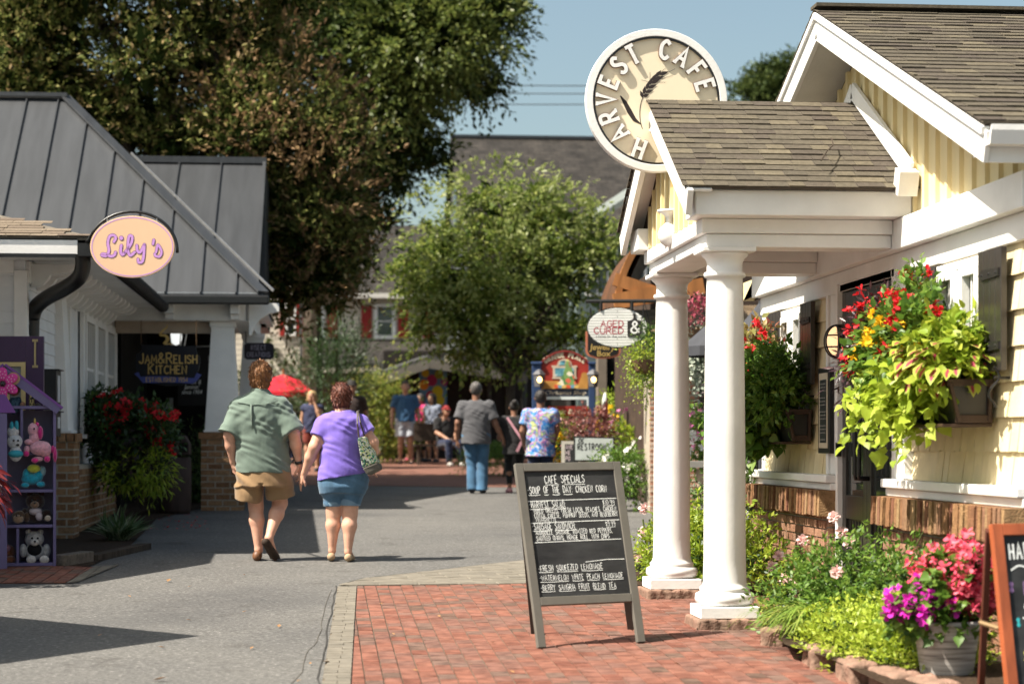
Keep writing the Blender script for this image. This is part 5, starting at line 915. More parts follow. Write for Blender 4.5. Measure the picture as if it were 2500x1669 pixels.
def taper(cx, cy, w0, w1, z0, z1):
    q = MB(); V_ = [(cx+sx*w, cy+sy*w, z) for w, z in ((w0, z0), (w1, z1)) for sx, sy in ((-1,-1),(1,-1),(1,1),(-1,1))]; q.add(V_, [(0,3,2,1),(4,5,6,7),(0,1,5,4),(1,2,6,5),(2,3,7,6),(3,0,4,7)]); q.box(cx-w1*1.18, cx+w1*1.18, cy-w1*1.18, cy+w1*1.18, z1-.07, z1-.001); q.box(cx-w1*1.08, cx+w1*1.08, cy-w1*1.08, cy+w1*1.08, z1-.10, z1-.071); q.box(cx-w0*1.06, cx+w0*1.06, cy-w0*1.06, cy+w0*1.06, z0+.001, z0+.03); return q
cy = 28.05; cxk = -1.36; zb = gz(cxk, cy)-.02; part('tapered_column', taper(cxk, cy, .235, .145, 1.64, 3.139), white, kit, bevel=.005); part('tapered_column', taper(cxk+.3, 31.2, .235, .145, 1.74, 3.139), white, kit)
g = MB(); brickwall(g, (cxk-.28, cy-.28, zb), (1,0,0), .56, 1.55-zb, (0,-1,0), .2, .082, .018, .008, irregular=.002); brickwall(g, (cxk+.28, cy-.28, zb), (0,1,0), .56, 1.55-zb, (1,0,0), .2, .082, .018, .008, irregular=.002); g.box(cxk-.31, cxk+.31, cy-.31, cy+.3, 1.551, 1.638, 1); part('brick_pier', g, [mortar, brickb], kit)
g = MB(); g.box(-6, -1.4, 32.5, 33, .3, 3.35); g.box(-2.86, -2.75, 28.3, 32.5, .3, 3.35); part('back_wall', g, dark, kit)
g = MB(); g.box(-2.7, -1.6, 32.38, 32.44, 2.78, 2.86); g.box(-2.7, -1.7, 32.38, 32.44, 2.70, 2.75); g.box(-2.45, -2.35, 32.38, 32.45, .8, 2.2); part('shelf_trim', g, M('grey_trim', (.35,.36,.36), .6), kit)
# ------------------------------------------------------------------ chalkboard A-frame (cafe specials)
def aframe(name, label, A, B, C, D2, framem, thick=.035, stile=.052, boardrows=None, legH=.0, zb=.28):
    """A,B bottom-left/right feet of the front leaf; C,D2 its top corners; returns thing, frame3 of the board face, width, height"""
    t = thing(name, label, 'chalkboard sign', (A+B)/2); ux = (B-A).normalized(); uy = ((C+D2)/2-(A+B)/2); H = uy.length; uy = (uy-ux*uy.dot(ux)).normalized(); W = (B-A).length; n = ux.cross(uy); R = Matrix((ux, -n, uy)).transposed(); P = lambda x, y, h=0: A+ux*x+uy*y+n*h
    for x in (stile/2, W-stile/2): g = MB(); g.obox(P(x, H/2), stile, thick, H, R); part('leg', g, framem, t, bevel=.003)
    g = MB(); g.obox(P(W/2, H-stile/2), W-2*stile-.001, thick, stile, R); g.obox(P(W/2, zb), W-2*stile-.001, thick, stile, R); part('frame_rail', g, framem, t, bevel=.003)
    g = MB(); g.obox(P(W/2, (zb+stile/2+H-stile)/2), W-2*stile-.002, .012, H-stile-zb-stile/2-.001, R); bd = part('board', g, board, t)
    return t, (lambda x, y, h=0: P(stile+x, zb+stile/2+y, .0065+h)), W-2*stile, H-stile-zb-stile/2, P, R, ux, uy, n, W, H
grey = M('grey_board_paint', (.135,.126,.108), .6, .3, var=.12, vs=8)
A, B = GP(1233, 1490), WP(1479, 1471, 12.5); A.z = gz(A.x, A.y)+.012; B.z = gz(B.x, B.y)+.016
DT = 12.62; C, D2 = WP(1191, 1071, DT), WP(1441, 1052, DT+.15)
ab, f3, bw, bh, P, R, ux, uy, n, W, H = aframe('cafe_chalkboard', 'grey framed cafe specials chalkboard standing on the brick pavement before the white columns', A, B, C, D2, grey)
bk = Vector((0, 1, 0))
for x in (.012, W-.085):
    top = P(x+.03, H-.03, -.03); ft = top+bk*.42+Vector((.14 if x < .1 else .20,0,0)); ft.z = gz(ft.x, ft.y); g = MB(); g.beam(top, ft, .045, .03); part('rear_leg', g, M('dark_leg_paint', (.05,.045,.04), .6), ab, bevel=.003)
g = MB(); g.obox(P(W/2, H-.028, -.04), W-.06, .03, .05, R); part('rear_rail', g, grey, ab)
TX = MB(); s_ = bw/.56
def line(text, x, y, h, wid=.62, w=.09, gap=.17, under=(), jit=.07, sl=0, space=.55):
    words = text.split(' '); cx = x
    for i, wd in enumerate(words):
        e = write(TX, wd, cx, y+sl*(cx-x), h, f3, w, wid, gap, 0, jit, h0=.0012)
        if i in under: ribbon(TX, [(cx, y-.22*h+sl*(cx-x)), ((cx+e)/2, y-.27*h+sl*(cx-x)), (e-gap*h, y-.2*h+sl*(cx-x))], .1*h, f3, 0, .001)
        cx = e+space*h
random.seed(3)
def fit(text, x0, x1, y, h, under=(), w=.09):
    """spread the line to its measured width"""
    n_ = width(text, h, .62, .17, .55); k = (x1-x0)/n_; line(text, x0, y, h, .62*k, w, .17*k, under, space=.55*k)
Wd, Hb = bw, bh
fit('CAFE SPECIALS', .22*Wd, .67*Wd, .903*Hb, .060*Hb)
for a, b in ((.22,.37),(.43,.66)): ribbon(TX, [(Wd*(a+(b-a)*i/14), Hb*(.888+.004*(i%2))) for i in range(15)], .0035, f3, 0, .001)
ribbon(TX, [(.338*Wd,.965*Hb),(.352*Wd,.975*Hb)], .004, f3, 0, .001)
fit('-SOUP OF THE DAY: CHICKEN CORN', .02*Wd, .90*Wd, .822*Hb, .054*Hb, (0,1,2,3))
for y, a, b in ((.765,.01,.99), (.590,.01,.99), (.435,.02,.98)): ribbon(TX, [(a*Wd, (y-.004)*Hb), (.4*Wd, y*Hb), (b*Wd, (y+.004)*Hb)], .0045, f3, 0, .001)
ribbon(TX, [(.55*Wd,.265*Hb),(.8*Wd,.279*Hb),(.985*Wd,.277*Hb)], .004, f3, 0, .001)
fit('$10.99', .83*Wd, .97*Wd, .720*Hb, .036*Hb, (0,)); fit('-HARVEST SALAD:', .02*Wd, .42*Wd, .708*Hb, .050*Hb, (0,1))
fit('MIXED GREENS, FRESH LOCAL PEACHES, CHICKEN,', .06*Wd, .985*Wd, .666*Hb, .037*Hb, w=.10); fit('COTIJA CHEESE, PUMPKIN SEEDS, AND BLUEBERRY', .06*Wd, .985*Wd, .624*Hb, .037*Hb, w=.10); fit('VINAIGRETTE', .065*Wd, .30*Wd, .596*Hb, .030*Hb, w=.10)
fit('$9.99', .83*Wd, .945*Wd, .546*Hb, .036*Hb, (0,)); fit('-SAUSAGE SANDWICH:', .02*Wd, .50*Wd, .534*Hb, .050*Hb, (0,1)); fit('ANDOUILLE SAUSAGE, ROASTED RED PEPPERS,', .05*Wd, .90*Wd, .492*Hb, .037*Hb, w=.10); fit('SAUTEED ONIONS, HOAGIE ROLL, WITH CHIPS', .05*Wd, .86*Wd, .447*Hb, .037*Hb, w=.10)
fit('-FRESH SQUEEZED LEMONADE', .03*Wd, .74*Wd, .205*Hb, .044*Hb, (0,1,2)); fit('-WATERMELON WHITE PEACH LEMONADE', .03*Wd, .955*Wd, .128*Hb, .042*Hb, (0,1,2,3)); fit('-BERRY SANGRIA FRUIT BLEND TEA', .03*Wd, .86*Wd, .052*Hb, .042*Hb, (0,1,2,3,4))
ab_board = [c for c in ab.children if c.name.startswith('board')][0]
part('chalk_writing', TX, chalk, ab_board)
# second chalkboard with reddish wood frame, at the right edge
redw = M('mahogany_stain', (.34,.085,.03), .35, .5, var=.5, vs=7, bump=.1, bs=30, stretch=(1,1,.2)); A = WP(2316, 1675, 9.55); A.z = gz(A.x, A.y); B = A+Vector((.62, .10, 0)); C = WP(2248, 1203, 9.72); D2 = C+Vector((.62,.10,0))
ab2, f3, bw, bh, P, R, ux, uy, n, W, H = aframe('chalkboard_easel', 'mahogany framed chalkboard with coloured chalk writing at the right edge', A, B, C, D2, redw, .04, .055, zb=.12)
for x in (.0, W-.06):
    top = P(x+.01, H-.02, -.04); g = MB(); ft = top+Vector((.05,.28,0)); ft.z = gz(ft.x, ft.y); g.beam(top, ft, .03, .055); part('rear_leg', g, M('dark_mahogany', (.09,.025,.015), .4), ab2, bevel=.003)
g = MB(); q = P(.01, H*.47, -.03); g.tube([q, q+Vector((-.06,.10,.02))], .012, 8); part('spreader_bar', g, M('brass_bar', (.3,.2,.1), .4, .5, .5), ab2)
for tx, y, h, mat_ in (('HARVEST', .845, .105, chalk), ('$5.00', .475, .075, chalk)):
    TX = MB(); write(TX, tx, .05*bw+(.05 if tx[0] == '$' else 0), y*bh, h*bh, f3, .12, .55, .22, 0, .05); part('white_chalk_writing', TX, chalk, ab2)
for tx, x, y, h, col in (('*', .02, .62, .07, (.30,.17,.34)), ('PUMPKIN', .16, .61, .085, (.22,.14,.26)), ('*', .06, .395, .06, (.05,.42,.45)), ('GLUTEN', .22, .375, .08, (.05,.28,.30)), ('*', .10, .17, .075, (.60,.55,.12)), ('TEA', .27, .16, .08, (.55,.5,.12))):
    TX = MB(); write(TX, tx, x*bw, y*bh, h*bh, f3, .12 if tx != '*' else .2, .6, .2, 0, .05); part('coloured_chalk', TX, M('coloured_chalk', col, .95, .1, var=.3, vs=120), ab2)
TX = MB(); ribbon(TX, catmull([(.05*bw,.77*bh),(.14*bw,.80*bh),(.26*bw,.775*bh),(.36*bw,.78*bh)], 5), .008, f3, 0, .001); ribbon(TX, [(.12*bw,.455*bh),(.45*bw,.475*bh)], .008, f3, 0, .001); part('white_chalk_writing', TX, chalk, ab2)

# ------------------------------------------------------------------ plants
G = np.array
greenS = [(0,(.035,.075,.015)),(.5,(.07,.13,.025)),(1,(.12,.19,.04))]; limeS = [(0,(.26,.36,.03)),(.5,(.40,.50,.05)),(1,(.52,.60,.10))]; purpS = [(0,(.02,.010,.016)),(.6,(.045,.02,.03)),(1,(.09,.045,.045))]
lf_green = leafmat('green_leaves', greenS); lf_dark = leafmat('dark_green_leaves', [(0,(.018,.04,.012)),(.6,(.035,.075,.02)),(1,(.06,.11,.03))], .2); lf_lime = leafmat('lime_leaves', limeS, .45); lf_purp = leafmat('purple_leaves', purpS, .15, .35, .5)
lf_col = leafmat('coleus_leaves', [(0,(.30,.42,.05)),(.6,(.42,.50,.07)),(1,(.50,.52,.12))], .4, edge=((.36,.04,.09), .15, .55)); lf_mid = leafmat('mid_green_leaves', [(0,(.06,.13,.02)),(.5,(.11,.21,.03)),(1,(.20,.30,.05))], .4); lf_ygreen = leafmat('yellow_green_leaves', [(0,(.17,.27,.02)),(.6,(.29,.38,.035)),(1,(.42,.46,.06))], .4)
def petalm(name, a, b): return leafmat(name, [(0, a), (1, b)], .3, .6, .2)
p_red = petalm('red_petals', (.55,.012,.02), (.75,.04,.05)); p_yel = petalm('yellow_petals', (.72,.42,.01), (.8,.55,.03)); p_pink = petalm('coral_pink_petals', (.72,.05,.12), (.8,.2,.25)); p_mag = petalm('magenta_petals', (.52,.01,.34), (.68,.04,.48)); p_rose = petalm('pale_rose_petals', (.78,.50,.48), (.85,.68,.64)); p_white = petalm('white_petals', (.75,.72,.66), (.82,.8,.76)); p_lil = petalm('pink_petals', (.65,.18,.4), (.75,.35,.5))
def plant(name, label, loc, cat='plant', group=None): return thing(name, label, cat, loc, group)
def clump(par, nm, blobs, n, leaf, mat, shape='oval', per=6, length=.1, shell=.3, up=.3, droop=.4, spread=.8, fold=.25):
    Pp, Dd = blobpts(blobs, n, shell); return leaves(nm, sprays(Pp, Dd, per, length, leaf, shape, up, droop, spread, fold), mat, par)
def bloom(par, nm, blobs, n, r, mat, petals=5, shell=.85, bias=(-.3,-.5,.4), clust=1, sp=.03):
    Pp, Dd = blobpts(blobs, n, shell); Dd = Dd*.5+np.array(bias)
    if clust > 1: Pp = np.repeat(Pp, clust, 0)+RNG.normal(0, sp, (n*clust, 3)); Dd = np.repeat(Dd, clust, 0)+RNG.normal(0, .4, (n*clust, 3))
    return leaves(nm, flowers(Pp, Dd, r*(.7+.6*RNG.random(len(Pp))), petals), mat, par)
def trail(par, nm, roots, n, length, leaf, mat, shape='heart', out=(-.2,-.16,0)):
    parts = []
    for _ in range(n):
        r0 = np.array(roots[RNG.integers(len(roots))])+RNG.normal(0, .06, 3); L = length*(.5+.6*RNG.random()); k = int(L/.032); t = np.arange(k)/k; d = np.array(out)*(.6+.8*RNG.random())+RNG.normal(0, .12, 3)
        Pn = r0+d*np.sqrt(t)[:, None]*.6+np.stack([np.zeros(k), np.zeros(k), -L*t**1.3], 1); D_ = RNG.normal(0, .45, (k, 3))+np.array((-.35,-.45,-.55)); parts.append(leaf_arrays(Pn, D_, leaf*(.6+.6*RNG.random(k)), shape, .12, .3))
    return leaves(nm, parts, mat, par)
# window box by the near window
def wbox(label, glabel, y0, y1, zt, glow_, xo=.30):
    b = thing('window_box', label, 'window box', (XF-.2, (y0+y1)/2, zt-.25), 'window boxes under the cafe windows'); g = MB(); x0, x1 = XF-xo, XF-.03
    g.add([(x0,y0,zt),(x1,y0,zt),(x1,y1,zt),(x0,y1,zt),(x0+.07,y0+.03,zt-.25),(x1,y0+.03,zt-.25),(x1,y1-.03,zt-.25),(x0+.07,y1-.03,zt-.25)], [(0,1,2,3),(7,6,5,4),(0,4,5,1),(1,5,6,2),(2,6,7,3),(3,7,4,0)]); part('box_panel', g, blackp, b, bevel=.004)
    g = MB(); e = y0-.012; g.beam((x0, e, zt-.02), (x1, e, zt-.02), .02, .04); g.beam((x0+.055, e+.028, zt-.225), (x1, e+.028, zt-.225), .02, .045); g.beam((x0+.015, e, zt-.02), (x0+.075, e+.03, zt-.24), .02, .035, up=(0,1,0)); g.beam((x1-.02, e, zt-.02), (x1-.02, e+.03, zt-.24), .02, .035, up=(0,1,0)); g.box(x0-.02, x1, y0+.02, y1, zt-.27, zt-.252); part('box_frame', g, M('box_edge', (.05,.028,.018), .45), b, bevel=.003)
    p = plant('window_box_flowers', glabel, (XF-.25, (y0+y1)/2, zt)); return b, p
b1, f1 = wbox('dark panelled window box below the nearer shuttered window', 'mixed red, yellow and lime flowers spilling from the nearer window box', 11.28, 12.75, 1.86, 0)
xw = XF-.28
clump(f1, 'purple_foliage', [(xw-.06,12.62,2.02,.16,.2,.26),(xw-.06,12.4,2.2,.16,.25,.2)], 420, .07, lf_purp, 'narrow', 6, .12); clump(f1, 'green_foliage', [(xw-.06,12.25,2.05,.2,.4,.28),(xw-.02,11.95,2.12,.2,.4,.26),(xw+.04,12.1,2.34,.1,.18,.2)], 600, .06, lf_mid, 'ovate', 5, .1)
clump(f1, 'coleus_foliage', [(xw+.04,11.55,1.98,.18,.34,.13),(xw+.08,11.5,2.06,.15,.3,.13)], 230, .08, lf_ygreen, 'ovate', 5, .12); Pp, Dd = blobpts([(xw+.04,11.36,1.97,.22,.2,.12),(xw-.04,11.62,1.98,.18,.22,.13)], 80, .8); leaves('coleus_leaves', leaf_arrays(Pp, Dd*.6+G((-.25,-.6,-.45)), .125*(.7+.5*RNG.random(80)), 'ovate', .25, .35, .35), lf_col, f1)
clump(f1, 'lime_foliage', [(xw-.04,12.05,1.84,.16,.4,.1),(xw-.04,11.75,1.86,.16,.35,.1)], 170, .085, lf_lime, 'heart', 4, .12, .5, -.2, .6); trail(f1, 'lime_vine', [(xw-.06,12.35,1.88),(xw-.1,12.2,1.84),(xw-.06,12.0,1.82),(xw-.06,11.8,1.82),(xw-.05,11.6,1.84)], 70, .32, .072, lf_lime)
bloom(f1, 'red_flowers', [(xw-.1,12.4,2.12,.2,.36,.28),(xw-.06,12.05,2.2,.22,.36,.24),(xw+.05,12.08,2.46,.09,.14,.12)], 66, .033, p_red, 5, .9, clust=4, sp=.022); bloom(f1, 'yellow_flowers', [(xw-.1,12.1,2.08,.22,.45,.2)], 34, .038, p_yel, 8, .9, clust=2, sp=.02)
b2, f2 = wbox('dark panelled window box half hidden below the far shuttered window', 'green, red and purple flowers hanging from the far window box behind the column', 15.6, 17.05, 1.76, 0, .24)
clump(f2, 'green_foliage', [(xw-.06,16.3,2.0,.22,.6,.22),(xw-.02,15.85,2.02,.2,.3,.24),(xw+.02,15.7,1.86,.16,.2,.14)], 760, .07, lf_mid, 'oval', 6, .1); clump(f2, 'purple_foliage', [(xw-.02,16.95,1.95,.22,.25,.3)], 230, .06, lf_purp, 'narrow', 6, .12); clump(f2, 'red_tinted_foliage', [(xw,16.7,2.25,.2,.35,.2)], 200, .075, leafmat('red_tinted', [(0,(.25,.06,.05)),(.4,(.20,.22,.06)),(1,(.38,.28,.12))], .35), 'oval', 5, .12)
clump(f2, 'lower_foliage', [(xw-.08,16.4,1.74,.2,.5,.16)], 240, .10, lf_mid, 'heart', 4, .12, .5, -.2, .6); trail(f2, 'green_vine', [(xw-.1,16.9,1.75),(xw-.08,16.5,1.72),(xw-.08,16.2,1.72)], 40, .34, .10, lf_mid)
bloom(f2, 'red_flowers', [(xw-.04,16.6,2.2,.22,.45,.22)], 30, .04, p_red, 5, .9, clust=4, sp=.02)
# flower bed by the near wall
zb = .33
rose = plant('rose_bush', 'loose rose bush with pale pink blooms growing against the brick wall', (3.3, 12.2, zb), 'bush'); RB = [(3.2,12.3,.60,.40,.42,.30),(3.45,11.75,.62,.24,.4,.28),(3.0,12.5,.52,.28,.3,.22),(3.15,11.9,.46,.36,.45,.2)]
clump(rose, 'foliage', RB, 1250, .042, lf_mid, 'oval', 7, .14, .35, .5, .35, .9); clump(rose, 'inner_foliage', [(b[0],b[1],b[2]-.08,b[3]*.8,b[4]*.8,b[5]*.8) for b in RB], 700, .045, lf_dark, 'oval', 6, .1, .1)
g = MB()
for _ in range(16): a = G((3.3,12.2,zb))+RNG.normal(0,.12,3)*G((1,1,0)); e = G((3.25,12.1,.86))+RNG.normal(0,.2,3)*G((1,1.3,.35)); g.tube([a, (a+e)/2+RNG.normal(0,.05,3), e], [.008,.006,.003], 5)
part('stems', g, greystem, rose)
Pr = [onX(x, y, X0) for x, y, X0 in ((1913,1185,3.25),(1841,1238,3.1),(1787,1275,3.0),(1773,1300,2.95),(1802,1325,2.95),(1824,1345,2.95),(1803,1380,2.9),(1920,1310,2.95),(1948,1242,3.2),(1931,1220,3.3),(1828,1360,2.9))]
parts = []
for p in Pr:
    for k, (rr, cup, nn) in enumerate(((.045,.1,8),(.038,.5,7),(.028,1.,6),(.016,2.,5))): parts.append(flowers([tuple(p)]*1, [(-.35,-.7,.35)], rr, nn, cup))
leaves('roses', parts, p_rose, rose)
gr = plant('grass_clump', 'arching bright green grass clump at the corner of the raised bed', (2.95, 11.9, .34), 'grass'); parts = []; N = 420; cx = G((2.95,11.9,.34))
st = cx+RNG.normal(0,.09,(N,3))*G((1,1.2,0)); dr_ = RNG.normal(0,1,(N,3)); dr_[:,2] = 0; dr_ /= np.linalg.norm(dr_,axis=1,keepdims=True); L_ = .22+.30*RNG.random(N); VV = []; FF = []; K = 6; k_ = 0
for i in range(N):
    s = np.cross(dr_[i], (0,0,1)); c_ = []
    for q in range(K): t = q/(K-1); c_.append(st[i]+dr_[i]*L_[i]*1.0*t**1.25+G((0,0,1))*L_[i]*(1.5*t-1.35*t*t))
    for q in range(K): w = .007*(1-(q/(K-1))**2)+.0006; VV += [c_[q]-s*w, c_[q]+s*w]
    FF += [(k_+2*q, k_+2*q+1, k_+2*q+3, k_+2*q+2) for q in range(K-1)]; k_ += 2*K
mesh_obj('blades', VV, np.array(FF), leafmat('grass_blades', [(0,(.13,.22,.03)),(.6,(.22,.33,.05)),(1,(.36,.40,.09))], .4), gr)
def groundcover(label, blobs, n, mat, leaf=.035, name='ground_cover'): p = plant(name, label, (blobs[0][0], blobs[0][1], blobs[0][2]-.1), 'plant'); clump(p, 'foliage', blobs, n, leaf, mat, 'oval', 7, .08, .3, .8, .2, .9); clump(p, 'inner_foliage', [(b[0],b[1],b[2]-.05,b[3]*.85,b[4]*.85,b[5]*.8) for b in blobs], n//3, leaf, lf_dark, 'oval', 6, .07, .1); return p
groundcover('low mound of yellow-green foliage behind the edging stones by the pot', [(3.05,11.1,.38,.34,.6,.20),(3.2,10.7,.38,.34,.5,.18),(2.98,11.45,.40,.25,.3,.16),(3.3,11.4,.45,.25,.45,.2)], 2200, lf_lime); groundcover('small leafy tuft beside the near column plinth', [(2.93,12.75,.42,.14,.3,.12)], 130, lf_ygreen, .03)
groundcover('bright green shrub growing behind the columns by the far brick wall', [(3.15,16.2,.65,.45,.5,.38),(3.0,16.8,.6,.4,.5,.32),(3.3,15.5,.55,.3,.4,.28),(2.75,16.2,.5,.3,.4,.2)], 1500, lf_ygreen, .045, 'shrub')
cl = plant('climbing_rose', 'thin climbing rose with small leaves at the far corner of the cafe', (3.4, 17.5, .4), 'climber'); clump(cl, 'foliage', [(3.55,17.5,.95,.22,.2,.5),(3.45,17.4,1.15,.25,.3,.15)], 170, .045, lf_green, 'oval', 5, .12, .1); g = MB()
for i in range(5): g.tube([(3.4+.05*i,17.5,.35),(3.5+.04*i,17.45,.8),(3.42+.07*i,17.35,1.25)], .007, 5)
part('stems', g, greystem, cl); g = MB(); yy = onX(1740, 1100, 3.3); g = MB()
# edging stones
def stone(c, sx, sy, sz, rz, label, grp):
    s = SDF((-sx,-sy,-sz), (sx,sy,sz), .011); X_, Y_, Z_ = np.meshgrid(*s.ax, indexing='ij', sparse=True); ph = random.uniform(0, 9)
    a = np.sqrt(np.maximum(np.abs(X_)-sx/2+.025,0)**2+np.maximum(np.abs(Y_)-sy/2+.025,0)**2+np.maximum(np.abs(Z_)-sz/2+.025,0)**2)-.025
    s.F = (a+.007*np.sin(19*X_+ph)*np.sin(23*Y_+7*Z_+ph)+.004*np.sin(41*Z_+30*X_+35*Y_+ph)+.004*np.sin(80*X_+60*Y_+50*Z_+ph)*np.sin(70*Y_+ph)).astype(np.float32); V_, Q = s.mesh(); o = mesh_obj('edging_stone', V_, Q, pinkstone, None, (0,0,0), smooth=True); o.location = c; o.rotation_euler = (0,0,rz); o['label'] = label; o['category'] = 'stone'; o['group'] = grp
ES = [(1755,1480,.34,.3,'leftmost rough sandstone edging stone under the grass clump'),(1835,1530,.36,.9,'second edging stone below the grass blades'),(1915,1565,.34,1.,'third edging stone at the foot of the yellow-green mound'),(2000,1590,.38,1.1,'broad edging stone in the middle of the row'),(2085,1612,.36,1.15,'edging stone just left of the glazed pot')]
for x, y, w, rz, lb in ES: p = GP(x, y); stone(Vector((p.x+.12, p.y, gz(p.x,p.y)+.035)), .16, w, .17, rz-1.0, lb, 'sandstone edging of the raised bed')
for x, y, lb in ((1735,1364,'pinkish edging stone behind the near column'),(1800,1362,'pinkish edging stone right of the near column base')): p = GP(x, y); stone(Vector((p.x+.05, p.y+.05, gz(p.x,p.y)+.03)), .34, .16, .18, 0, lb, 'sandstone edging of the far bed')
# big pot
pt = thing('glazed_pot', 'large weathered grey glazed pot standing beside the mahogany chalkboard', 'pot', (3.26, 10.45, .2)); pc = WP(2172, 1420, 10.5); PCX, PCY = pc.x, pc.y; zp0 = gz(PCX, PCY); zp1 = pc.z
g = MB(); hh = zp1-zp0; g.lathe([(.10,0),(.115,.02),(.135,hh*.3),(.155,hh*.65),(.168,hh*.88),(.178,hh*.94),(.182,hh*.97),(.176,hh),(.155,hh),(.15,hh-.05),(.02,hh-.06)], (PCX, PCY, zp0), 48)
m, N, L, Bq = newmat('pot_glaze'); tc = N.new('ShaderNodeTexCoord'); mp = N.new('ShaderNodeMapping'); mp.inputs[3].default_value = (1.5,1.5,26); nz = N.new('ShaderNodeTexNoise'); nz.inputs['Scale'].default_value = 2.2; nz.inputs['Detail'].default_value = 7; L.new(tc.outputs['Object'], mp.inputs[0]); L.new(mp.outputs[0], nz.inputs[0]); r = ramp(N, [(.3,(.13,.11,.10)),(.45,(.34,.31,.28)),(.65,(.52,.49,.46)),(.8,(.3,.27,.25))]); L.new(nz.outputs[0], r.inputs[0]); L.new(r.outputs[0], Bq.inputs[0]); Bq.inputs['Roughness'].default_value = .5
b = N.new('ShaderNodeBump'); b.inputs[0].default_value = .3; L.new(nz.outputs[0], b.inputs['Height']); L.new(b.outputs[0], Bq.inputs['Normal']); part('vessel', g, m, pt, smooth=True); g = MB(); g.lathe([(.001,0),(.152,0),(.152,.012),(.001,.012)], (PCX, PCY, zp1-.055), 24); part('soil', g, mulch, pt)
pf = plant('potted_begonias', 'coral pink and magenta flowers filling the grey glazed pot', (PCX, PCY, zp1)); z = zp1
clump(pf, 'foliage', [(PCX,PCY,z+.06,.2,.2,.12),(PCX+.03,PCY,z+.2,.17,.17,.14),(PCX-.16,PCY-.02,z+.06,.16,.16,.1)], 330, .05, lf_mid, 'heart', 5, .08); bloom(pf, 'coral_flowers', [(PCX+.06,PCY,z+.24,.20,.18,.15),(PCX+.13,PCY,z+.16,.17,.16,.13)], 150, .03, p_pink, 4, .75, clust=5, sp=.026); bloom(pf, 'coral_flowers', [(PCX+.02,PCY-.1,z+.08,.18,.1,.05)], 10, .028, p_pink, 4, .8, clust=4, sp=.022)
bloom(pf, 'magenta_flowers', [(PCX-.18,PCY-.05,z+.10,.13,.14,.08),(PCX-.08,PCY-.1,z+.06,.12,.12,.05)], 34, .04, p_mag, 5, .9, (-.2,-.8,.3), 2, .02)
# ------------------------------------------------------------------ left side: sign, toys, shelf, planter
sp = WP(304, 566, 18.6); ls = thing('oval_shop_sign', 'peach oval shop sign with purple script hung under a black arched bracket', 'sign', (sp.x, sp.y, sp.z-.28)); k = 18.6/F_; f3 = frame3(sp, (CS,-SN,0), (0,0,1)); EL = lambda a, b, n=56: [(a*math.cos(t), b*math.sin(t)) for t in np.linspace(0, 2*math.pi, n, endpoint=False)]
def slab(mb, pts, f, h0, h1, m=0):
    n = len(pts); mb.add([f(x, y, h0) for x, y in pts]+[f(x, y, h1) for x, y in pts], [tuple(range(n))[::-1], tuple(range(n, 2*n))]+[(i, (i+1)%n, n+(i+1)%n, n+i) for i in range(n)], m)
a_, b_ = 97*k, 71*k; g = MB(); slab(g, EL(a_, b_), f3, -.02, .005); part('sign_board', g, M('peach_sign', (.72,.48,.31), .5, var=.03), ls, bevel=.004); lil = M('lilac_paint', (.52,.27,.62), .5, var=.03)
g = MB(); E_ = EL(a_*.955, b_*.945); ribbon(g, E_+[E_[0]], .008, f3, 0, .006); part('border_line', g, lil, ls); S1 = MB(); S2 = MB(); q = lambda *P: [((x-1445)/4.48*.9396*k, (240-y)/4.48*.9396*k) for x, y in P]
for st, w in (([(1245,185),(1265,140),(1235,112),(1195,130),(1178,200),(1190,280),(1165,335),(1115,335),(1120,318),(1165,325),(1210,345),(1250,330),(1262,300)],36),([(1325,225),(1318,290),(1335,325),(1365,305)],38),([(1365,305),(1430,210),(1445,135),(1415,120),(1400,180),(1400,290),(1425,335),(1470,300)],36),([(1495,225),(1500,280),(1530,300),(1575,220)],36),([(1577,215),(1570,330),(1555,400),(1515,410),(1508,375)],36),([(1680,165),(1672,210)],34),([(1705,300),(1725,220),(1765,290),(1745,345),(1700,340),(1690,318)],32)):
    c = catmull(q(*st), 6); ribbon(S2, c, (w+5)*.19*k, f3, 0, .0065+.00005*len(S2.v)/50); ribbon(S1, c, (w-4)*.19*k, f3, 0, .0085+.00005*len(S1.v)/50)
    for e in (c[0], c[-1]):
        for Sx, ww, hh in ((S2, (w+5)*.9, .0066), (S1, (w-4)*.9, .0087)): slab(Sx, [(e[0]+ww*.105*k*math.cos(t), e[1]+ww*.105*k*math.sin(t)) for t in np.linspace(0, 2*math.pi, 12, endpoint=False)], f3, hh-.001, hh+.0004)
for Sx, rr, hh in ((S2, 27, .0066), (S1, 22, .0087)): slab(Sx, [(x+rr*.21*k*math.cos(t), y+rr*.21*k*math.sin(t)) for x, y in q((1325,145)) for t in np.linspace(0, 2*math.pi, 16, endpoint=False)], f3, hh-.001, hh+.0004)
part('script_outline', S2, M('plum_outline', (.10,.03,.10), .5), ls); part('script_lettering', S1, lil, ls)
g = MB(); arc = [WP(304+103*math.cos(t)*1.0, 575-90*math.sin(t), 18.6)+Vector((0,.01,0)) for t in np.linspace(-.05, math.pi*.86, 24)]; g.tube(arc, .014, 8); w = WP(196, 560, 19.3); g.tube([arc[-1], arc[-1].lerp(w, .5), w], .014, 8); part('bracket', g, blackm, ls, smooth=True); g = MB()
for dx in (-58, 56): p = WP(304+dx, 505, 18.6); g.tube([p+Vector((0,0,-.03)), p+Vector((0,0,.02))], .004, 6)
part('hooks', g, flash, ls)
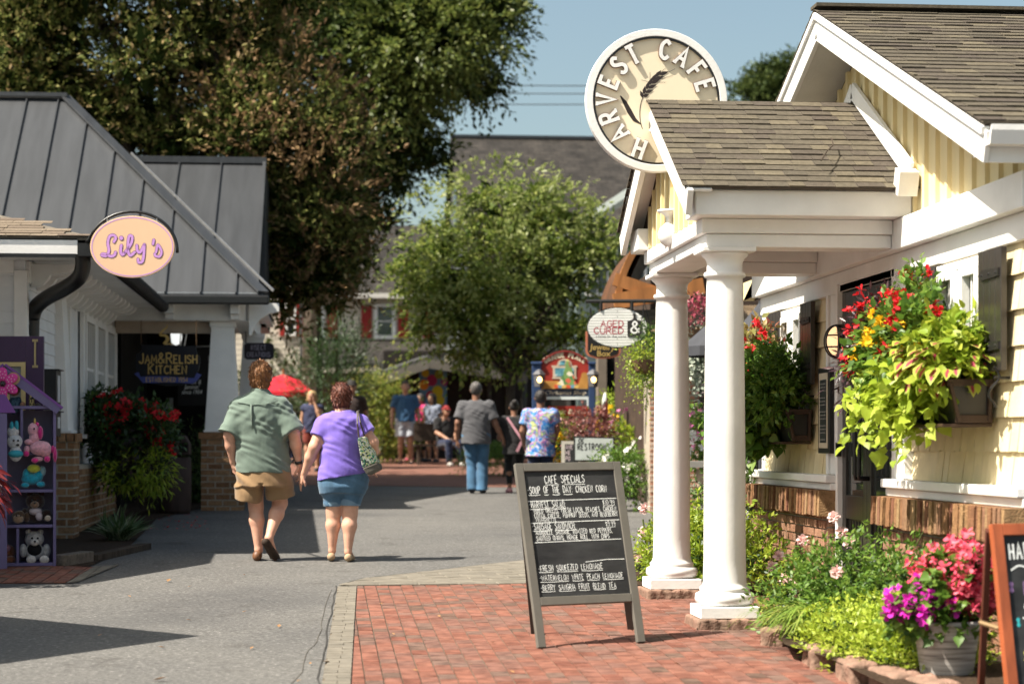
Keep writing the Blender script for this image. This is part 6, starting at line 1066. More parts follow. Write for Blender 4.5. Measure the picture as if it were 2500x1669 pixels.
# doll-house shelf
lav = M('lavender_paint', (.15,.125,.25), .5, .3, var=.06); lavd = M('violet_roof_paint', (.17,.06,.27), .45, .35, var=.1); SD = 18.2; kx = SD/F_; ORG = WP(60, 1300, SD); ORG.z = gz(ORG.x, ORG.y); ux = Matrix.Rotation(.25, 3, 'Z')@Vector((CS,-SN,0)); uy = Matrix.Rotation(.25, 3, 'Z')@Vector((SN,CS,0)); sh = thing('toy_house_shelf', 'lavender toy house shaped display shelf filled with plush toys', 'shelf', ORG); SR_ = Matrix((ux, uy, Vector((0,0,1)))).transposed()
def T(x, y, d=0):
    a, b = WP(x, y, 10), WP(x, y, 11); r = b-a; return a+r*((ORG-a).dot(uy)/r.dot(uy))+uy*d
def sbox(mb, x0, x1, y0, y1, d0, d1): c = (T(x0,y0)+T(x1,y1))/2+uy*(d0+d1)/2; mb.obox(c, abs((T(x1,y0)-T(x0,y0)).dot(ux)), d1-d0, abs((T(x0,y1)-T(x0,y0)).z), SR_)
g = MB(); sbox(g, 122, 129, 933, 1300, 0, .34); sbox(g, -90, -82, 933, 1300, 0, .34); part('side_panel', g, lav, sh, bevel=.003); g = MB()
for y in (930, 1036, 1122, 1203, 1291): sbox(g, -81.5, 121.5, y, y+7, .005, .34)
part('shelf_board', g, lav, sh, bevel=.003); g = MB(); sbox(g, 47, 53, 937.5, 1035.5, .01, .33); sbox(g, 38, 44, 1210.5, 1290.5, .01, .33); part('divider', g, lav, sh); g = MB(); sbox(g, -82, 122, 937, 1298, .34, .36); part('back_panel', g, M('shelf_back', (.24,.21,.30), .6), sh)
g = MB(); c3 = [T(75,1299), T(121.5,1299), T(121.5,1304), T(92,1304)]; g.add(c3+[p+uy*.03 for p in c3], [(0,3,2,1),(4,5,6,7),(0,1,5,4),(1,2,6,5),(2,3,7,6),(3,0,4,7)]); part('plinth', g, lav, sh); g = MB()
ap, er_, el_ = T(10, 838), T(142, 938), T(-122, 938)
for e in (er_, el_): a, b = ap+uy*.0, e+uy*.0; d = (b-a).normalized(); nn = Vector((0,0,1))-d*d.z; nn.normalize(); g.add([a+nn*.0-uy*.03, b-uy*.03, b+uy*.4, a+uy*.4]+[p+nn*.022 for p in (a-uy*.03, b-uy*.03, b+uy*.4, a+uy*.4)], [(0,1,2,3),(7,6,5,4),(0,4,5,1),(1,5,6,2),(2,6,7,3),(3,7,4,0)])
part('roof_panel', g, lavd, sh); g = MB()
for e in (er_, el_): a, b = ap-Vector((0,0,.055))-uy*.015, e-Vector((0,0,.05))*(.6)-uy*.015-(e-ap).normalized()*.03; g.beam(a, b, .018, .075)
part('gable_trim', g, lav, sh); g = MB()
for x, y in ((31,868),(3,885)): c = T(x, y, -.035); g.add([c+ux*.057*math.cos(t)+Vector((0,0,.057*math.sin(t)))+uy*dd for dd in (0,.006) for t in np.linspace(0, 2*math.pi, 24, endpoint=False)], [tuple(range(24)), tuple(range(24,48))[::-1]]+[(i,(i+1)%24,24+(i+1)%24,24+i) for i in range(24)])
part('round_tags', g, M('kraft_tag', (.42,.27,.16), .8), sh)
g = MB(); 
for i, y in enumerate((905, 920)): pass
lroof = [T(-60,905,-.2), T(12,905,-.2), T(36,947,-.2), T(-60,947,-.2)]
g.add(lroof+[p+uy*.02 for p in lroof], [(0,3,2,1),(4,5,6,7),(0,1,5,4),(1,2,6,5),(2,3,7,6),(3,0,4,7)]); l2 = [T(-60,935,-.22), T(22,935,-.22), T(36,970,-.22), T(-60,970,-.22)]; g2 = MB(); nh = thing('toy_house', 'violet roofed toy house front at the far left edge', 'toy house', T(-20,1320,-.2)); part('roof', g, lavd, nh, bevel=.003); g = MB(); q_ = [T(-60,948,-.19), T(16,948,-.19), T(16,1320,-.19), T(-60,1320,-.19)]; g.add(q_+[p+uy*.02 for p in q_], [(0,3,2,1),(4,5,6,7),(0,1,5,4),(1,2,6,5),(2,3,7,6),(3,0,4,7)]); part('front_panel', g, lav, nh)
def fur(n, c, v=.3): return M(n, c, .95, .1, var=v, vs=40, bump=.8, bs=120, sheen=.5)
def plush(name, label, x, y, d, specs, cat='plush toy'):
    t = thing(name, label, cat, T(x, y, d))
    for nm, mat_, els in specs:
        g = MB()
        for ex, ey, rx, ry, *dd in els: g.ell(T(ex, ey, d-(dd[0] if dd else 0)), (rx*kx, max(rx,ry)*kx*.8, ry*kx), SR_, 16, 12)
        part(nm, g, mat_, t, smooth=True)
    return t
blk_ = M('bead_black', (.01,.01,.01), .2, .6)
plush('teddy_bear', 'white teddy bear in a black waistcoat on the bottom shelf', 82, 1290, .15, [('body', fur('white_fur', (.60,.57,.54)), [(80,1266,22,20),(80,1237,22,19),(66,1221,7,7),(94,1221,7,7),(54,1264,9,16),(108,1264,9,16)]), ('muzzle', fur('pale_muzzle', (.66,.62,.58)), [(80,1244,10,8,.09)]), ('feet', fur('cream_fur', (.62,.58,.55)), [(72,1283,11,10,.12),(102,1283,11,10,.12)]), ('waistcoat', M('black_felt', (.012,.012,.014), .95), [(80,1262,17,16,.03)]), ('eyes', blk_, [(74,1234,2.6,2.6,.1),(87,1234,2.6,2.6,.1),(80,1241,3,2.4,.16)])])
plush('teddy_bear', 'dark brown teddy bear with a pale scarf on the middle shelf', 80, 1200, .15, [('body', fur('dark_brown_fur', (.045,.02,.014)), [(80,1180,22,20),(82,1150,22,19),(96,1133,8,8),(70,1133,8,8),(58,1180,9,15),(108,1182,12,14)]), ('muzzle', fur('tan_muzzle', (.26,.16,.10)), [(80,1157,10,8,.09)]), ('scarf', M('pale_scarf', (.5,.42,.44), .9), [(82,1173,15,9,.06),(90,1184,8,10,.08)]), ('paw_pad', fur('pale_pad', (.5,.42,.34)), [(110,1188,7,7,.14)]), ('eyes', blk_, [(74,1147,2.4,2.4,.1),(87,1147,2.4,2.4,.1),(80,1153,3,2.2,.16)])])
plush('teddy_bear', 'light brown bear lying at the left of the middle shelf', 40, 1200, .12, [('body', fur('brown_fur', (.10,.055,.03)), [(44,1185,16,14),(62,1186,8,12)]), ('muzzle', fur('tan_fur', (.33,.22,.14)), [(42,1190,12,10,.07)]), ('eyes', blk_, [(38,1182,2,2,.11),(48,1182,2,2,.11)])])
plush('teddy_bear', 'orange-brown bear in the dark bottom left compartment', 20, 1290, .15, [('body', fur('rust_fur', (.20,.07,.03)), [(20,1268,16,18),(24,1284,13,9,.06)]), ('shirt', M('pink_felt', (.4,.2,.25), .9), [(14,1258,11,9,.04)]), ('eyes', blk_, [(16,1252,2,2,.1)])])
plush('plush_unicorn', 'pink plush unicorn leaning out of the top shelf', 92, 1000, -.02, [('body', fur('pink_fur', (.72,.36,.44)), [(92,1047-20,24,17),(103,1030,15,18),(79,1003,12,14),(76,985,12,16),(68,1013,12,7),(62,1030,7,9),(88,1052,12,6),(110,1047,6,8)]), ('mane', fur('magenta_fur', (.55,.02,.2)), [(92,992,7,16),(84,973,6,6),(126,1042,5,18),(121,1030,5,9)]), ('hooves', fur('hot_pink_fur', (.65,.03,.22)), [(60,1040,7,7,.03),(80,1055,8,6,.03),(108,1052,7,7,.03)]), ('horn', M('gold_horn', (.55,.40,.12), .3, .5, .6), [(80,966,3,8)]), ('eyes', blk_, [(78,983,2.2,2.6,.08)])])
plush('plush_dog', 'grey and white plush husky wearing a teal scarf', 36, 1060, -.08, [('body', fur('white_grey_fur', (.52,.53,.55)), [(34,1012,17,17),(30,990,13,13),(36,1040,14,18)]), ('scarf', M('teal_felt', (.04,.30,.38), .9), [(36,1040,17,9,.03),(27,978,5,12),(38,976,5,12)]), ('eyes', blk_, [(31,1010,2.6,2.6,.08),(41,1010,2.6,2.6,.08),(40,1020,4,3,.1)])])
plush('plush_dinosaur', 'turquoise plush dinosaur with a yellow-green collar', 75, 1110, .1, [('body', fur('turquoise_fur', (.02,.36,.52)), [(72,1098,22,14),(62,1090,10,16),(94,1110,10,7,.05),(58,1112,9,6,.05),(88,1090,12,16)]), ('collar', fur('lime_fur', (.55,.6,.06)), [(78,1074,15,10,.04)]), ('flank', fur('pale_blue_fur', (.3,.5,.55)), [(98,1080,8,12)])])
plush('rag_doll', 'rag doll in a dark blue dress under the shelf roof', 25, 930, .08, [('face', M('doll_skin', (.42,.22,.14), .9), [(25,893,12,11),(52,926,6,6)]), ('hair', fur('auburn_yarn', (.16,.035,.02)), [(33,893,14,15),(12,896,6,14),(24,883,13,8)]), ('dress', multi('doll_print', [(.4,(.015,.04,.09)),(.55,(.05,.12,.16)),(.65,(.01,.02,.05))], 30), [(32,930,14,20),(42,918,8,9)]), ('eyes', blk_, [(21,892,1.6,1.6,.08),(29,892,1.6,1.6,.08)])])
fl = thing('felt_flower', 'big pink felt flower with white dots stuck above the toy house roof', 'toy flower', T(10,872,-.04)); c = T(6, 880, -.06); fm = multi('dotted_felt', [(0,(.55,.04,.25)),(1,(.62,.06,.3))], 9)
for i in range(6):
    t = math.pi/2+i*math.pi/3; g = MB(); p = c+ux*.085*math.cos(t)+Vector((0,0,.085*math.sin(t))); Rr = SR_@Matrix.Rotation(-t, 3, 'Y'); g.ell(p, (.062,.014,.042), Rr, 16, 10); pe = part('petal', g, fm, fl, smooth=True); g = MB()
    for a in range(7): g.ell(p+Rr@Vector((.036*math.cos(a*.9)*(a > 0), -.0125, .024*math.sin(a*.9)*(a > 0))), (.0055,.004,.0055), n=8, k=5)
    part('dots', g, M('white_dot', (.7,.5,.6), .8), pe)
g = MB(); g.ell(c-uy*.012, (.022,.018,.022)); part('centre', g, blk_, fl, smooth=True); g = MB(); g.tube([c+uy*.02, T(6,960,.0)], .008, 6); part('stem', g, greystem, fl)
rp = plant('red_foliage_plant', 'dark red leafed plant glowing in the sun at the left edge', T(-15,1200,-1.0)); Pp, Dd = blobpts([tuple(WP(-52,1130,16.3))+(.24,.2,.27)], 340, .5); leaves('foliage', leaf_arrays(Pp, Dd*.6+G((.15,-.3,-.7)), .14*(.6+.6*RNG.random(340)), 'narrow', .3, .3), leafmat('red_leaves', [(0,(.05,.006,.009)),(.5,(.12,.010,.014)),(.85,(.22,.018,.02)),(1,(.34,.05,.04))], .25, .35), rp); g = MB(); pb = WP(-75,1300,16.3); pb.z = gz(pb.x,pb.y)
for i in range(7): g.tube([pb+Vector((.02*i-.06,0,.3)), pb+Vector((.05*i-.15,.03*(i%3),.6)), WP(-52,1130,16.3)+Vector((.06*i-.18,.05*(i%3)-.05,.02*i))], .006, 5)
part('stems', g, bark, rp); g = MB(); g.lathe([(.10,0),(.13,.05),(.16,.30),(.17,.32),(.15,.32),(.02,.30)], pb, 20); single('plant_pot', g, M('dark_clay', (.07,.045,.035), .7, var=.3), 'dark clay pot holding the dark red leafed plant', 'pot', smooth=True)
# timber kerb, pier planter with red begonias, bin
g = MB(); a, b = GP(138, 1299), GP(200, 1289); a.z += .05; b.z += .05; g.beam(a, b, .14, .11); single('timber_kerb', g, M('weathered_timber', (.17,.14,.11), .9, var=.4, vs=20, bump=.6), 'short weathered timber kerb beside the toy shelf', 'kerb', bevel=.008); g = MB(); a, b = GP(205, 1291), GP(330, 1262); g.beam(a+Vector((0,.2,.03)), b+Vector((0,.2,.03)), .12, .07); single('log_edging', g, bark, 'rough bark log edging the mulch under the brick pier', 'log')
bg = plant('begonia_bush', 'large bush of red begonias and lime vines beside the brick pier', (-2.35, 24.5, .55), 'bush'); c0 = WP(300, 1000, 24.4); BB = [tuple(WP(285,985,24.4))+(.42,.4,.36), tuple(WP(235,955,24.3))+(.25,.35,.3), tuple(WP(345,985,24.2))+(.26,.3,.28), tuple(WP(300,1060,24.3))+(.36,.35,.3)]
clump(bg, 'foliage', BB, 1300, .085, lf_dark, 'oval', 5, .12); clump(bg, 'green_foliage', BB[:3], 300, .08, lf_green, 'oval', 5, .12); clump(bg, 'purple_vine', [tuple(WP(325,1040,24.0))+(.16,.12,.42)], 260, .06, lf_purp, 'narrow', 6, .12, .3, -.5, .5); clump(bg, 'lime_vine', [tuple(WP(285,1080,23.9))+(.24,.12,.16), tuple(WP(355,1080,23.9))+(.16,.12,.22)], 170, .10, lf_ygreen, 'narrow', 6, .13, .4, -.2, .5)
bloom(bg, 'red_flowers', [tuple(WP(290,960,24.3))+(.48,.3,.2), tuple(WP(375,985,24.1))+(.16,.2,.26)], 75, .045, p_red, 4, .9, clust=3, sp=.03); bloom(bg, 'red_flowers', [tuple(WP(270,925,24.2))+(.3,.25,.14)], 20, .04, p_red, 4, .95, clust=3, sp=.02)
g = MB(); brickwall(g, (-2.72,22.75,.4), (0,1,0), 4.5, .85, (1,0,0), .2, .082, .018, .008); g.box(-2.85,-2.722,22.75,27.25,.4,1.25,0); single('planter_wall', g, [mortar, brickb], 'low brown brick planter wall under the red begonias', 'wall')
lt = plant('liriope_tuft', 'spiky green and white grass tuft on the mulch by the brick pier', GP(275, 1240), 'grass'); c = GP(272, 1240); N = 240; Pp = np.tile(G(c), (N,1))+RNG.normal(0,.05,(N,3))*G((1,1,0)); leaves('blades', leaf_arrays(Pp, rdir(N)*G((1,1,.3))+G((0,0,.9)), .26+.14*RNG.random(N), 'blade', .1, .75), leafmat('liriope', [(0,(.05,.10,.03)),(.6,(.10,.17,.06)),(1,(.35,.38,.25))], .2), lt)
bn = thing('litter_bin', 'dark brown wooden barrel litter bin in the shade beside the begonias', 'litter bin', GP(400, 1176)); c = GP(400, 1177); bm = M('dark_barrel_wood', (.05,.032,.027), .7, .25, var=.35, vs=10, bump=.4, bs=22, stretch=(1,1,.2)); g = MB(); g.lathe([(.20,0),(.215,.05),(.225,.35),(.22,.72),(.20,.74)], c, 24); part('barrel', g, bm, bn, smooth=True); g = MB(); g.prism([(.0,0),(.42,0),(.42,.14),(.36,.26),(.05,.28),(0,.22)], 'y', -.2, .2); g.v = [tuple(c+Vector((x-.21, y, z+.76))) for x, y, z in g.v]; hd = part('hood', g, bm, bn, bevel=.02); g = MB(); g.box(c.x+.08, c.x+.19, c.y-.205, c.y-.2, c.z+.80, c.z+.93); part('opening', g, dark, hd)
groundcover('dark green ground cover in the shade behind the walking man', [tuple(GP(470,1150))[:2]+(.75,.45,.6,.25), tuple(GP(520,1140))[:2]+(.8,.4,.7,.25), tuple(GP(560,1130))[:2]+(.85,.3,.8,.2)], 1100, lf_green, .06); clump(plant('yellow_shrub', 'small bright green shrub between the bin and the brick column', WP(470,1100,29)), 'foliage', [tuple(WP(470,1060,29.5))+(.35,.4,.5)], 420, .06, lf_green, 'narrow', 6, .14)
# hanging sign of the jam kitchen
D = 26.6; sp = WP(390, 838, D); k = D/F_; f3 = frame3(sp, (CS,-SN,0), (0,0,1)); js = thing('hanging_kitchen_sign', 'black hanging shop sign with gold serif letters and a blue ribbon', 'sign', (sp.x, sp.y, sp.z-.28)); q = lambda *P: [((300+x/6.18-390/.9396)*.9396*k, (838/.9396-780-y/6.18)*.9396*k) for x, y in P]
g = MB(); slab(g, q((265,375),(1125,395),(1100,430),(1120,520),(1160,560),(1165,640),(1140,760),(1085,860),(1060,960),(880,985),(640,1000),(430,960),(300,940),(240,850),(200,760),(190,640),(205,520),(280,480),(290,430)), f3, -.03, .0); part('board', g, M('sign_black', (.008,.009,.014), .5), js)
g = MB(); slab(g, q((175,815),(240,790),(265,860),(430,850),(640,850),(880,870),(1080,880),(1120,800),(1190,830),(1110,930),(1060,965),(860,950),(640,945),(430,955),(300,950),(240,870)), f3, .002, .014); part('ribbon', g, M('blue_ribbon', (.06,.075,.26), .5), js)
g = MB(); x0, y0 = q((250,655))[0]; x1 = q((1118,655))[0][0]; H_ = 150/6.18*.9396*k; w_ = width('JAM&RELISH', H_, .74, .16, .25, .78); sc = (x1-x0)/w_; write(g, 'JAM&', x0, y0, H_, f3, .13, .74*sc, .16*sc, 0, 0, .09, small=.78, h0=.001); write(g, 'RELISH', x0+width('JAM&', H_, .74*sc, .16*sc, small=.78), y0, H_, f3, .13, .74*sc, .16*sc, 0, 0, .09, small=.78, h0=.001)
x0, y0 = q((388,812))[0]; x1 = q((985,812))[0][0]; w_ = width('KITCHEN', H_*.95, .74, .16, small=.82); sc = (x1-x0)/w_; write(g, 'KITCHEN', x0, y0, H_*.95, f3, .13, .74*sc, .16*sc, 0, 0, .09, small=.82, h0=.001); part('gold_lettering', g, goldm, js); g = MB(); x0, y0 = q((355,935))[0]; x1 = q((995,935))[0][0]; w_ = width('ESTABLISHED 1954', H_*.42, .74, .2); sc = (x1-x0)/w_; write(g, 'ESTABLISHED 1954', x0, y0, H_*.42, f3, .15, .74*sc, .2*sc, h0=.0145, space=.42*sc); part('ribbon_lettering', g, goldm, js)
g = MB(); ribbon(g, catmull(q((625,370),(680,290),(640,240),(565,225),(610,160),(660,120),(672,80)), 6), 44*.152*k, f3, 0, .0, lambda t: 1.2-.9*t); slab(g, q((620,375),(780,375),(700,350)), f3, -.01, .001); part('steam_finial', g, goldm, js); g = MB()
for x in (275, 1108):
    for i in range(9): p = q((x, 30+i*42))[0]; r = .012; g.tube([f3(p[0]+r*math.cos(t)*.6*(i%2*.7+.3), p[1]+r*1.5*math.sin(t), (-.015 if i%2 else -.01)) for t in np.linspace(0, 2*math.pi, 9)], .003, 4)
part('chain', g, M('chain_bronze', (.10,.06,.03), .5, .5, .5), js)
ln = thing('porch_lantern', 'white glowing lantern hanging behind the kitchen sign', 'lantern', WP(405,770,29)); g = MB(); c = WP(404, 772, 29.2); g.ell(c, (.085,.085,.12)); part('globe', g, glow('lantern_globe', (.8,.82,.8), .5), ln, smooth=True); g = MB()
for a in range(6): t = a*math.pi/3; g.tube([c+Vector((.11*math.cos(t),.11*math.sin(t),-.2)), c+Vector((.17*math.cos(t),.17*math.sin(t),.16))], .008, 5)
part('cage', g, M('pale_metal', (.4,.4,.4), .4, .5, .5), ln)
D = 29.3; sp = WP(440, 875, D); k = D/F_; f3 = frame3(sp, (CS,-SN,0), (0,0,1)); wb_ = thing('sandwich_banner', 'dark hanging banner with white italic words behind the kitchen sign', 'banner', (sp.x, sp.y, sp.z-.4)); g = MB(); slab(g, [(-32*k,75*k),(38*k,75*k),(38*k,-55*k),(-32*k,-55*k)], f3, -.02, 0); part('cloth', g, M('charcoal_banner', (.022,.02,.02), .8), wb_); g = MB()
for i, tx in enumerate(("Cannin' &", "Jammin'", 'since 1954')): bfont(g, tx, 0, (5-i*11.5-10)*k, 10*k, f3, 0, .25, .8, .001)
part('banner_lettering', g, white, wb_); g = MB(); g.tube([f3(-35*k,78*k,.01), f3(62*k,82*k,.01)], .012, 8); g.tube([f3(46*k,80*k,-.02), f3(48*k,-60*k,-.02)], .015, 8); part('banner_pole', g, flash, wb_)
D = 30.2; sp = WP(594, 805, D); k = D/F_; f3 = frame3(sp, (CS,-SN,0), (0,0,1)); ins = thing('dark_plaque_sign', 'small dark plaque sign with pale letters right of the tapered column', 'sign', (sp.x, sp.y, sp.z-.1)); g = MB(); slab(g, [(-34*k,14*k),(-28*k,19*k),(28*k,19*k),(34*k,14*k),(34*k,-14*k),(28*k,-19*k),(-28*k,-19*k),(-34*k,-14*k)], f3, -.03, 0); part('board', g, M('plaque', (.03,.026,.035), .6), ins); g = MB(); w_ = width('INSECT', 11*k, .75, .2); write(g, 'INSECT', -w_/2, 3*k, 11*k, f3, .17, .75, .2); w_ = width('CREATIONS', 10.5*k, .75, .2); write(g, 'CREATIONS', -w_/2, -13*k, 10.5*k, f3, .17, .75, .2); part('lettering', g, M('pale_violet_paint', (.30,.28,.36), .6), ins); g = MB(); g.tube([f3(-30*k,19*k), f3(-30*k,45*k), f3(-60*k,60*k)], .01, 6); part('hanger', g, iron, ins)
# fallen leaves on the asphalt
lp_ = [(380,1487),(575,1490),(350,1562),(756,1521),(712,1525),(430,1347),(385,1335),(440,1424),(680,1565),(555,1405),(300,1370),(640,1440),(225,1460),(560,1320)]; pts_ = [GP(x, y) for x, y in lp_]; first = None
for i, p in enumerate(pts_):
    if first is None: v, f, e = leaf_arrays([(0,0,0)], [(1,.2,.1)], .07, 'oval', .4, -.2, .05); first = mesh_obj('fallen_leaf', v, f, leafmat('dry_leaves', [(0,(.22,.10,.04)),(1,(.35,.2,.08))], .1), None, (0,0,0), attrs={'edge': e}); first['label'] = 'small dry brown leaf lying on the grey asphalt'; first['category'] = 'leaf'; first['group'] = 'dry leaves scattered on the asphalt'; o = first
    else: o = first.copy(); COL.objects.link(o)
    o.location = p+Vector((0,0,.008)); o.rotation_euler = (0,0,random.uniform(0,6)); s__ = random.uniform(.5,1.2); o.scale = (s__,)*3
for i, (x, y) in enumerate([(905,1462),(1010,1420),(1085,1530),(960,1545),(880,1390),(1130,1480),(1180,1550),(1560,1530),(1620,1500)]):
    o = first.copy(); COL.objects.link(o); o.location = GP(x, y)+Vector((0,0,.02)); o.rotation_euler = (random.uniform(-.3,.3),0,random.uniform(0,6)); o.scale = (random.uniform(.35,.75),)*3; o['label'] = 'small dry leaf lying on the red brick paving'; o['group'] = 'dry leaves on the brick paving'
Pp = np.array([tuple(GP(random.uniform(330,480), random.uniform(1180,1215)) + Vector((0,0,.006))) for _ in range(60)]); o = leaves('fallen_petals', leaf_arrays(Pp, rdir(60)*G((1,1,.1)), .035, 'petal', .2, .1, .1), p_red); stuff(o); o['label'] = 'red petals fallen on the asphalt by the bin'; o['category'] = 'petals'
# ------------------------------------------------------------------ background houses
grroof = rows('grey_shingle_roof', (.024,.021,.019), (.036,.031,.027), (.014,.013,.012), .32, .11, 'xz', .012, noise=.45); sid_grey = rows('dark_grey_siding', (.06,.07,.072), (.07,.08,.08), (.03,.03,.03), 6, .13, 'xz', .012); sid_white = rows('cream_siding', (.62,.56,.47), (.66,.6,.5), (.35,.31,.26), 6, .13, 'xz', .012); sid_side = rows('grey_side_siding', (.07,.08,.08), (.08,.09,.09), (.03,.03,.03), 6, .13, 'yz', .012)  # grey roof is darkened and mottled so its colour holds the tree shade
redp = M('red_shutter_paint', (.30,.025,.02), .5, .3); wbl = glassm('upper_glass', (.03,.05,.06))
D = 56.; hb = thing('big_grey_house', 'large dark grey house with long shingled roof behind the small tree', 'house', WP(1250,1040,D)); A = WP(1045,314,D+3.5); Bq_ = WP(1420,322,D+3.5); RX, RZ, RY = A.x, A.z, A.y; ez = WP(1300,600,D-1).z; ey = WP(1300,600,D-1).y-1.0; rx1 = RX+9.5
g = MB(); plane_roof(g, V((RX-.15,ey,ez)), V((rx1,ey,ez)), V((rx1,RY,RZ)), V((RX-.15,RY,RZ)), .12); plane_roof(g, V((RX-.15,RY,RZ)), V((rx1,RY,RZ)), V((rx1,2*RY-ey,ez)), V((RX-.15,2*RY-ey,ez)), .12); part('roof', g, grroof, hb); g = MB(); g.box(RX-.15, rx1, RY-.12, RY+.12, RZ-.03, RZ+.06); part('ridge_cap', g, seamm, hb)
g = MB(); g.prism([(ey+.4,.8),(2*RY-ey-.4,.8),(2*RY-ey-.4,ez),(RY,RZ-.15),(ey+.4,ez)], 'x', RX, rx1-.2); part('wall', g, sid_side, hb); g = MB(); g.box(RX, rx1, ey+.3, ey+.399, .8, ez-.02); part('front_wall', g, sid_grey, hb)
wy = ey+.28
for x0, x1, y0, y1 in ((1090,1150,640,760),(1200,1260,640,760),(1335,1375,590,700),(1385,1425,590,700)):
    a, b = onY(x0, y1, wy), onY(x1, y0, wy); sash(hb, 'window', (a.x, wy+.01, a.z), (1,0,0), (0,-1,0), b.x-a.x, b.z-a.z, 2, 2, .09, gl=wbl)
g = MB(); a = WP(1085, 400, D+3); g.box(RX-.03, RX-.0, RY-.5, RY+.3, RZ-2.6, RZ-1.3); part('gable_window', g, wbl, hb)
g = MB(); g.prism([(RX+3.2, 6.9), (RX+9, 6.9), (RX+9, 9.0), (RX+6.2, 8.7)], 'y', ey-1.5, ey+.2); bay = MB(); z0, z1 = WP(1340,760,D-4).z, WP(1340,520,D-4).z; xa, xb = WP(1325,600,D-4).x, WP(1480,600,D-4).x; yb = WP(1330,600,D-4).y; bay.box(xa, xb, yb, ey+.3, .8, z1-.4); bw_ = part('bay', bay, M('teal_grey', (.10,.13,.13), .6), hb)
g = MB(); g.add([(xa-.4,yb-.4,z1-.45),(xb,yb-.4,z1+.9),(xb,ey+.4,z1+1.2),(xa-.4,ey+.4,z1-.2)]+[(xa-.4,yb-.4,z1-.3),(xb,yb-.4,z1+1.05),(xb,ey+.4,z1+1.35),(xa-.4,ey+.4,z1-.05)], [(3,2,1,0),(4,5,6,7),(0,1,5,4),(1,2,6,5),(2,3,7,6),(3,0,4,7)]); part('bay_roof', g, M('pale_trim', (.16,.18,.17), .6), bw_)
for i in range(3): sash(hb, 'bay_window', (xa+.2+i*.75, yb-.005, z0+.9), (1,0,0), (0,-1,0), .62, 1.5, 2, 2, .07, gl=wbl)
# cream house with red shutters
D = 66.; rh = thing('cream_house', 'cream clapboard house with red shutters and grey shingle roof seen between the trees', 'house', WP(850,1000,D)); P_ = lambda x, y, d=0: WP(x, y, D+d); a = P_(560,690); wy = a.y; x0, x1 = P_(660,0).x, P_(1060,0).x; zt = P_(0,668).z
g = MB(); g.box(x0, x1, wy, wy+6, 1, zt); part('wall', g, sid_white, rh); g = MB(); zr_ = P_(0,512,3).z; plane_roof(g, V((x0-.3,wy-.5,zt-.05)), V((x1+.3,wy-.5,zt-.05)), V((x1+.3,wy+3.2,zr_)), V((x0-.3,wy+3.2,zr_)), .12); g.box(x0-.3, x1+.3, wy+3.2, wy+6.4, zt, zr_-.1); part('roof', g, grroof, rh); g = MB(); g.box(x0-.3, x1+.3, wy-.52, wy-.4, zt-.22, zt-.06); part('eave_board', g, M('pale_eave', (.6,.58,.54), .6), rh)
for xa_, xb_ in ((858,908),(700,745),(1000,1045)):
    a, b = onY(xa_, 777, wy-.03), onY(xb_, 696, wy-.03); sash(rh, 'window', (a.x, wy-.005, a.z), (1,0,0), (0,-1,0), b.x-a.x, b.z-a.z, 1, 2, .12, gl=wbl)
    for s0, s1 in ((xa_-29, xa_-5), (xb_+5, xb_+29)):
        a, b = onY(s0, 775, wy-.05), onY(s1, 700, wy-.05); g = MB(); g.box(a.x, b.x, wy-.07, wy, a.z, b.z); s_ = part('shutter', g, redp, rh, bevel=.01); g = MB(); m_ = (a.z+b.z)/2
        for u0, u1 in ((a.z+.1, m_-.06), (m_+.06, b.z-.1)): g.box(a.x+.07, b.x-.07, wy-.085, wy-.071, u0, u1)
        part('shutter_panel', g, redp, s_, bevel=.01)
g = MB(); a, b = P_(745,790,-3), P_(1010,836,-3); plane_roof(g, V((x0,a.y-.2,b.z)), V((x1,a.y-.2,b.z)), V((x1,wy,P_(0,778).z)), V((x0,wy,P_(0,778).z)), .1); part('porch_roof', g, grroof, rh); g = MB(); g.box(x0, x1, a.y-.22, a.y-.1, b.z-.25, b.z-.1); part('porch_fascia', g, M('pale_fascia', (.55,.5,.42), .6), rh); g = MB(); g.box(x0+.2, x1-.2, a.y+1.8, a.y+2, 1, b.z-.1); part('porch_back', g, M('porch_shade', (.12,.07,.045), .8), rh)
D = 50.; wh = thing('white_cottage', 'sunlit white clapboard wall with red trimmed window glimpsed left of the dark trunk', 'house', WP(655,900,D)); wy = WP(640,800,D).y; a, b = onY(560,860,wy), onY(688,600,wy); g = MB(); g.box(a.x-3, b.x, wy, wy+5, 1, b.z); part('wall', g, sid_white, wh); p0, p1 = onY(655,770,wy-.03), onY(678,690,wy-.03); sash(wh, 'window', (p0.x, wy-.005, p0.z), (1,0,0), (0,-1,0), .26, p1.z-p0.z, 1, 2, .05); g = MB(); q0, q1 = onY(680,770,wy-.03), onY(686,690,wy); g.box(q0.x-.02, q1.x, wy-.06, wy, q0.z, q1.z); g.box(p0.x-.14, p0.x-.03, wy-.06, wy, q0.z, q1.z); part('shutter', g, redp, wh)
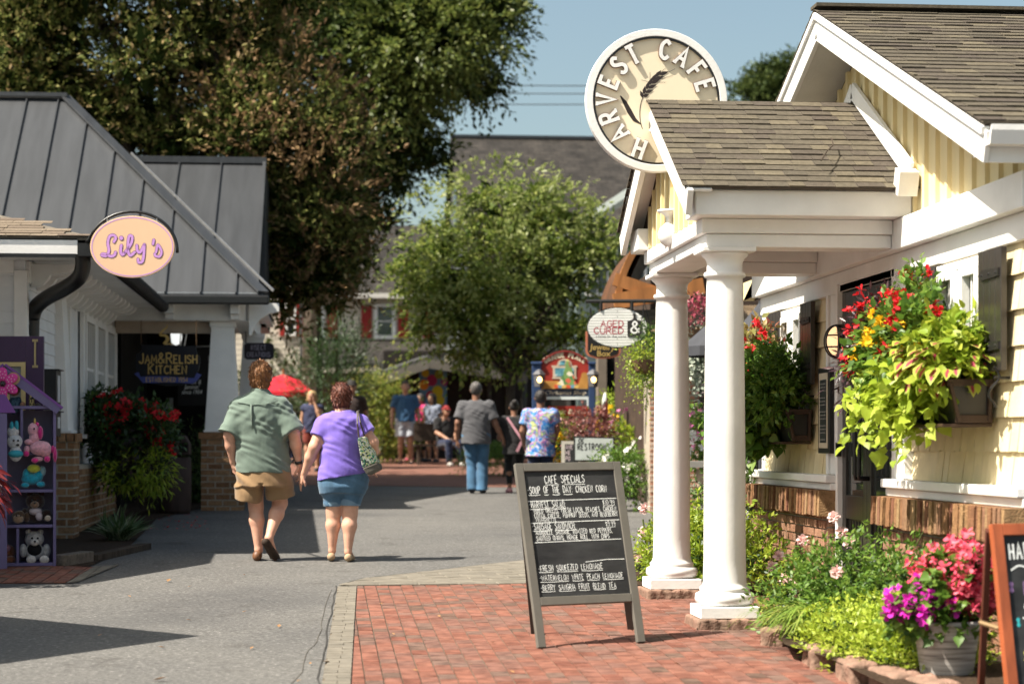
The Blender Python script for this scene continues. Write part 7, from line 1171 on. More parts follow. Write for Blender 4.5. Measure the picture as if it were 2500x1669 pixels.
# shaded shopfront with low awning
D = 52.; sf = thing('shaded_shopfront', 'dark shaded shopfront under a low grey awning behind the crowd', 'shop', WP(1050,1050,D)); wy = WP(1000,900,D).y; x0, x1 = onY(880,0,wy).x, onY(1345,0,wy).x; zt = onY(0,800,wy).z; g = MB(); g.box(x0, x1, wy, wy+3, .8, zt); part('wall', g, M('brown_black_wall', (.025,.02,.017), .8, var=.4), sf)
g = MB()
for xx in (1090,1118,1160,1200,1240,1300): a, b = onY(xx,1010,wy-.02), onY(xx+9,850,wy-.02); g.box(a.x, b.x, wy-.06, wy-.001, 1.0, b.z)
part('mullions', g, M('dark_grey_mullion', (.07,.065,.06), .6), sf); g = MB(); a, b = onY(1222,1010,wy-.02), onY(1250,900,wy-.02); g.box(a.x, b.x, wy-.03, wy-.002, 1., b.z); part('pale_panel', g, M('blue_grey_panel', (.16,.2,.21), .6), sf)
a0, a1, a2 = WP(830,868,D-2), WP(985,815,D-2), WP(1210,850,D-2); g = MB(); dp = Vector((0,3,.15)); q_ = [a0, a1, a2]
for p, q in ((a0,a1),(a1,a2)): g.add([p, q, q+dp, p+dp]+[v_-Vector((0,0,.14)) for v_ in (p,q,q+dp,p+dp)], [(0,1,2,3),(7,6,5,4),(0,4,5,1),(1,5,6,2),(2,6,7,3),(3,7,4,0)])
part('awning', g, M('awning_grey', (.05,.05,.048), .8), sf); g = MB()
for p, q in ((a0,a1),(a1,a2)): g.beam(p-Vector((0,.02,.2)), q-Vector((0,.02,.2)), .05, .22)
part('awning_fascia', g, M('awning_fascia', (.12,.11,.095), .7), sf); g = MB()
for px_ in ((848,870),(1200,855)): p = WP(*px_, D-1.9); g.tube([(p.x,p.y,1.0),(p.x,p.y,p.z-.1)], .06, 8)
part('awning_post', g, iron, sf)
sp = WP(1030,822,D-2.2); k = (D-2.2)/F_; f3 = frame3(sp, (CS,-SN,0), (0,0,1)); rs = thing('round_plaque', 'small round pale plaque mounted on the awning peak', 'sign', (sp.x,sp.y,sp.z-.15)); g = MB(); slab(g, EL(13*k,13*k,28), f3, -.05, 0); part('rim', g, M('dark_green_rim', (.03,.05,.045), .5), rs); g = MB(); slab(g, EL(10.5*k,10.5*k,28), f3, .002, .01); part('face', g, M('stone_beige', (.36,.32,.25), .7), rs); g = MB(); slab(g, EL(5*k,6*k,16), f3, .012, .016); part('emblem', g, M('dark_green_emblem', (.03,.05,.04), .6), rs)
sp = WP(995,880,D-1); k = (D-1)/F_; f3 = frame3(sp, (CS,-SN,0), (0,0,1)); bnr = thing('balloon_banner', 'blue banner printed with bright balloons hanging in the shaded shopfront', 'banner', (sp.x,sp.y,sp.z-.5)); g = MB(); slab(g, [(-33*k,50*k),(30*k,50*k),(30*k,-48*k),(-33*k,-48*k)], f3, -.02, 0); part('cloth', g, M('sky_blue_cloth', (.11,.25,.42), .8, var=.3, vs=2), bnr)
for i, (x, y, r, c_) in enumerate(((-19,25,9,(.55,.42,.03)),(-22,-2,11,(.62,.22,.02)),(-4,8,12,(.35,.03,.12)),(12,22,10,(.25,.28,.03)),(9,-18,13,(.5,.42,.02)),(-8,-26,9,(.4,.03,.05)),(14,-38,11,(.42,.36,.02)),(24,4,8,(.3,.05,.2)))): g = MB(); slab(g, [(x*k+a_, y*k+b__) for a_, b__ in EL(r*k, r*k*1.1, 20)], f3, .002+i*.0015, .003+i*.0015); part('balloon_print', g, M('balloon_print', c_, .7), bnr)
# ------------------------------------------------------------------ right: timber-fronted shop beyond the cafe
ts = thing('timber_shop', 'shop with curved orange timber gable and shingled canopy beyond the cafe', 'shop', (5.0, 27, gz(5,27))); D = 26.; P_ = lambda x, y, d=0: WP(x, y, D+d); arc = catmull([(1416,700),(1421,660),(1433,620),(1452,580),(1480,542),(1525,507),(1580,490)], 5); g = MB()
for i in range(len(arc)-1): g.beam(P_(*arc[i]), P_(*arc[i+1]), .08, .10, up=(0,1,0))
part('bargeboard', g, woodm, ts); g = MB()
for i in range(len(arc)-1): a, b = P_(*arc[i]), P_(*arc[i+1]); o = Vector((.10,0,-.04)); dp = Vector((.0,2.6,0)); g.add([a+o, b+o, b+o+dp, a+o+dp], [(0,1,2,3)])
part('plank_soffit', g, rows('plank_soffit_wood', (.12,.05,.022), (.07,.035,.018), (.03,.02,.012), 1.2, .12, 'xy', .01), ts); g = MB()
for i in range(len(arc)-1): a, b = P_(*arc[i]), P_(*arc[i+1]); o = Vector((-.03,0,.04)); dp = Vector((0.6,3,0)); g.add([a+o, b+o, b+o+dp, a+o+dp, a, b, b+dp, a+dp], [(0,1,2,3),(7,6,5,4),(0,4,5,1),(3,2,6,7)])
part('roof', g, shingle_d, ts); g = MB(); a, b = P_(1503,690,2.7), P_(1800,690,2.7); g.box(a.x, a.x+8, a.y, a.y+4, .4, 3.9); part('wall', g, M('dark_brown_wall', (.055,.035,.025), .8, var=.4), ts); g = MB(); p, q = P_(1408,692), P_(1560,655); g.beam(p, q+Vector((.3,0,0)), .16, .2); g.beam(P_(1409,640), P_(1560,690), .10, .16); part('tie_beam', g, woodm, ts)
g = MB(); p0, p1, p2, p3 = P_(1425,765,-.3), P_(1850,790,-.3), P_(1850,695,2.4), P_(1440,712,2.4); plane_roof(g, p0, p1, p2, p3, .06); cn = part('canopy', g, M('canopy_deck', (.2,.15,.1), .8), ts); g = MB(); tabs(g, p3, (p2-p3), (p0-p3), (p2-p3).length, (p0-p3).length, .12, (.2,.4), .012); part('shingles', g, island('tan_canopy_shingles', [(0,(.26,.20,.14)),(1,(.38,.30,.21))], .9, .1, .5, 120), cn)
g = MB(); c0, c1 = P_(1563,1050,1.0), P_(1600,860,1.0); zb = gz(c0.x,c0.y); brickwall(g, (P_(1490,0,1).x, c0.y, zb), (1,0,0), P_(1604,0,1).x-P_(1490,0,1).x, c1.z-zb, (0,-1,0)); g.box(P_(1490,0,1).x, P_(1604,0,1).x, c0.y+.01, c0.y+.5, zb, c1.z-.01, 0); part('brick_pier', g, [mortar, rows('orange_brick', (.42,.19,.12), (.48,.24,.16), (.5,.42,.34), .2, .07, 'xz', .01)], ts)
ya = P_(1600,900,1.6).y; a, b = onY(1588,1010,ya), onY(1660,820,ya); sash(ts, 'window', (a.x, ya, a.z), (1,0,0), (0,-1,0), b.x-a.x, b.z-a.z, 2, 3, .07); g = MB(); a = P_(1380,1020,9); g.box(P_(1372,0,9).x, P_(1392,0,9).x, a.y, a.y+.25, .5, P_(0,800,9).z); part('taupe_post', g, M('taupe_paint', (.20,.16,.125), .6), ts); g = MB(); g.box(P_(1392,0,9).x, P_(1530,0,9).x, a.y+.2, a.y+.3, .5, P_(0,800,9).z); part('dark_doorway', g, dark, ts)
um = thing('charcoal_umbrella', 'closed dark charcoal patio umbrellas showing behind the white columns', 'umbrella', WP(1690,1100,22.)); g = MB(); D = 21.5
for ax_, ay_, w_, d_ in ((1662,708,95,0),(1745,690,70,1.2)):
    ap = WP(ax_, ay_, D+d_); R_ = w_*1.05/F_*D; rim = [ap+Vector((R_*math.cos(t), R_*math.sin(t), -.40)) for t in np.linspace(0, 2*math.pi, 8, endpoint=False)]; g.add([ap]+rim+[p-Vector((0,0,.10)) for p in rim], [(0,1+i,1+(i+1)%8) for i in range(8)]+[(1+i,9+i,9+(i+1)%8,1+(i+1)%8) for i in range(8)])
    g.tube([ap, (ap.x, ap.y, .5)], .025, 8)
part('canopy', g, M('charcoal_canvas', (.045,.047,.055), .8), um)
# patio furniture and wall behind the columns
pw = GP(1600, 1150); g = MB(); a, b = WP(1575,1064,23.5), WP(1720,1064,23.5); g.beam(a, b, .45, .07); bn2 = thing('stone_bench', 'grey stone bench slab seen between the white columns', 'bench', (a+b)/2-Vector((0,0,.6))); part('slab', g, M('grey_slab', (.22,.21,.19), .8), bn2); g = MB(); g.beam(WP(1600,1110,23.5), WP(1680,1110,23.5), .3, .35); part('support', g, M('buff_stone', (.38,.28,.2), .9, var=.4, vs=6), bn2); g = MB(); c = WP(1735, 1100, 20.5)
for sg_ in (-1, 1): g.tube([c+Vector((-.22, sg_*.02, -.55)), c+Vector((-.2,0,-.05)), c+Vector((-.1,0,.08)), c+Vector((.1,0,.10)), c+Vector((.24,0,-.02)), c+Vector((.28,0,-.55))], .016, 8)
for i in range(5): g.tube([c+Vector((-.12+.06*i,0,-.3)), c+Vector((-.12+.06*i,0,.07))], .007, 6)
g.box(c.x-.22, c.x+.26, c.y-.4, c.y, c.z-.33, c.z-.30); single('garden_chair', g, M('white_iron', (.62,.6,.55), .5), 'white iron garden chair with arched back beyond the far window box', 'chair')
# ------------------------------------------------------------------ signs in the middle distance
D = 31.; k = D/F_; sp = WP(1295,900,D); f3 = frame3(sp, (CS,-SN,0), (0,0,1)); U = lambda x, y: ((x-1295)*k, (900-y)*k); gs = thing('arched_painted_sign', 'arched red and blue Christmas shop sign on two blue posts with small lanterns', 'sign', (sp.x,sp.y,gz(sp.x,sp.y))); blu = M('navy_blue_paint', (.025,.05,.12), .5); sred = M('sign_red', (.30,.03,.02), .5, var=.3, vs=3); cre = M('cream_letters', (.72,.62,.45), .5); px2 = lambda *P: [U((1290+x/7.84)*.9396, (840+y/7.84)*.9396) for x, y in P]
for xa_, xb_ in ((70,250),(1160,1280)):
    g = MB(); slab(g, px2((xa_,385),(xb_,385),(xb_,2450),(xa_,2450)), f3, -.12, .03); slab(g, px2((xa_-22,335),(xb_+22,335),(xb_+8,388),(xa_-8,388)), f3, -.15, .05); part('post', g, blu, gs, bevel=.01)
top = [(250+900*t, 345-215*math.sin(math.pi*t)**.8) for t in np.linspace(0,1,17)]; g = MB(); slab(g, px2(*top, (1150,850), (250,850)), f3, -.05, .0); part('arched_panel', g, sred, gs); g = MB(); tp_ = px2(*top); ribbon(g, tp_, 30*k/8.3, f3, 0, .002, th=.02); part('arch_rim', g, M('dark_red_rim', (.22,.03,.025), .5), gs); g = MB()
word = 'GRANDE PLACE'
for i, ch in enumerate(word):
    if ch == ' ': continue
    t = .06+.88*i/(len(word)-1); x = 275+850*t; y = 330-150*math.sin(math.pi*t)**.85; an = -math.cos(math.pi*t)*.62; c = Vector(f3(*px2((x,y+15))[0], .004)); X_ = Vector((CS,-SN,0)); ux_ = X_*math.cos(an)+Vector((0,0,1))*(-math.sin(an)); uy_ = Vector((0,0,1))*math.cos(an)+X_*math.sin(an); h_ = 95*k/8.34; w_ = glyph(ch)[1]*h_*.8; write(g, ch, -w_/2, -h_/2, h_, frame3(c, ux_, -uy_ if False else uy_), .26, .8, 0, serif=.1)
part('arched_lettering', g, cre, gs); g = MB(); slab(g, px2((250,700),(560,700),(560,690),(640,760),(960,760),(1010,620),(1020,560),(1060,535),(1120,545),(1145,600),(1140,850),(250,850)), f3, .002, .012); part('painted_furniture', g, M('ochre_paint', (.50,.25,.06), .5, var=.3, vs=4), gs)
g = MB(); slab(g, px2((445,405),(545,405),(570,330),(620,290),(690,275),(760,290),(820,340),(835,405),(935,405),(935,445),(915,445),(915,620),(935,660),(450,660),(470,620),(470,445),(445,445)), f3, .003, .010); wf = part('painted_window', g, M('stone_paint', (.50,.40,.30), .6), gs); g = MB(); slab(g, px2((510,455),(870,455),(870,610),(510,610)), f3, .011, .014); slab(g, px2((580,400),(600,345),(640,315),(700,310),(690,395)), f3, .011, .014); part('painted_panes', g, multi('painted_glass', [(.35,(.02,.1,.16)),(.5,(.1,.3,.36)),(.6,(.6,.62,.6))], 5), wf)
g = MB(); slab(g, px2((745,280),(770,300),(800,390),(790,400),(850,520),(830,530),(890,660),(870,670),(950,790),(850,830),(640,830),(510,790),(620,690),(600,680),(680,560),(665,550),(715,430),(700,420),(730,310)), f3, .016, .022); part('painted_tree', g, multi('ornament_paint', [(0,(.08,.2,.06)),(.28,(.16,.28,.08)),(.45,(.62,.55,.2)),(.55,(.7,.65,.5)),(.66,(.6,.12,.06)),(.78,(.15,.25,.08)),(.9,(.55,.35,.5))], 16, 'voro'), gs); g = MB()
for i, (x, c__) in enumerate(((540,0),(610,1),(680,2),(770,3),(850,1),(920,2))): slab(g, px2((x-45,770+i%3*12),(x+45,770+i%2*14),(x+40,838),(x-40,838)), f3, .023+i*.001, .028+i*.001, i%3)
part('painted_parcels', g, [M('parcel_red', (.6,.10,.04), .5), M('parcel_blue', (.15,.32,.42), .5), M('parcel_gold', (.65,.42,.12), .5)], gs); g = MB(); slab(g, px2((255,865),(1150,865),(1150,985),(255,985)), f3, -.05, 0); cs_ = part('middle_panel', g, M('dark_blue_panel', (.02,.035,.07), .5), gs); g = MB(); bfont(g, 'Christmas Shop', *px2((705,960))[0], 80*k/8.34, f3, 0, .3, 1.15); part('script_lettering', g, cre, cs_); g = MB(); slab(g, px2((300,1000),(1150,1000),(1150,1180),(1120,1180),(1120,1055),(300,1055)), f3, -.02, .01); part('white_bracket', g, M('pale_blue_white', (.6,.66,.66), .5), gs)
g = MB(); slab(g, px2((380,1180),(1140,1180),(1140,1370),(380,1370)), f3, -.05, 0); mb_ = part('lower_panel', g, sred, gs); g = MB(); bfont(g, 'Music Boxes', *px2((745,1325))[0], 92*k/8.34, f3, 0, .25, 1.1, .001); part('script_lettering', g, cre, mb_)
for x in (205, 1235):
    c = Vector(f3(*px2((x,685))[0], .12)); lt_ = MB(); lt_.lathe([(.05,-.11),(.07,-.1),(.07,-.09),(.085,.075),(.10,.08),(.06,.13),(.012,.16)], c, 4); lo = part('lantern', lt_, M('lantern_iron', (.10,.10,.11), .4), gs); b_ = MB(); b_.ell(c+Vector((0,-.075,.0)), (.038,.03,.045)); part('bulb', b_, glow('warm_bulb', (1,.62,.22), 2.2), lo, smooth=True)
D = 24.5; k = D/F_; sp = WP(1416.5,751,D); f3 = frame3(sp, (CS,-SN,0), (0,0,1)); ag = thing('oval_white_sign', 'white plank oval sign with red letters hanging from a black bar', 'sign', (sp.x,sp.y,sp.z-.25)); px3 = lambda *P: [(((1400+x/7.127)*.9396-1416.5)*k, (751-(730+y/7.127)*.9396)*k) for x, y in P]; g = MB(); slab(g, EL(70.5*k,47*k), f3, -.03, -.004); part('dark_edge', g, M('sign_edge', (.02,.025,.025), .5), ag); g = MB(); slab(g, EL(68*k,44.5*k), f3, -.003, .004); part('plank_face', g, rows('white_planks', (.72,.72,.68), (.76,.75,.72), (.38,.38,.36), 3, .033, 'xz', .005), ag, bevel=.003)
rdl = M('dark_red_letters', (.36,.03,.05), .5); g = MB()
for tx, x, y, h in (('AGED',480,478,105),('CURED',360,598,105)):
    p = px3((x,y))[0]; wd_ = (px3((895,y))[0][0]-p[0]); H_ = h/7.127*.9396*k; w_ = width(tx, H_, .9, .18); write(g, tx, p[0], p[1], H_, f3, .15, .9*wd_/w_, .18*wd_/w_, serif=.1, h0=.005)
part('red_lettering', g, rdl, ag); g = MB(); slab(g, px3((940,375),(1000,365),(1035,345),(1045,310),(1030,270),(1045,248),(1080,248),(1092,270),(1085,310),(1095,345),(1130,365),(1180,375),(1188,400),(1188,640),(1170,652),(955,652),(940,640)), f3, .005, .012); bd_ = part('cutting_board', g, M('board_black', (.03,.027,.025), .5), ag); g = MB(); p = px3((1000,585))[0]; write(g, '&', p[0], p[1], 195/7.127*.9396*k, f3, .15, 1.25, 0, h0=.013); part('ampersand', g, white, bd_); g = MB(); bfont(g, 'a home for fine wares', *px3((650,665))[0], 42/7.127*.9396*k, f3, 0, .3, 1.05, 0, .006); part('small_script', g, blackp, ag)
g = MB(); g.tube([f3(*px3((215,38))[0]), f3(*px3((1500,30))[0])], .022, 8)
for x in (478, 1015): g.tube([f3(*px3((x,40))[0]), f3(*px3((x,190))[0])], .022, 8)
part('hanging_bar', g, iron, ag)
D = 27.; k = D/F_; sp = WP(1384,800,D); f3 = frame3(sp, (CS,-SN,0), (0,0,1)); jb = thing('black_gold_sign', 'black hanging sign with gold lettering and red edge below the white oval', 'sign', (sp.x,sp.y,sp.z-.15)); px4 = lambda *P: [(((1400+x/7.127)*.9396-1384)*k, (800-(730+y/7.127)*.9396)*k) for x, y in P]; oq = ((212,560),(212,920),(255,985),(400,1030),(520,1035),(650,1025),(780,990),(818,930),(818,560)); iq = ((250,560),(250,905),(280,960),(410,1000),(520,1006),(640,995),(755,960),(780,915),(780,560)); g = MB(); slab(g, px4(*oq), f3, -.03, .0); part('edge', g, M('copper_red', (.42,.14,.08), .5), jb); g = MB(); slab(g, px4(*iq), f3, .001, .006); part('board', g, M('sign_black_b', (.012,.011,.01), .5), jb); g = MB(); bfont(g, 'Jewelry', *px4((505,880))[0], 105/7.127*.9396*k, f3, 0, .1, 1., .002, .008); bfont(g, 'Box', *px4((525,990))[0], 100/7.127*.9396*k, f3, 0, 0, 1.1, .002, .008); part('gold_lettering', g, goldm, jb); g = MB(); g.tube([f3(*px4((300,560))[0]), f3(*px4((300,150))[0])], .01, 6); g.tube([f3(*px4((730,560))[0]), f3(*px4((730,150))[0])], .01, 6); part('hanger', g, iron, jb)
D = 28.5; k = D/F_; sp = WP(1363,1029,D); f3 = frame3(sp, (CS,-SN,0), (0,0,1)); rs_ = thing('restrooms_sign', 'white black-framed restrooms sign standing among the flowers', 'sign', (sp.x,sp.y,gz(sp.x,sp.y))); g = MB(); W_r, H_r = 47*k, 29*k; fr_ = [(-W_r,H_r),(W_r,H_r-2*k),(W_r,-H_r+2*k),(-W_r,-H_r)]; slab(g, fr_, f3, -.04, 0); part('frame', g, blackp, rs_); g = MB(); slab(g, [(x*.92,y*.88) for x, y in fr_], f3, .001, .006); part('face', g, M('sign_offwhite', (.46,.50,.48), .6), rs_); g = MB(); w_ = width('RESTROOMS', 14*k, .8, .3); write(g, 'RESTROOMS', -W_r*.8, -2*k, 14*k, f3, .15, .8*W_r*1.62/w_, .3*W_r*1.62/w_, h0=.008)
for dx in (0, 8): ribbon(g, catmull([(-W_r*.75+dx*k+3*k,13*k),(-W_r*.75+dx*k,19*k),(-W_r*.75+dx*k+3*k,25*k)], 4), 2.2*k, f3, 0, .008)
ribbon(g, [(-W_r*.75+5.5*k,14*k),(-W_r*.75+5.5*k,24*k)], 2*k, f3, 0, .008); part('lettering', g, blackp, rs_); g = MB()
for x in (-W_r*.8, W_r*.8): g.tube([f3(x,-H_r,-.02), Vector(f3(x,-H_r,-.02))-Vector((0,0,.55))], .02, 6)
part('post', g, blackp, rs_); D = 28.8; k = D/F_; sp = WP(1305,1036,D); f3 = frame3(sp, (CS,-SN,0), (0,0,1)); fb = thing('small_menu_board', 'small pale framed black menu board tucked beside the restrooms sign', 'sign', (sp.x,sp.y,sp.z-.3)); g = MB(); slab(g, [(-17*k,25*k),(25*k,25*k),(25*k,-60*k),(-17*k,-60*k)], f3, -.03, 0); part('frame', g, M('pale_frame', (.50,.47,.40), .6), fb); g = MB(); slab(g, [(-9*k,18*k),(20*k,18*k),(20*k,-55*k),(-9*k,-55*k)], f3, .001, .004); part('board', g, board, fb); g = MB()
for i, tx in enumerate(('AVE', 'ME', 'PO')): write(g, tx, -7*k, (7-i*13)*k, 9*k, f3, .16, .8, .2, h0=.006)
part('lettering', g, M('pale_pink_chalk', (.55,.45,.47), .9), fb)
ru = thing('red_umbrella', 'open bright red patio umbrella behind the walking man', 'umbrella', GP(655, 1064)); ap = WP(650,858,46.); g = MB(); R_ = .78; rim = [ap+Vector((R_*math.cos(t), R_*math.sin(t), -.40)) for t in np.linspace(.2, 2*math.pi+.2, 8, endpoint=False)]; mid = [ap+Vector((R_*.5*math.cos(t), R_*.5*math.sin(t), -.14)) for t in np.linspace(.2, 2*math.pi+.2, 8, endpoint=False)]; g.add([ap]+mid+rim+[p-Vector((0,0,.1)) for p in rim], [(0,1+i,1+(i+1)%8) for i in range(8)]+[(1+i,9+i,9+(i+1)%8,1+(i+1)%8) for i in range(8)]+[(9+i,17+i,17+(i+1)%8,9+(i+1)%8) for i in range(8)]); part('canopy', g, leafmat('red_canvas', [(0,(.60,.03,.05)),(1,(.62,.035,.055))], .3, .8, .1), ru); g = MB(); g.tube([ap+Vector((0,0,.12)), (ap.x,ap.y,gz(ap.x,ap.y))], .025, 8); part('pole', g, woodm, ru)
tb = GP(655,1062); g = MB(); g.lathe([(.02,0),(.22,0),(.22,.03),(.03,.04),(.03,.7),(.42,.7),(.42,.73),(.02,.73)], tb+Vector((.1,-.3,0)), 20); single('cafe_table', g, iron, 'round dark cafe table beneath the red umbrella', 'table')
g = MB(); p = GP(1022,1066); g.box(p.x-.7,p.x+.7,p.y+.0,p.y+.45,p.z+.42,p.z+.48); g.box(p.x-.7,p.x+.7,p.y+.45,p.y+.5,p.z+.55,p.z+.95)
for x in (-.6,.6): g.box(p.x+x-.03,p.x+x+.03,p.y+.03,p.y+.47,p.z,p.z+.42)
single('street_bench', g, M('dark_bench_wood', (.05,.035,.025), .7), 'dark bench under the person with the red cap', 'bench')
g = MB(); p = GP(664,1058); g.box(p.x-.22,p.x+.22,p.y-.02,p.y+.42,p.z+.42,p.z+.46); g.box(p.x-.22,p.x+.22,p.y+.40,p.y+.43,p.z+.46,p.z+.9)
for x in (-.2,.2): g.box(p.x+x-.02,p.x+x+.02,p.y,p.y+.4,p.z,p.z+.42)
single('cafe_chair', g, iron, 'dark chair under the person at the umbrella table', 'chair')
g = MB(); w0 = WP(1388,945,31.3); g.lathe([(.02,-.30),(.035,-.25),(.05,0),(.04,.2),(.012,.3)], w0, 14, 0); fg = single('furled_flag', g, multi('red_white_cloth', [(.45,(.6,.62,.58)),(.55,(.55,.03,.04))], 2.5), 'small red and white cloth hanging on the side of the arched sign', 'flag', smooth=True)
# wires
for i, (ya, yb) in enumerate(((188,183),(207,200),(233,222))): g = MB(); a, b = WP(900,ya,75), WP(2000,yb-10,75); g.tube([a.lerp(b, t)-Vector((0,0,.25*(1-(2*t-1)**2))) for t in np.linspace(0,1,12)], .018, 5); single('power_line', g, iron, ('topmost', 'middle', 'lowest')[i]+' of three thin power lines crossing the sky', 'cable', group='power lines')
# off-frame neighbour whose gable shades the lower left corner
nb_ = thing('gabled_kiosk', 'gabled shop standing just left of the frame', 'shop', (-6, 12, .2)); g = MB(); g.box(-9, -4.3, 11.0, 13.2, 0, 3.2); part('wall', g, white2, nb_); g = MB(); plane_roof(g, V((-9,10.3,3.1)), V((-4.5,10.3,3.1)), V((-3.55,12.2,4.3)), V((-9,12.2,4.3)), .08); plane_roof(g, V((-9,12.2,4.3)), V((-3.55,12.2,4.3)), V((-4.5,14.1,3.1)), V((-9,14.1,3.1)), .08); part('roof', g, shingle_d, nb_)
# ------------------------------------------------------------------ trees
def tree(name, label, base, top, blobs, r0, n, per, leaf, spray, mat, shape='oval', up=.4, droop=.3, shell=.45, spread=.8, extra=None, inner=0, imat=None, trunk_mat=bark, nsub=5, cat='tree', sub=13, subr=(.26,.42)):
    t = thing(name, label, cat, base); g = MB(); twigs(g, base, blobs, r0, top, nsub); part('trunk', g, trunk_mat, t); sb = []
    for b in blobs:
        for _ in range(sub):
            d = rdir(1)[0]; d[2] = abs(d[2])*1.1-.25; f = RNG.uniform(.6, 1.05); r_ = RNG.uniform(*subr); sb.append((b[0]+d[0]*b[3]*f, b[1]+d[1]*b[4]*f, b[2]+d[2]*b[5]*f, b[3]*r_*1.15, b[4]*r_*1.15, b[5]*r_*.75))
    blobs = sb or blobs; Pp, Dd = blobpts(blobs, n, shell); leaves('crown', sprays(Pp, Dd, per, spray, leaf, shape, up, droop, spread), mat, t)
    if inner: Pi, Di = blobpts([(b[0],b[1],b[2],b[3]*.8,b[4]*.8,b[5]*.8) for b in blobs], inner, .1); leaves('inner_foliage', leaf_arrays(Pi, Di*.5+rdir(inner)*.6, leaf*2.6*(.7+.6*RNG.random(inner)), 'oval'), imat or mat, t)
    for nm, bl, nn, mt in (extra or []): Pp, Dd = blobpts(bl, nn, .75); leaves(nm, sprays(Pp, Dd, per, spray*1.15, leaf, shape, up, droop, spread*.8), mt, t)
    return t
hb_l = leafmat('hornbeam_leaves', [(0,(.05,.07,.018)),(.35,(.11,.13,.032)),(.75,(.19,.195,.055)),(.93,(.25,.21,.08)),(1,(.30,.21,.10))], .25, .65, .12); hb_t = leafmat('hornbeam_brown_tips', [(0,(.11,.12,.03)),(.35,(.19,.155,.06)),(.7,(.25,.175,.085)),(1,(.32,.23,.13))], .28, .65, .12)
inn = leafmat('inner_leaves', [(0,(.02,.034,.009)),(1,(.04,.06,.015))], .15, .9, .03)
D = 36.; q = lambda x, y, rx, ry, d=0, rz=None: tuple(WP(x, y, D+d))+(rx*D/F_, (rz or rx*.9)*D/F_, ry*D/F_)
HB = [q(0,60,180,170,.5),q(-80,250,160,160,.5),q(90,260,160,120,-.3),q(60,120,190,170),q(250,20,200,170),q(430,150,180,170,-.5),q(150,300,190,130,.6),q(330,330,180,140),q(560,330,150,140,-.4),q(680,340,140,130,-.2),q(600,520,150,110,-.3),q(730,480,90,100),q(760,590,80,80),q(640,640,130,90),q(540,150,140,140,.4),q(480,-60,230,140),q(150,-120,260,160),q(470,520,200,150,.8),q(560,690,110,80,.4),q(720,690,80,60,.3),q(690,580,100,80,-.6)]
TT = HB
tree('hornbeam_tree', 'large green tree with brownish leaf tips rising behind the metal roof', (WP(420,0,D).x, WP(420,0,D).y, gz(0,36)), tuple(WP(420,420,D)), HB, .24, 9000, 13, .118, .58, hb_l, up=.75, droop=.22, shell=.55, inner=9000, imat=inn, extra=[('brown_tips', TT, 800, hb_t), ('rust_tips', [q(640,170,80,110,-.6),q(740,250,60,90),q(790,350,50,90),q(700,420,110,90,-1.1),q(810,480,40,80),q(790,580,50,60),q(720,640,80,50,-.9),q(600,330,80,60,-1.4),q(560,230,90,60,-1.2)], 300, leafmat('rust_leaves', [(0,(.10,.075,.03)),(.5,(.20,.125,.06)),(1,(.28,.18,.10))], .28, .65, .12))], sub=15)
D = 46.; mp_l = leafmat('maple_leaves', [(0,(.020,.034,.010)),(.5,(.042,.066,.017)),(.85,(.08,.108,.026)),(1,(.125,.15,.04))], .25, .6, .15)
MB_ = [q(760,120,200,170),q(900,60,200,150),q(1010,-20,180,140),q(1070,70,110,100,-.6),q(1040,190,90,80),q(930,240,140,110),q(830,330,130,120),q(930,360,80,70),q(890,430,55,50),q(845,520,60,60),q(790,620,60,70),q(700,-80,260,150),q(1130,0,80,80,-1),q(770,420,90,90,-.5),q(960,130,120,90,-1)]
tree('maple_tree', 'tall dark green tree with a thick dark trunk in the middle of the view', tuple(GP(712,1068)), tuple(WP(720,560,46.5)), MB_, .24, 6600, 12, .14, .55, mp_l, up=.2, droop=.3, shell=.5, inner=5500, imat=inn, extra=[('sun_tinted_leaves', [q(1060,60,120,90,-1.5),q(960,90,130,80,-2),q(880,210,100,70,-1.6),q(1010,190,70,60,-1)], 750, leafmat('maple_painted_sun', [(0,(.06,.09,.02)),(.5,(.115,.15,.03)),(1,(.19,.21,.055))], .4))])  # the extra leaves are a paler copy with sunlight mixed into the green
D = 40.; zl = leafmat('zelkova_leaves', [(0,(.06,.11,.02)),(.4,(.15,.21,.04)),(.8,(.24,.29,.06)),(1,(.36,.37,.11))], .42, .6, .2)
ZB_ = [q(1080,590,120,80),q(1190,560,120,80),q(1290,600,100,70),q(1130,680,150,70),q(1260,690,120,60),q(1020,660,90,60),q(1180,765,170,55),q(1060,770,110,50),q(1310,770,70,40),q(1000,560,50,50),q(1350,600,70,35,-.4),q(1220,490,60,45),q(1090,500,50,60,.4),q(1300,510,50,40),q(1400,550,60,22),q(950,640,50,30),q(1000,720,70,40,-.5),q(1130,830,110,40),q(1150,450,30,40),q(1350,520,40,30)]
tree('small_street_tree', 'small light green spreading tree in front of the big grey house', (WP(1170,0,39.5).x, WP(1170,0,39.5).y, gz(2,39.5)), tuple(WP(1172,800,39.6)), ZB_, .10, 2700, 11, .115, .5, zl, 'oval', .55, .55, .4, .7, inner=220, imat=inn, subr=(.20,.32), extra=[('pale_tips', [q(1150,440,110,50,-.5),q(1270,480,90,50,-.5),q(1370,560,60,30,-.5),q(1000,500,60,50),q(1110,600,120,60,-1.2),q(1240,620,100,60,-1.2),q(1090,720,110,40,-1.2)], 420, leafmat('zelkova_tips', [(0,(.14,.19,.04)),(1,(.33,.36,.13))], .45))])
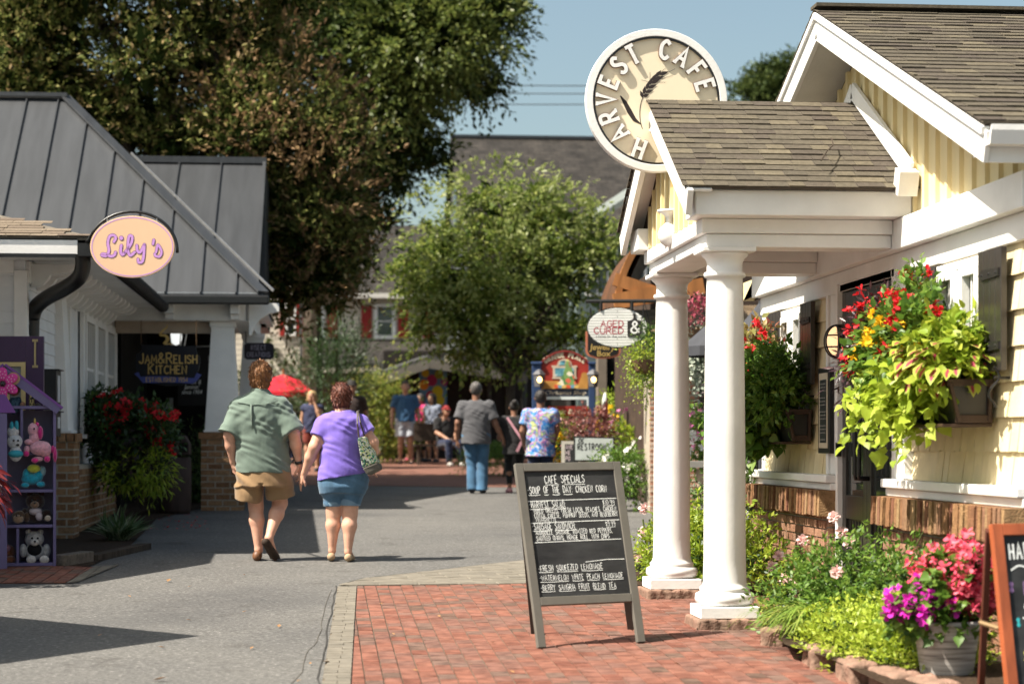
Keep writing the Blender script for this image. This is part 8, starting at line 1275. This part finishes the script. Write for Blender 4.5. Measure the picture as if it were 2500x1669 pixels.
D = 44.; cp_ = thing('dark_conifer', 'dark feathery conifer between the thick trunk and the cream house', 'tree', tuple(GP(775,1066))); cb = [q(770,880,70,120),q(760,800,40,80),q(800,830,45,50),q(838,800,22,40),q(740,900,70,120)]; clump(cp_, 'crown', cb, 900, .10, lf_dark, 'narrow', 10, .45, .3, .5, .0, .4); g = MB(); g.tube([tuple(GP(775,1066)), tuple(WP(772,800,D))], [.1,.03], 8); part('trunk', g, bark, cp_)
D = 48.2; yb_ = plant('sunlit_shrub', 'large sunlit yellow-green shrub under the awning edge', tuple(GP(865,1052)), 'bush'); clump(yb_, 'foliage', [q(870,920,75,75),q(900,970,60,70),q(840,900,50,50),q(870,1010,80,50)], 1300, .075, leafmat('sunny_shrub', [(0,(.08,.13,.02)),(.5,(.20,.25,.04)),(.85,(.34,.34,.06)),(1,(.5,.42,.14))], .45), 'oval', 8, .3, .3, .3, .3)
D = 50.; ht = plant('dark_understory_shrub', 'dark leafy shrub in the shade behind the red umbrella', tuple(GP(620,1080)), 'bush'); clump(ht, 'foliage', [q(620,900,60,120),q(580,940,80,110),q(700,980,50,80)], 800, .12, mp_l, 'oval', 8, .35, .3)
D = 33.; fbz = [q(1460,1010,45,60,-1),q(1440,1080,50,45,-1),q(1480,1080,40,50,-1.5),q(1410,1040,30,30)]; fp = plant('flower_bed_bushes', 'mixed bush of white and pink flowers behind the grey chalkboard', WP(1450,1125,31.5), 'flower bed'); clump(fp, 'foliage', fbz, 900, .07, lf_mid, 'oval', 7, .22, .3); clump(fp, 'lime_foliage', [q(1445,1010,30,25,-2.2),q(1400,985,25,20)], 150, .09, lf_ygreen, 'oval', 6, .2); clump(fp, 'grey_foliage', [q(1420,975,30,25,-1),q(1460,960,30,25)], 120, .07, leafmat('silver_leaves', [(0,(.2,.24,.18)),(1,(.38,.42,.34))], .2), 'oval', 6, .2)
bloom(fp, 'white_flowers', [q(1440,1060,45,45,-2.5),q(1470,1050,30,40,-3),q(1400,1050,25,25,-2),q(1480,1100,25,30,-3)], 40, .042, p_white, 5, .9, clust=2, sp=.04); bloom(fp, 'pink_flowers', [q(1440,970,45,40,-1.5),q(1480,975,20,30,-2)], 22, .05, p_lil, 5, .9); bloom(fp, 'yellow_flowers', [q(1390,960,25,30,-1)], 18, .05, p_yel, 6, .9)
wr = plant('white_rose_bush', 'white flowering bush in front of the right end of the restrooms sign', WP(1430,1150,27.5), 'bush'); clump(wr, 'foliage', [q(1420,1060,30,25,-5.6),q(1450,1090,40,45,-5.6),q(1395,1062,20,14,-5.6)], 420, .055, lf_mid, 'oval', 6, .2); bloom(wr, 'white_flowers', [q(1425,1055,32,25,-5.7),q(1460,1070,25,40,-5.7)], 14, .05, p_white, 5, .9)
rb = plant('red_leaf_shrub', 'round russet leafed shrub behind the restrooms sign', WP(1350,1060,30), 'bush'); clump(rb, 'foliage', [q(1350,975,42,28,-2.5),q(1370,990,30,25,-2.5)], 330, .055, leafmat('russet_leaves', [(0,(.16,.05,.045)),(1,(.30,.12,.10))], .25), 'oval', 7, .2); yf = plant('golden_shrub', 'golden yellow shrub between the tie-dye shirt and the small menu board', WP(1275,1080,31), 'bush'); clump(yf, 'foliage', [q(1275,1035,22,45,-2),q(1290,985,30,25,-2),q(1270,975,20,20,-2)], 330, .05, lf_ygreen, 'narrow', 7, .2); bloom(yf, 'yellow_flowers', [q(1275,1030,22,40,-2.3)], 60, .04, p_yel, 5, .9); yt = plant('tall_yellow_plant', 'tall yellow-green plant right of the blue sign post', WP(1430,1000,33), 'plant'); clump(yt, 'foliage', [q(1430,935,35,25),q(1460,930,25,30),q(1395,960,30,30)], 200, .12, lf_ygreen, 'narrow', 6, .3)
sb_ = plant('low_green_shrub', 'low feathery green shrub between the grey and black shirted walkers', GP(1125,1085), 'bush'); D = 40.; clump(sb_, 'foliage', [q(1120,1055,55,28),q(1150,1050,30,30),q(1090,1060,30,25)], 420, .08, lf_mid, 'narrow', 8, .3, .3, .8)
D = 24.; hk = plant('hanging_basket', 'trailing yellow-green hanging basket left of the far column', WP(1470,840,D), 'hanging plant'); clump(hk, 'foliage', [q(1462,820,22,26),q(1476,850,20,36),q(1486,800,16,34),q(1488,895,10,24)], 260, .04, lf_ygreen, 'oval', 6, .16, .3, .1, .8); clump(hk, 'dark_foliage', [q(1492,810,20,60,.4)], 260, .045, lf_green, 'oval', 6, .16); g = MB(); g.lathe([(.02,-.12),(.13,-.08),(.17,.05),(.02,.05)], WP(1478,835,D), 16); part('basket', g, M('coir', (.12,.07,.04), .95), hk); g = MB()
for t in (0,2.1,4.2): c = WP(1478,835,D); g.tube([c+Vector((.16*math.cos(t),.16*math.sin(t),.05)), c+Vector((0,0,.75))], .004, 4)
part('basket_chain', g, iron, hk)
hs = plant('hanging_basket', 'silvery trailing hanging basket between the two white columns', WP(1600,800,D), 'hanging plant'); clump(hs, 'silver_foliage', [q(1600,790,30,45),q(1590,840,24,40),q(1650,800,30,40)], 380, .045, leafmat('silver_vine', [(0,(.16,.20,.15)),(.6,(.34,.38,.30)),(1,(.5,.52,.44))], .2), 'heart', 6, .16, .3, -.2, .8); clump(hs, 'pink_foliage', [q(1600,720,35,35),q(1640,710,30,30)], 150, .06, leafmat('pink_green', [(0,(.06,.10,.03)),(.5,(.32,.05,.09)),(1,(.5,.12,.16))], .3), 'oval', 6, .16); g = MB(); g.lathe([(.02,-.12),(.13,-.08),(.17,.05),(.02,.05)], WP(1600,765,D), 16); part('basket', g, M('coir_b', (.12,.07,.04), .95), hs); bs = plant('patio_flowers', 'pink and white flowers on the patio between the columns', WP(1600,1050,26), 'plant'); clump(bs, 'foliage', [q(1595,1000,30,60,1),q(1650,1010,40,50,1)], 420, .06, lf_mid, 'oval', 6, .2); bloom(bs, 'pink_flowers', [q(1595,985,28,50,.5)], 16, .04, p_lil, 5, .9); bloom(bs, 'white_flowers', [q(1590,1020,20,30,.3)], 8, .05, p_white, 5, .9)
D = 19.; rr_ = plant('pale_rose_shrub', 'leafy rose shrub with pale blooms left of the far column base', WP(1490,1340,18), 'bush'); clump(rr_, 'foliage', [q(1500,1260,22,50,-1),q(1590,1180,35,70,1),q(1500,1330,25,20,-1)], 260, .045, lf_green, 'oval', 6, .14); parts = []
for x, y in ((1478,1165),(1477,1220),(1480,1265),(1470,1285),(1488,1280)):
    p = tuple(WP(x, y, 18)); parts += [flowers([p], [(-.4,-.8,.3)], r_, n_, c_) for r_, c_, n_ in ((.06,.1,7),(.045,.7,6),(.03,1.3,5))]
leaves('roses', parts, p_rose, rr_); g = MB()
for x in (1475,1490,1500): g.tube([tuple(WP(1495,1345,18)), tuple(WP(x,1190,18))], .008, 5)
part('stems', g, greystem, rr_)
D = 70.; tree('distant_tree', 'small dark rounded tree top showing beside the cafe roof', (WP(1760,0,D).x, WP(1760,0,D).y, gz(8,70)), tuple(WP(1760,300,D)), [q(1745,205,55,25),q(1790,185,50,35),q(1840,170,60,50),q(1790,235,90,40)], .2, 1300, 10, .16, .6, mp_l, shell=.3)
D = 85.; tree('far_screen_tree', 'dark tree mass closing the street behind the cream house', (WP(1000,0,D).x, WP(1000,0,D).y, gz(0,85)), tuple(WP(1000,700,D)), [q(900,700,200,120),q(1150,760,250,140),q(700,760,200,160),q(1000,860,350,120)], .3, 2600, 9, .3, 1.0, mp_l, shell=.2)
hero_people(); crowd()
